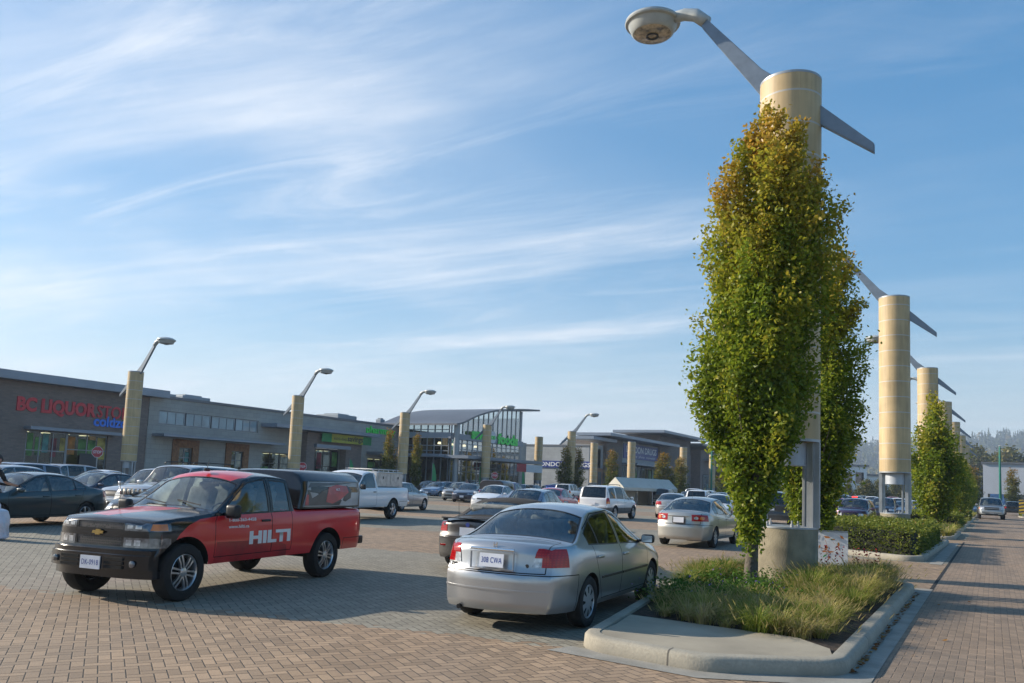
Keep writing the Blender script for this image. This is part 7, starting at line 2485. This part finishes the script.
def person(x, y, rz, label, shirt, trousers, hair, H=1.75, lean=0.0, arm='down', group=None):
    k = H / 1.75
    hipz = .93
    def up(dx, z):                                                    # lean the upper body forward (towards +x) about the hip
        h = z - hipz
        return dx + h * math.sin(lean), hipz + h * math.cos(lean)
    J = []; E = []
    def j(x_, y_, z_, rx, ry=None, par=None):
        J.append((x_ * k, y_ * k, z_ * k, rx * k, (ry or rx) * k)); i = len(J) - 1
        if par is not None: E.append((par, i))
        return i
    pel = j(0, 0, .95, .13, .10)
    a, b = up(0, 1.15); wa = j(a, 0, b, .135, .10, pel)
    a, b = up(.0, 1.34); ch = j(a, 0, b, .155, .11, wa)
    a, b = up(0, 1.46); nk = j(a, 0, b, .07, .065, ch)
    a, b = up(.015, 1.53); n2 = j(a, 0, b, .055, .055, nk)
    a, b = up(.03, 1.62); h1 = j(a, 0, b, .078, .088, n2)
    a, b = up(.03, 1.70); h2 = j(a, 0, b, .070, .080, h1)
    for s in (1, -1):
        hp = j(0, s * .095, .90, .095, None, pel)
        kn = j(.03 * (1 if s > 0 else -.3), s * .11, .50, .062, None, hp)
        an = j(-.02, s * .115, .10, .042, None, kn)
        to = j(.14, s * .125, .035, .038, .03, an)
        a, b = up(0, 1.41); sh = j(a, s * .19, b, .062, None, ch)
        if arm == 'down':
            el = (0.0, .245, 1.12); wr = (.06, .25, .88); hd = (.09, .25, .80)
        else:
            el = (.16, .25, 1.16); wr = (.40, .20, 1.10); hd = (.48, .18, 1.09)
        a, b = up(el[0], el[2]); e_ = j(a, s * el[1], b, .042, None, sh)
        a, b = up(wr[0], wr[2]); w_ = j(a, s * wr[1], b, .030, None, e_)
        a, b = up(hd[0], hd[2]); hnd = j(a, s * hd[1], b, .030, .022, w_)
        for f in range(4):                                             # fingers and thumb
            dz = -.075 + .006 * abs(f - 1)
            if arm == 'down': j(hd[0] + .012 + up(0, hd[2])[0] - 0, s * (hd[1] - .022 + f * .015), up(0, hd[2])[1] + dz, .008, None, hnd)
            else: j(up(hd[0], hd[2])[0] + .075, s * hd[1] + (f - 1.5) * .018, up(hd[0], hd[2])[1] - .02, .008, None, hnd)
        j(up(hd[0], hd[2])[0] + .045, s * (hd[1] - .035), up(hd[0], hd[2])[1] - .02, .009, None, hnd)
    me = skin_mesh(J, E, pel)
    root = empty('person', (x, y, 0), rz, label=label, cat='person', group=group)
    body = link_mesh('body', me, [M['skin'], shirt, trousers, M['trim']], root, smooth=True)
    cs, sn = math.cos(-lean), math.sin(-lean)
    for p in me.polygons:
        c = p.center / k
        # undo the lean to find which garment this patch is
        h = c.z - hipz
        zz = hipz + (c.x * math.sin(lean) + h * math.cos(lean)) if h > 0 else c.z
        ay = abs(c.y)
        if zz < .09: p.material_index = 3
        elif zz < .96 and not (ay > .19 and zz > .6): p.material_index = 2
        elif zz < 1.47 and (ay < .20 or zz > 1.20): p.material_index = 1
        else: p.material_index = 0
    # hair, ears, nose, eyes as parts
    a, b = up(.018, 1.675)
    q = MB(); q.lathe([(.001, .105), (.05, .098), (.085, .06), (.099, .0), (.094, -.055), (.07, -.075)], 18, 0, Matrix.Translation((a * k, 0, b * k)) @ Matrix.Rotation(-.38 + lean, 4, 'Y') @ Matrix.Diagonal((1.0 * k, .88 * k, k, 1)))
    q.build('hair', [hair], root, smooth=True)
    a, b = up(.125, 1.635); q = MB(); add_rounded(q, a * k, 0, b * k, .035, .028, .045, r=.012); q.build('nose', [M['skin']], root, smooth=True)
    q = MB()
    for s in (1, -1):
        a, b = up(.108, 1.665); add_rounded(q, a * k, s * .034 * k, b * k, .016, .026, .014, r=.005)
    q.build('eyes', [M['trim']], root, smooth=True)
    q = MB()
    for s in (1, -1):
        a, b = up(.02, 1.645); add_rounded(q, a * k, s * .083 * k, b * k, .045, .018, .062, r=.008)
    q.build('ears', [M['skin']], root, smooth=True)
    return root


M['shirt_black'] = mat('black_shirt', (0.012, 0.012, 0.014), .9, var=.1)
M['shirt_pink'] = mat('pink_shirt', (0.50, 0.20, 0.21), .9, var=.1)
M['shirt_pale'] = mat('pale_shirt', (0.40, 0.42, 0.46), .9, var=.1)
M['jeans'] = mat('dark_jeans', (0.025, 0.032, 0.055), .9, var=.15)
x, y = at_depth(-11, 18.6)
person(x, y, rad(95), 'person in a black T-shirt and dark trousers reaching under the open bonnet', M['shirt_black'], M['jeans'], M['hair'], H=1.82, lean=.16, arm='reach')
x, y = at_depth(466.5, 78); person(x, y, rad(-60), 'person in a pink top walking behind the parked blue-grey sedan', M['shirt_pink'], M['jeans'], M['hair_grey'], H=1.75)
x, y = at_depth(433, 92); person(x, y, rad(-100), 'shopper in a pale top at the supermarket doors', M['shirt_pale'], M['jeans'], M['hair'], H=1.72)
x, y = at_depth(437.5, 93); person(x, y, rad(20), 'shopper in black beside the one in a pale top', M['shirt_black'], M['jeans'], M['hair'], H=1.7)

# full white bag on the paving at the left edge
x, y = at_depth(.5, 17.6)
M['bag'] = mat('white_plastic_bag', (0.62, 0.64, 0.70), .35, var=.08, scale=7, bump=.6, bscale=14)
bm = bmesh.new(); bmesh.ops.create_icosphere(bm, subdivisions=4, radius=1)
rg = np.random.default_rng(3)
for v in bm.verts:
    c = v.co.copy(); z = (c.z + 1) / 2
    r = .22 * (1 - .25 * max(0, z - .5) * 2) * (1 + .10 * math.sin(5 * math.atan2(c.y, c.x) + 4 * z) + .07 * math.sin(9 * z + c.x * 3))
    rr = max(.35, math.sqrt(max(0, 1 - c.z ** 2)) ** .5)
    d = Vector((c.x, c.y, 0)); l = max(d.length, 1e-6)
    v.co = (c.x / l * r * (min(1, l * 1.9)), c.y / l * r * min(1, l * 1.9), max(0, .40 + c.z * .42) * .82)
me = bpy.data.meshes.new('plastic_bag'); bm.to_mesh(me); bm.free()
bag = empty('plastic_bag', (x, y, 0), label='full white plastic bag standing on the paving at the left edge', cat='bag')
link_mesh('sack', me, [M['bag']], bag, smooth=True)
q = MB(); q.tube([(-.07, 0, .62), (-.06, 0, .74), (0, 0, .79), (.06, 0, .74), (.07, 0, .62)], .014, 6); q.build('handle', [M['bag']], bag, smooth=True)
# ------------------------------------------------------------------ the parked cars
PROTO = {}


def repaint(root, pm, old):
    for o in root.children_recursive:
        if o.type != 'MESH': continue
        for s in o.material_slots:
            if s.material == old:
                s.link = 'OBJECT'; s.material = pm


def car(kind, x, y, head, pm, label, group='cars parked in the lot', scale=None):
    sp, cat = KINDS[kind]
    if kind not in PROTO:
        r, B = build_car(NAMES[kind], sp, label, cat, group)
        PROTO[kind] = r
    else:
        r = copy_tree(PROTO[kind])
    # the kerb-side centre of the shell is not the wheelbase centre
    c = (sp['xf'] + sp['xr']) / 2
    a = rad(head)
    r.location = (x - math.cos(a) * c, y - math.sin(a) * c, 0); r.rotation_euler.z = a
    if scale: r.scale = scale
    tag(r, label, cat, group)
    base = sp['paint']
    if pm is not None and pm != base or kind in USED: repaint_all(r, pm or base, kind)
    USED.add(kind)
    return r


USED = set()
LASTP = {}


def repaint_all(r, pm, kind):
    base = KINDS[kind][0]['paint']
    for o in r.children_recursive:
        if o.type != 'MESH': continue
        for s in o.material_slots:
            if s.material and s.material.name.startswith('paint_') and (s.material == base or s.link == 'OBJECT'):
                s.link = 'OBJECT'; s.material = pm


NAMES = dict(civic='sedan', corolla='sedan', family='sedan', coupe='convertible', hatch='hatchback', suv='off_roader', small_suv='off_roader', jeep='off_roader', tahoe='off_roader', van='minivan', cruiser='hatchback', work='pickup_truck', bluetruck='pickup_truck', utility='pickup_truck')
KINDS = {k: (v[0], {'SUV': 'SUV'}.get(v[1], v[1])) for k, v in KINDS.items()}

car('civic', -5.13, 10.32, 95, None, 'silver sedan nearest the camera, rear plate 308 CWA, beside the grass bed', scale=(1.03, 1, 1))
car('work', -10.13, 8.75, -80, None, 'red and black pickup with white side lettering and a picture panel on its canopy')
car('coupe', -8.62, 14.95, 96, None, 'dark grey convertible with a black soft top, half hidden behind the nearest silver sedan')
car('corolla', -7.92, 25.26, 92, None, 'silver sedan with round lamps in its red tail lights, left of the hornbeam trunk')
car('utility', -21.53, 24.5, -80, None, 'white pickup with an aluminium tool box and rack over its bed')
gr = car('family', -22.66, 12.5, -78, None, 'dark green sedan at the left edge with its bonnet open')
car('hatch', -15.25, 28.07, 102, None, 'blue-grey hatchback behind the dark soft-top convertible')
car('suv', -17.22, 39.4, 92, None, 'white off-roader with grey lower panels and a black rear window')
# second row and beyond
car('hatch', -26.42, 33.65, 102, P['silver'], 'silver hatchback with red tail lamps just right of the white pickup', scale=(1.03, 1, 1))
car('family', -43.0, 60.2, -78, P['blue'], 'steel blue sedan facing left under the slim columnar trees')
car('family', -34.59, 52.6, -70, P['navy'], 'dark navy sedan facing left below the supermarket corner')
car('bluetruck', -27.5, 46.2, 99, None, 'violet-blue pickup with a dark canopy, seen from behind')
car('corolla', -25.03, 40.86, -78, P['white'], 'white sedan facing left in front of the violet-blue pickup')
car('corolla', -20.41, 39.57, 100, P['red'], 'red sedan left of the white off-roader with grey panels')
car('small_suv', -41.5, 80.5, -78, P['white'], 'white off-roader facing left behind the red sedan')
car('suv', -36.5, 73.6, 98, P['white'], 'small-looking white off-roader seen from behind, above the red sedan')
car('hatch', -38.8, 83.0, 98, P['silver'], 'silver hatchback just right of the two far white off-roaders')
car('family', -16.0, 46.0, 104, P['beige'], 'beige-silver sedan just right of the white off-roader with grey panels')
car('small_suv', -27.3, 76.0, 98, P['charcoal'], 'dark off-roader seen from behind, right of the white tents')
car('van', -28.8, 90.0, 100, P['white'], 'white van seen from behind, right of the dark off-roader')
car('utility', -22.2, 73.0, 98, P['silver'], 'silver pickup seen from behind above the silver sedan with round lamps', scale=(.85, .92, .9)) if False else car('small_suv', -22.2, 73.0, 98, P['silver'], 'silver off-roader seen from behind above the silver sedan with round lamps')
car('family', -22.6, 84.5, 100, P['navy'], 'dark blue sedan roof right of the silver off-roader')
car('corolla', -13.2, 45.5, -80, P['white'], 'white sedan facing left beside the hornbeam leaves')
car('van', -10.14, 45.15, 100, None, 'dark minivan between the hornbeam trunk and the lamp post base')
car('cruiser', -6.25, 46.7, -90, None, 'dark purple hatchback facing the camera behind the hedge')
# left block of parked cars
car('small_suv', -25.6, 18.9, -78, P['silver'], 'silver off-roader facing left behind the dark green sedan')
car('jeep', -22.4, 17.5, -78, None, 'pale off-roader with a barred grille above the red pickup bonnet', scale=(1, 1, 1.05))
car('hatch', -18.6, 14.5, -78, P['black'], 'black hatchback peeping over the bonnet of the red pickup')
car('family', -29.6, 19.2, -78, P['navy'], 'navy sedan between the green sedan and the silver off-roader')
car('hatch', -32.0, 16.6, -78, P['silver'], 'silver hatchback behind the roof of the dark green sedan', scale=(1, 1, 1.06))
car('small_suv', -36.5, 19.5, -78, P['bluegrey'], 'blue-grey off-roader at the left edge behind the black-shirted person')
car('corolla', -35.6, 23.0, -78, P['white'], 'white sedan roof behind the navy sedan, before the liquor shop windows')
car('small_suv', -41.5, 24.5, -78, P['silver'], 'silver off-roader roof furthest back at the left')
car('suv', -33.6, 25.6, -78, P['charcoal'], 'charcoal off-roader behind the pale off-roader with the barred grille')
car('hatch', -30.5, 27.5, -78, P['navy'], 'navy hatchback roof seen over the roof of the red pickup')
car('family', -40.5, 32.5, -78, P['silver'], 'silver sedan roof below the tan post by the liquor shop')
car('hatch', -35.5, 30.0, -78, P['charcoal'], 'charcoal hatchback roof under the timber-framed doors')
car('small_suv', -36.0, 38.5, -78, P['white'], 'white off-roader roof behind the white pickup cab')
car('family', -37.0, 36.0, -78, P['charcoal'], 'charcoal sedan roof behind the red pickup canopy')
# further rows
FAR = [('small_suv', 700, 62, 100, 'white', 'white off-roader seen from behind just above the silver sedan with round lamps'), ('hatch', 690, 84, 100, 'bluegrey', 'blue-grey hatchback between the dark and the silver off-roaders'), ('corolla', 716, 57, 102, 'navy', 'dark blue sedan roof behind the silver sedan with round lamps'),
       ('van', 668, 96, 100, 'silver', 'silver minivan behind the dark off-roader by the tents'), ('hatch', 548, 96, -78, 'silver', 'far silver hatchback below the blue sign strip'), ('family', 566, 104, 98, 'white', 'far white sedan beside the tan post with two slim trees'), ('small_suv', 598, 106, 98, 'navy', 'far navy off-roader above the white off-roader with grey panels'),
       ('hatch', 610, 92, 98, 'charcoal', 'far charcoal hatchback left of the tents'), ('family', 534, 100, 98, 'pewter', 'far pewter sedan between the bin and the violet-blue pickup'), ('corolla', 428, 84, -78, 'charcoal', 'charcoal sedan behind the steel blue sedan'),
       ('hatch', 828, 58, 94, 'charcoal', 'charcoal hatchback just behind the white board with paint strokes'), ('family', 866, 70, -88, 'pewter', 'pewter sedan right behind the purple hatchback'), ('small_suv', 898, 78, -86, 'white', 'white off-roader above the hedge right of the second lamp post'), ('hatch', 850, 108, -86, 'navy', 'navy hatchback above the purple hatchback roof'),
       ('corolla', 838, 76, 94, 'red', 'red sedan tail beside the purple hatchback'), ('van', 920, 130, -86, 'silver', 'silver minivan far behind the third lamp post'), ('suv', 838, 128, -86, 'white', 'white off-roader far behind at the left of the purple hatchback'), ('corolla', 876, 120, -86, 'silver', 'silver sedan in the furthest row behind the second lamp post'),
       ('hatch', 446, 74, -78, 'navy', 'small dark hatchback nose beside the steel blue sedan'), ('hatch', 460, 66, -78, 'pewter', 'pewter hatchback between the blue and the navy sedans'), ('family', 506, 84, 100, 'blue', 'far blue sedan right of the violet-blue pickup'), ('corolla', 521, 90, -78, 'silver', 'far silver sedan below the grey wall'),
       ('family', 676, 112, 100, 'charcoal', 'far charcoal sedan right of the dark off-roader'), ('corolla', 722, 96, 100, 'silver', 'far silver sedan by the edge of the hornbeam'), ('hatch', 640, 108, 100, 'red', 'far red hatchback behind the tents'),
       ('suv', 826, 78, -84, 'pewter', 'pewter off-roader just left of the purple hatchback'), ('family', 822, 64, 96, 'silver', 'silver sedan low behind the white board, left of the purple hatchback'), ('van', 842, 92, -86, 'silver', 'silver minivan behind the purple hatchback roof'),
       ('small_suv', 856, 84, 94, 'black', 'black off-roader with a lit brake lamp behind the purple hatchback'), ('suv', 872, 100, -86, 'white', 'white off-roader left of the second lamp post'), ('small_suv', 884, 62, -88, 'navy', 'navy off-roader seen between the posts of the second lamp'),
       ('family', 902, 66, -88, 'bluegrey', 'blue-grey sedan right of the second lamp post'), ('van', 893, 120, -88, 'red', 'red van high behind the second lamp post'), ('hatch', 908, 96, -88, 'silver', 'silver hatchback far behind the second lamp post'),
       ('corolla', 917, 80, -88, 'white', 'white sedan behind the broad green hornbeam'), ('small_suv', 926, 110, 92, 'charcoal', 'charcoal off-roader behind the third lamp post'), ('family', 947, 112, 92, 'red', 'red sedan behind the fourth lamp post'), ('hatch', 811, 96, -84, 'bluegrey', 'blue-grey hatchback glimpsed beside the near post'),
       ('corolla', 834, 112, -86, 'white', 'white sedan far behind the purple hatchback'), ('small_suv', 815, 130, -86, 'silver', 'silver off-roader furthest left behind the near post'), ('van', 862, 130, -86, 'pewter', 'pewter minivan far behind the black off-roader'), ('family', 884, 140, -86, 'navy', 'navy sedan far behind the second lamp post')]
for kind, px_, d, hd, pm, lb in FAR:
    x, y = at_depth(px_, d)
    c = car(kind, x, y, hd, P[pm], lb)
    if 'brake lamp' in lb:
        q = MB(); add_rounded(q, KINDS[kind][0]['xr'] + .28, 0, 1.58, .06, .5, .09, r=.02); q.build('brake_lamp', [M['signal_red']], c)
car('tahoe', -.17, 92.6, -88, None, 'silver-grey off-roader driving towards the camera on the lane', group='cars driving on the lane', scale=(1.1, 1.12, 1.1))
car('small_suv', 2.3, 128, 90, P['black'], 'black off-roader seen from behind at the far end of the lane', group='cars driving on the lane', scale=(1.1, 1.1, 1.1))
x, y = at_depth(969, 108)
car('hatch', x, y, -88, P['blue'], 'blue hatchback parked beyond the last hornbeams of the lane')

# the raised bonnet of the green sedan
for o in list(gr.children):
    if o.name.split('.')[0] == 'hood':
        hs = KINDS['family'][0]
        bm = bmesh.new()
        hinge = Vector((hs['hood'][0], 0, float(pchip(hs['top'])(hs['hood'][0]))))
        o.location = hinge - (Matrix.Rotation(rad(50), 3, 'Y') @ hinge) if False else o.location
        R_ = Matrix.Translation(hinge) @ Matrix.Rotation(rad(-52), 4, 'Y') @ Matrix.Translation(-hinge)
        o.matrix_local = R_
        eb = MB(); eb.box(.95 + .3, hs['xf'] - .25, -.62, .62, .55, .72)
        for i_ in range(7): eb.box(1.3 + .11 * i_, 1.38 + .11 * i_, -.5 + .05 * (i_ % 3), .45 - .06 * (i_ % 2), .72, .76 + .02 * (i_ % 3))
        eb.build('engine', [M['under']], gr)
        break
# ------------------------------------------------------------------ sky, sun, air, camera
SUN_EL = rad(23.3)
SUN_DIR = Vector((-.968, -.25, 0)).normalized()                       # horizontal direction towards the sun
w = bpy.data.worlds.new('World'); S.world = w; w.use_nodes = True
nt = w.node_tree
bg = nt.nodes['Background']
sk = N(nt, 'ShaderNodeTexSky', sky_type='NISHITA', sun_disc=False, sun_elevation=SUN_EL, sun_rotation=math.atan2(SUN_DIR.x, SUN_DIR.y), air_density=1.0, dust_density=.6, ozone_density=2.2, altitude=50)
# cirrus: streaked noise on a plane high overhead, thicker towards the sun side
tc = N(nt, 'ShaderNodeTexCoord')
sx = N(nt, 'ShaderNodeSeparateXYZ'); nt.links.new(tc.outputs['Generated'], sx.inputs[0])
zc = math_node(nt, 'MAXIMUM', math_node(nt, 'ADD', sx.outputs[2], .06), .02)
cx = math_node(nt, 'DIVIDE', sx.outputs[0], zc); cy = math_node(nt, 'DIVIDE', sx.outputs[1], zc)
cv = N(nt, 'ShaderNodeCombineXYZ'); nt.links.new(cx, cv.inputs[0]); nt.links.new(cy, cv.inputs[1])


def cloud(rot, scl, nscale, detail, dist, lo, hi, off=(0, 0, 0), rough=.55):
    mp = N(nt, 'ShaderNodeMapping'); mp.inputs['Rotation'].default_value = (0, 0, rot); mp.inputs['Scale'].default_value = scl; mp.inputs['Location'].default_value = off
    nt.links.new(cv.outputs[0], mp.inputs[0])
    n = N(nt, 'ShaderNodeTexNoise', ins={'Scale': nscale, 'Detail': detail, 'Roughness': rough, 'Distortion': dist}); nt.links.new(mp.outputs[0], n.inputs['Vector'])
    r = N(nt, 'ShaderNodeMapRange', interpolation_type='SMOOTHSTEP', ins={'From Min': lo, 'From Max': hi}); nt.links.new(n.outputs[0], r.inputs[0])
    return r.outputs[0]


side = N(nt, 'ShaderNodeMapRange', interpolation_type='SMOOTHSTEP', ins={'From Min': .10, 'From Max': -.85, 'To Min': 0.0, 'To Max': 1.0}); nt.links.new(sx.outputs[0], side.inputs[0])
lowr = N(nt, 'ShaderNodeMapRange', interpolation_type='SMOOTHSTEP', ins={'From Min': .42, 'From Max': .04, 'To Min': 0.0, 'To Max': 1.0}); nt.links.new(sx.outputs[2], lowr.inputs[0])
c1 = cloud(rad(-62), (.30, 1.15, 1), 1.0, 10.0, .8, .42, .86, (1.3, .4, 0), .60)
c2 = cloud(rad(-48), (.7, 2.6, 1), 1.1, 10.0, 1.2, .44, .90, (4.1, 2.2, 0), .66)
big = cloud(rad(20), (.42, .42, 1), .9, 4.0, .3, .36, .66, (.9, 1.1, 0))
amt = math_node(nt, 'ADD', math_node(nt, 'ADD', math_node(nt, 'MULTIPLY', big, .70), math_node(nt, 'MULTIPLY', side.outputs[0], .55)), math_node(nt, 'MULTIPLY', lowr.outputs[0], .25))
cl = math_node(nt, 'MULTIPLY', math_node(nt, 'ADD', math_node(nt, 'MULTIPLY', c1, .85), math_node(nt, 'MULTIPLY', c2, .50)), amt)
veil = math_node(nt, 'MULTIPLY', math_node(nt, 'MULTIPLY', side.outputs[0], big), .26)
cl = math_node(nt, 'MINIMUM', math_node(nt, 'ADD', cl, veil), .80)
# even out the range between the glare by the sun and the deep blue opposite
gm = N(nt, 'ShaderNodeGamma', ins={'Gamma': .62}); nt.links.new(sk.outputs[0], gm.inputs[0])
hs_ = N(nt, 'ShaderNodeHueSaturation', ins={'Saturation': 1.78, 'Value': 1.04}); nt.links.new(gm.outputs[0], hs_.inputs['Color'])
low2 = N(nt, 'ShaderNodeMapRange', interpolation_type='SMOOTHSTEP', ins={'From Min': .22, 'From Max': -.02, 'To Min': 0.0, 'To Max': .85}); nt.links.new(sx.outputs[2], low2.inputs[0])
pale = mix_col(nt, low2.outputs[0], hs_.outputs[0], (2.6, 2.95, 3.2))
skc = mix_col(nt, cl, pale, (3.6, 3.72, 3.9))
nt.links.new(skc, bg.inputs[0])
bg.inputs[1].default_value = SKY_STR if 'SKY_STR' in globals() else .15

ld = bpy.data.lights.new('sun', 'SUN'); ld.energy = 4.3; ld.angle = rad(.53); ld.color = (1.0, .895, .74)
lo_ = bpy.data.objects.new('sun', ld); COL.objects.link(lo_)
to_sun = SUN_DIR * math.cos(SUN_EL) + Vector((0, 0, math.sin(SUN_EL)))
lo_.rotation_euler = to_sun.to_track_quat('Z', 'Y').to_euler()
lo_.location = to_sun * 200

# the air: one closed box of pale haze round camera, lot and hills
hb = MB(); hb.box(-2650, 1650, -150, 2550, -9, 200)
hm = bpy.data.materials.new('haze'); hm.use_nodes = True
hn = hm.node_tree; hn.nodes.remove(hn.nodes['Principled BSDF'])
pv = N(hn, 'ShaderNodeVolumePrincipled'); pv.inputs['Color'].default_value = (.66, .80, 1.0, 1); pv.inputs['Density'].default_value = .00036; pv.inputs['Anisotropy'].default_value = .2
hn.links.new(pv.outputs[0], hn.nodes['Material Output'].inputs['Volume'])
tag(hb.build('haze', [hm]), kind='stuff')
S.cycles.volume_bounces = 0

cd = bpy.data.cameras.new('camera'); cam = bpy.data.objects.new('camera', cd); COL.objects.link(cam); S.camera = cam
cam.location = (0, 0, 1.70)
F, R, U = CAM['F'], CAM['R'], CAM['U']
cam.matrix_world = Matrix(((R.x, U.x, -F.x, 0), (R.y, U.y, -F.y, 0), (R.z, U.z, -F.z, 1.70), (0, 0, 0, 1)))
cd.sensor_width = 36; cd.lens = 36 * 815 / 1024
cd.shift_y = 60 / 1024
cd.clip_end = 6000; cd.clip_start = .05

S.view_settings.view_transform = 'Standard'; S.view_settings.look = 'None'
S.view_settings.gamma = 1; S.view_settings.use_curve_mapping = False
S.view_settings.exposure = 0.93
S.cycles.use_denoising = True
S.cycles.max_bounces = 8; S.cycles.transparent_max_bounces = 16
S.cycles.use_adaptive_sampling = True
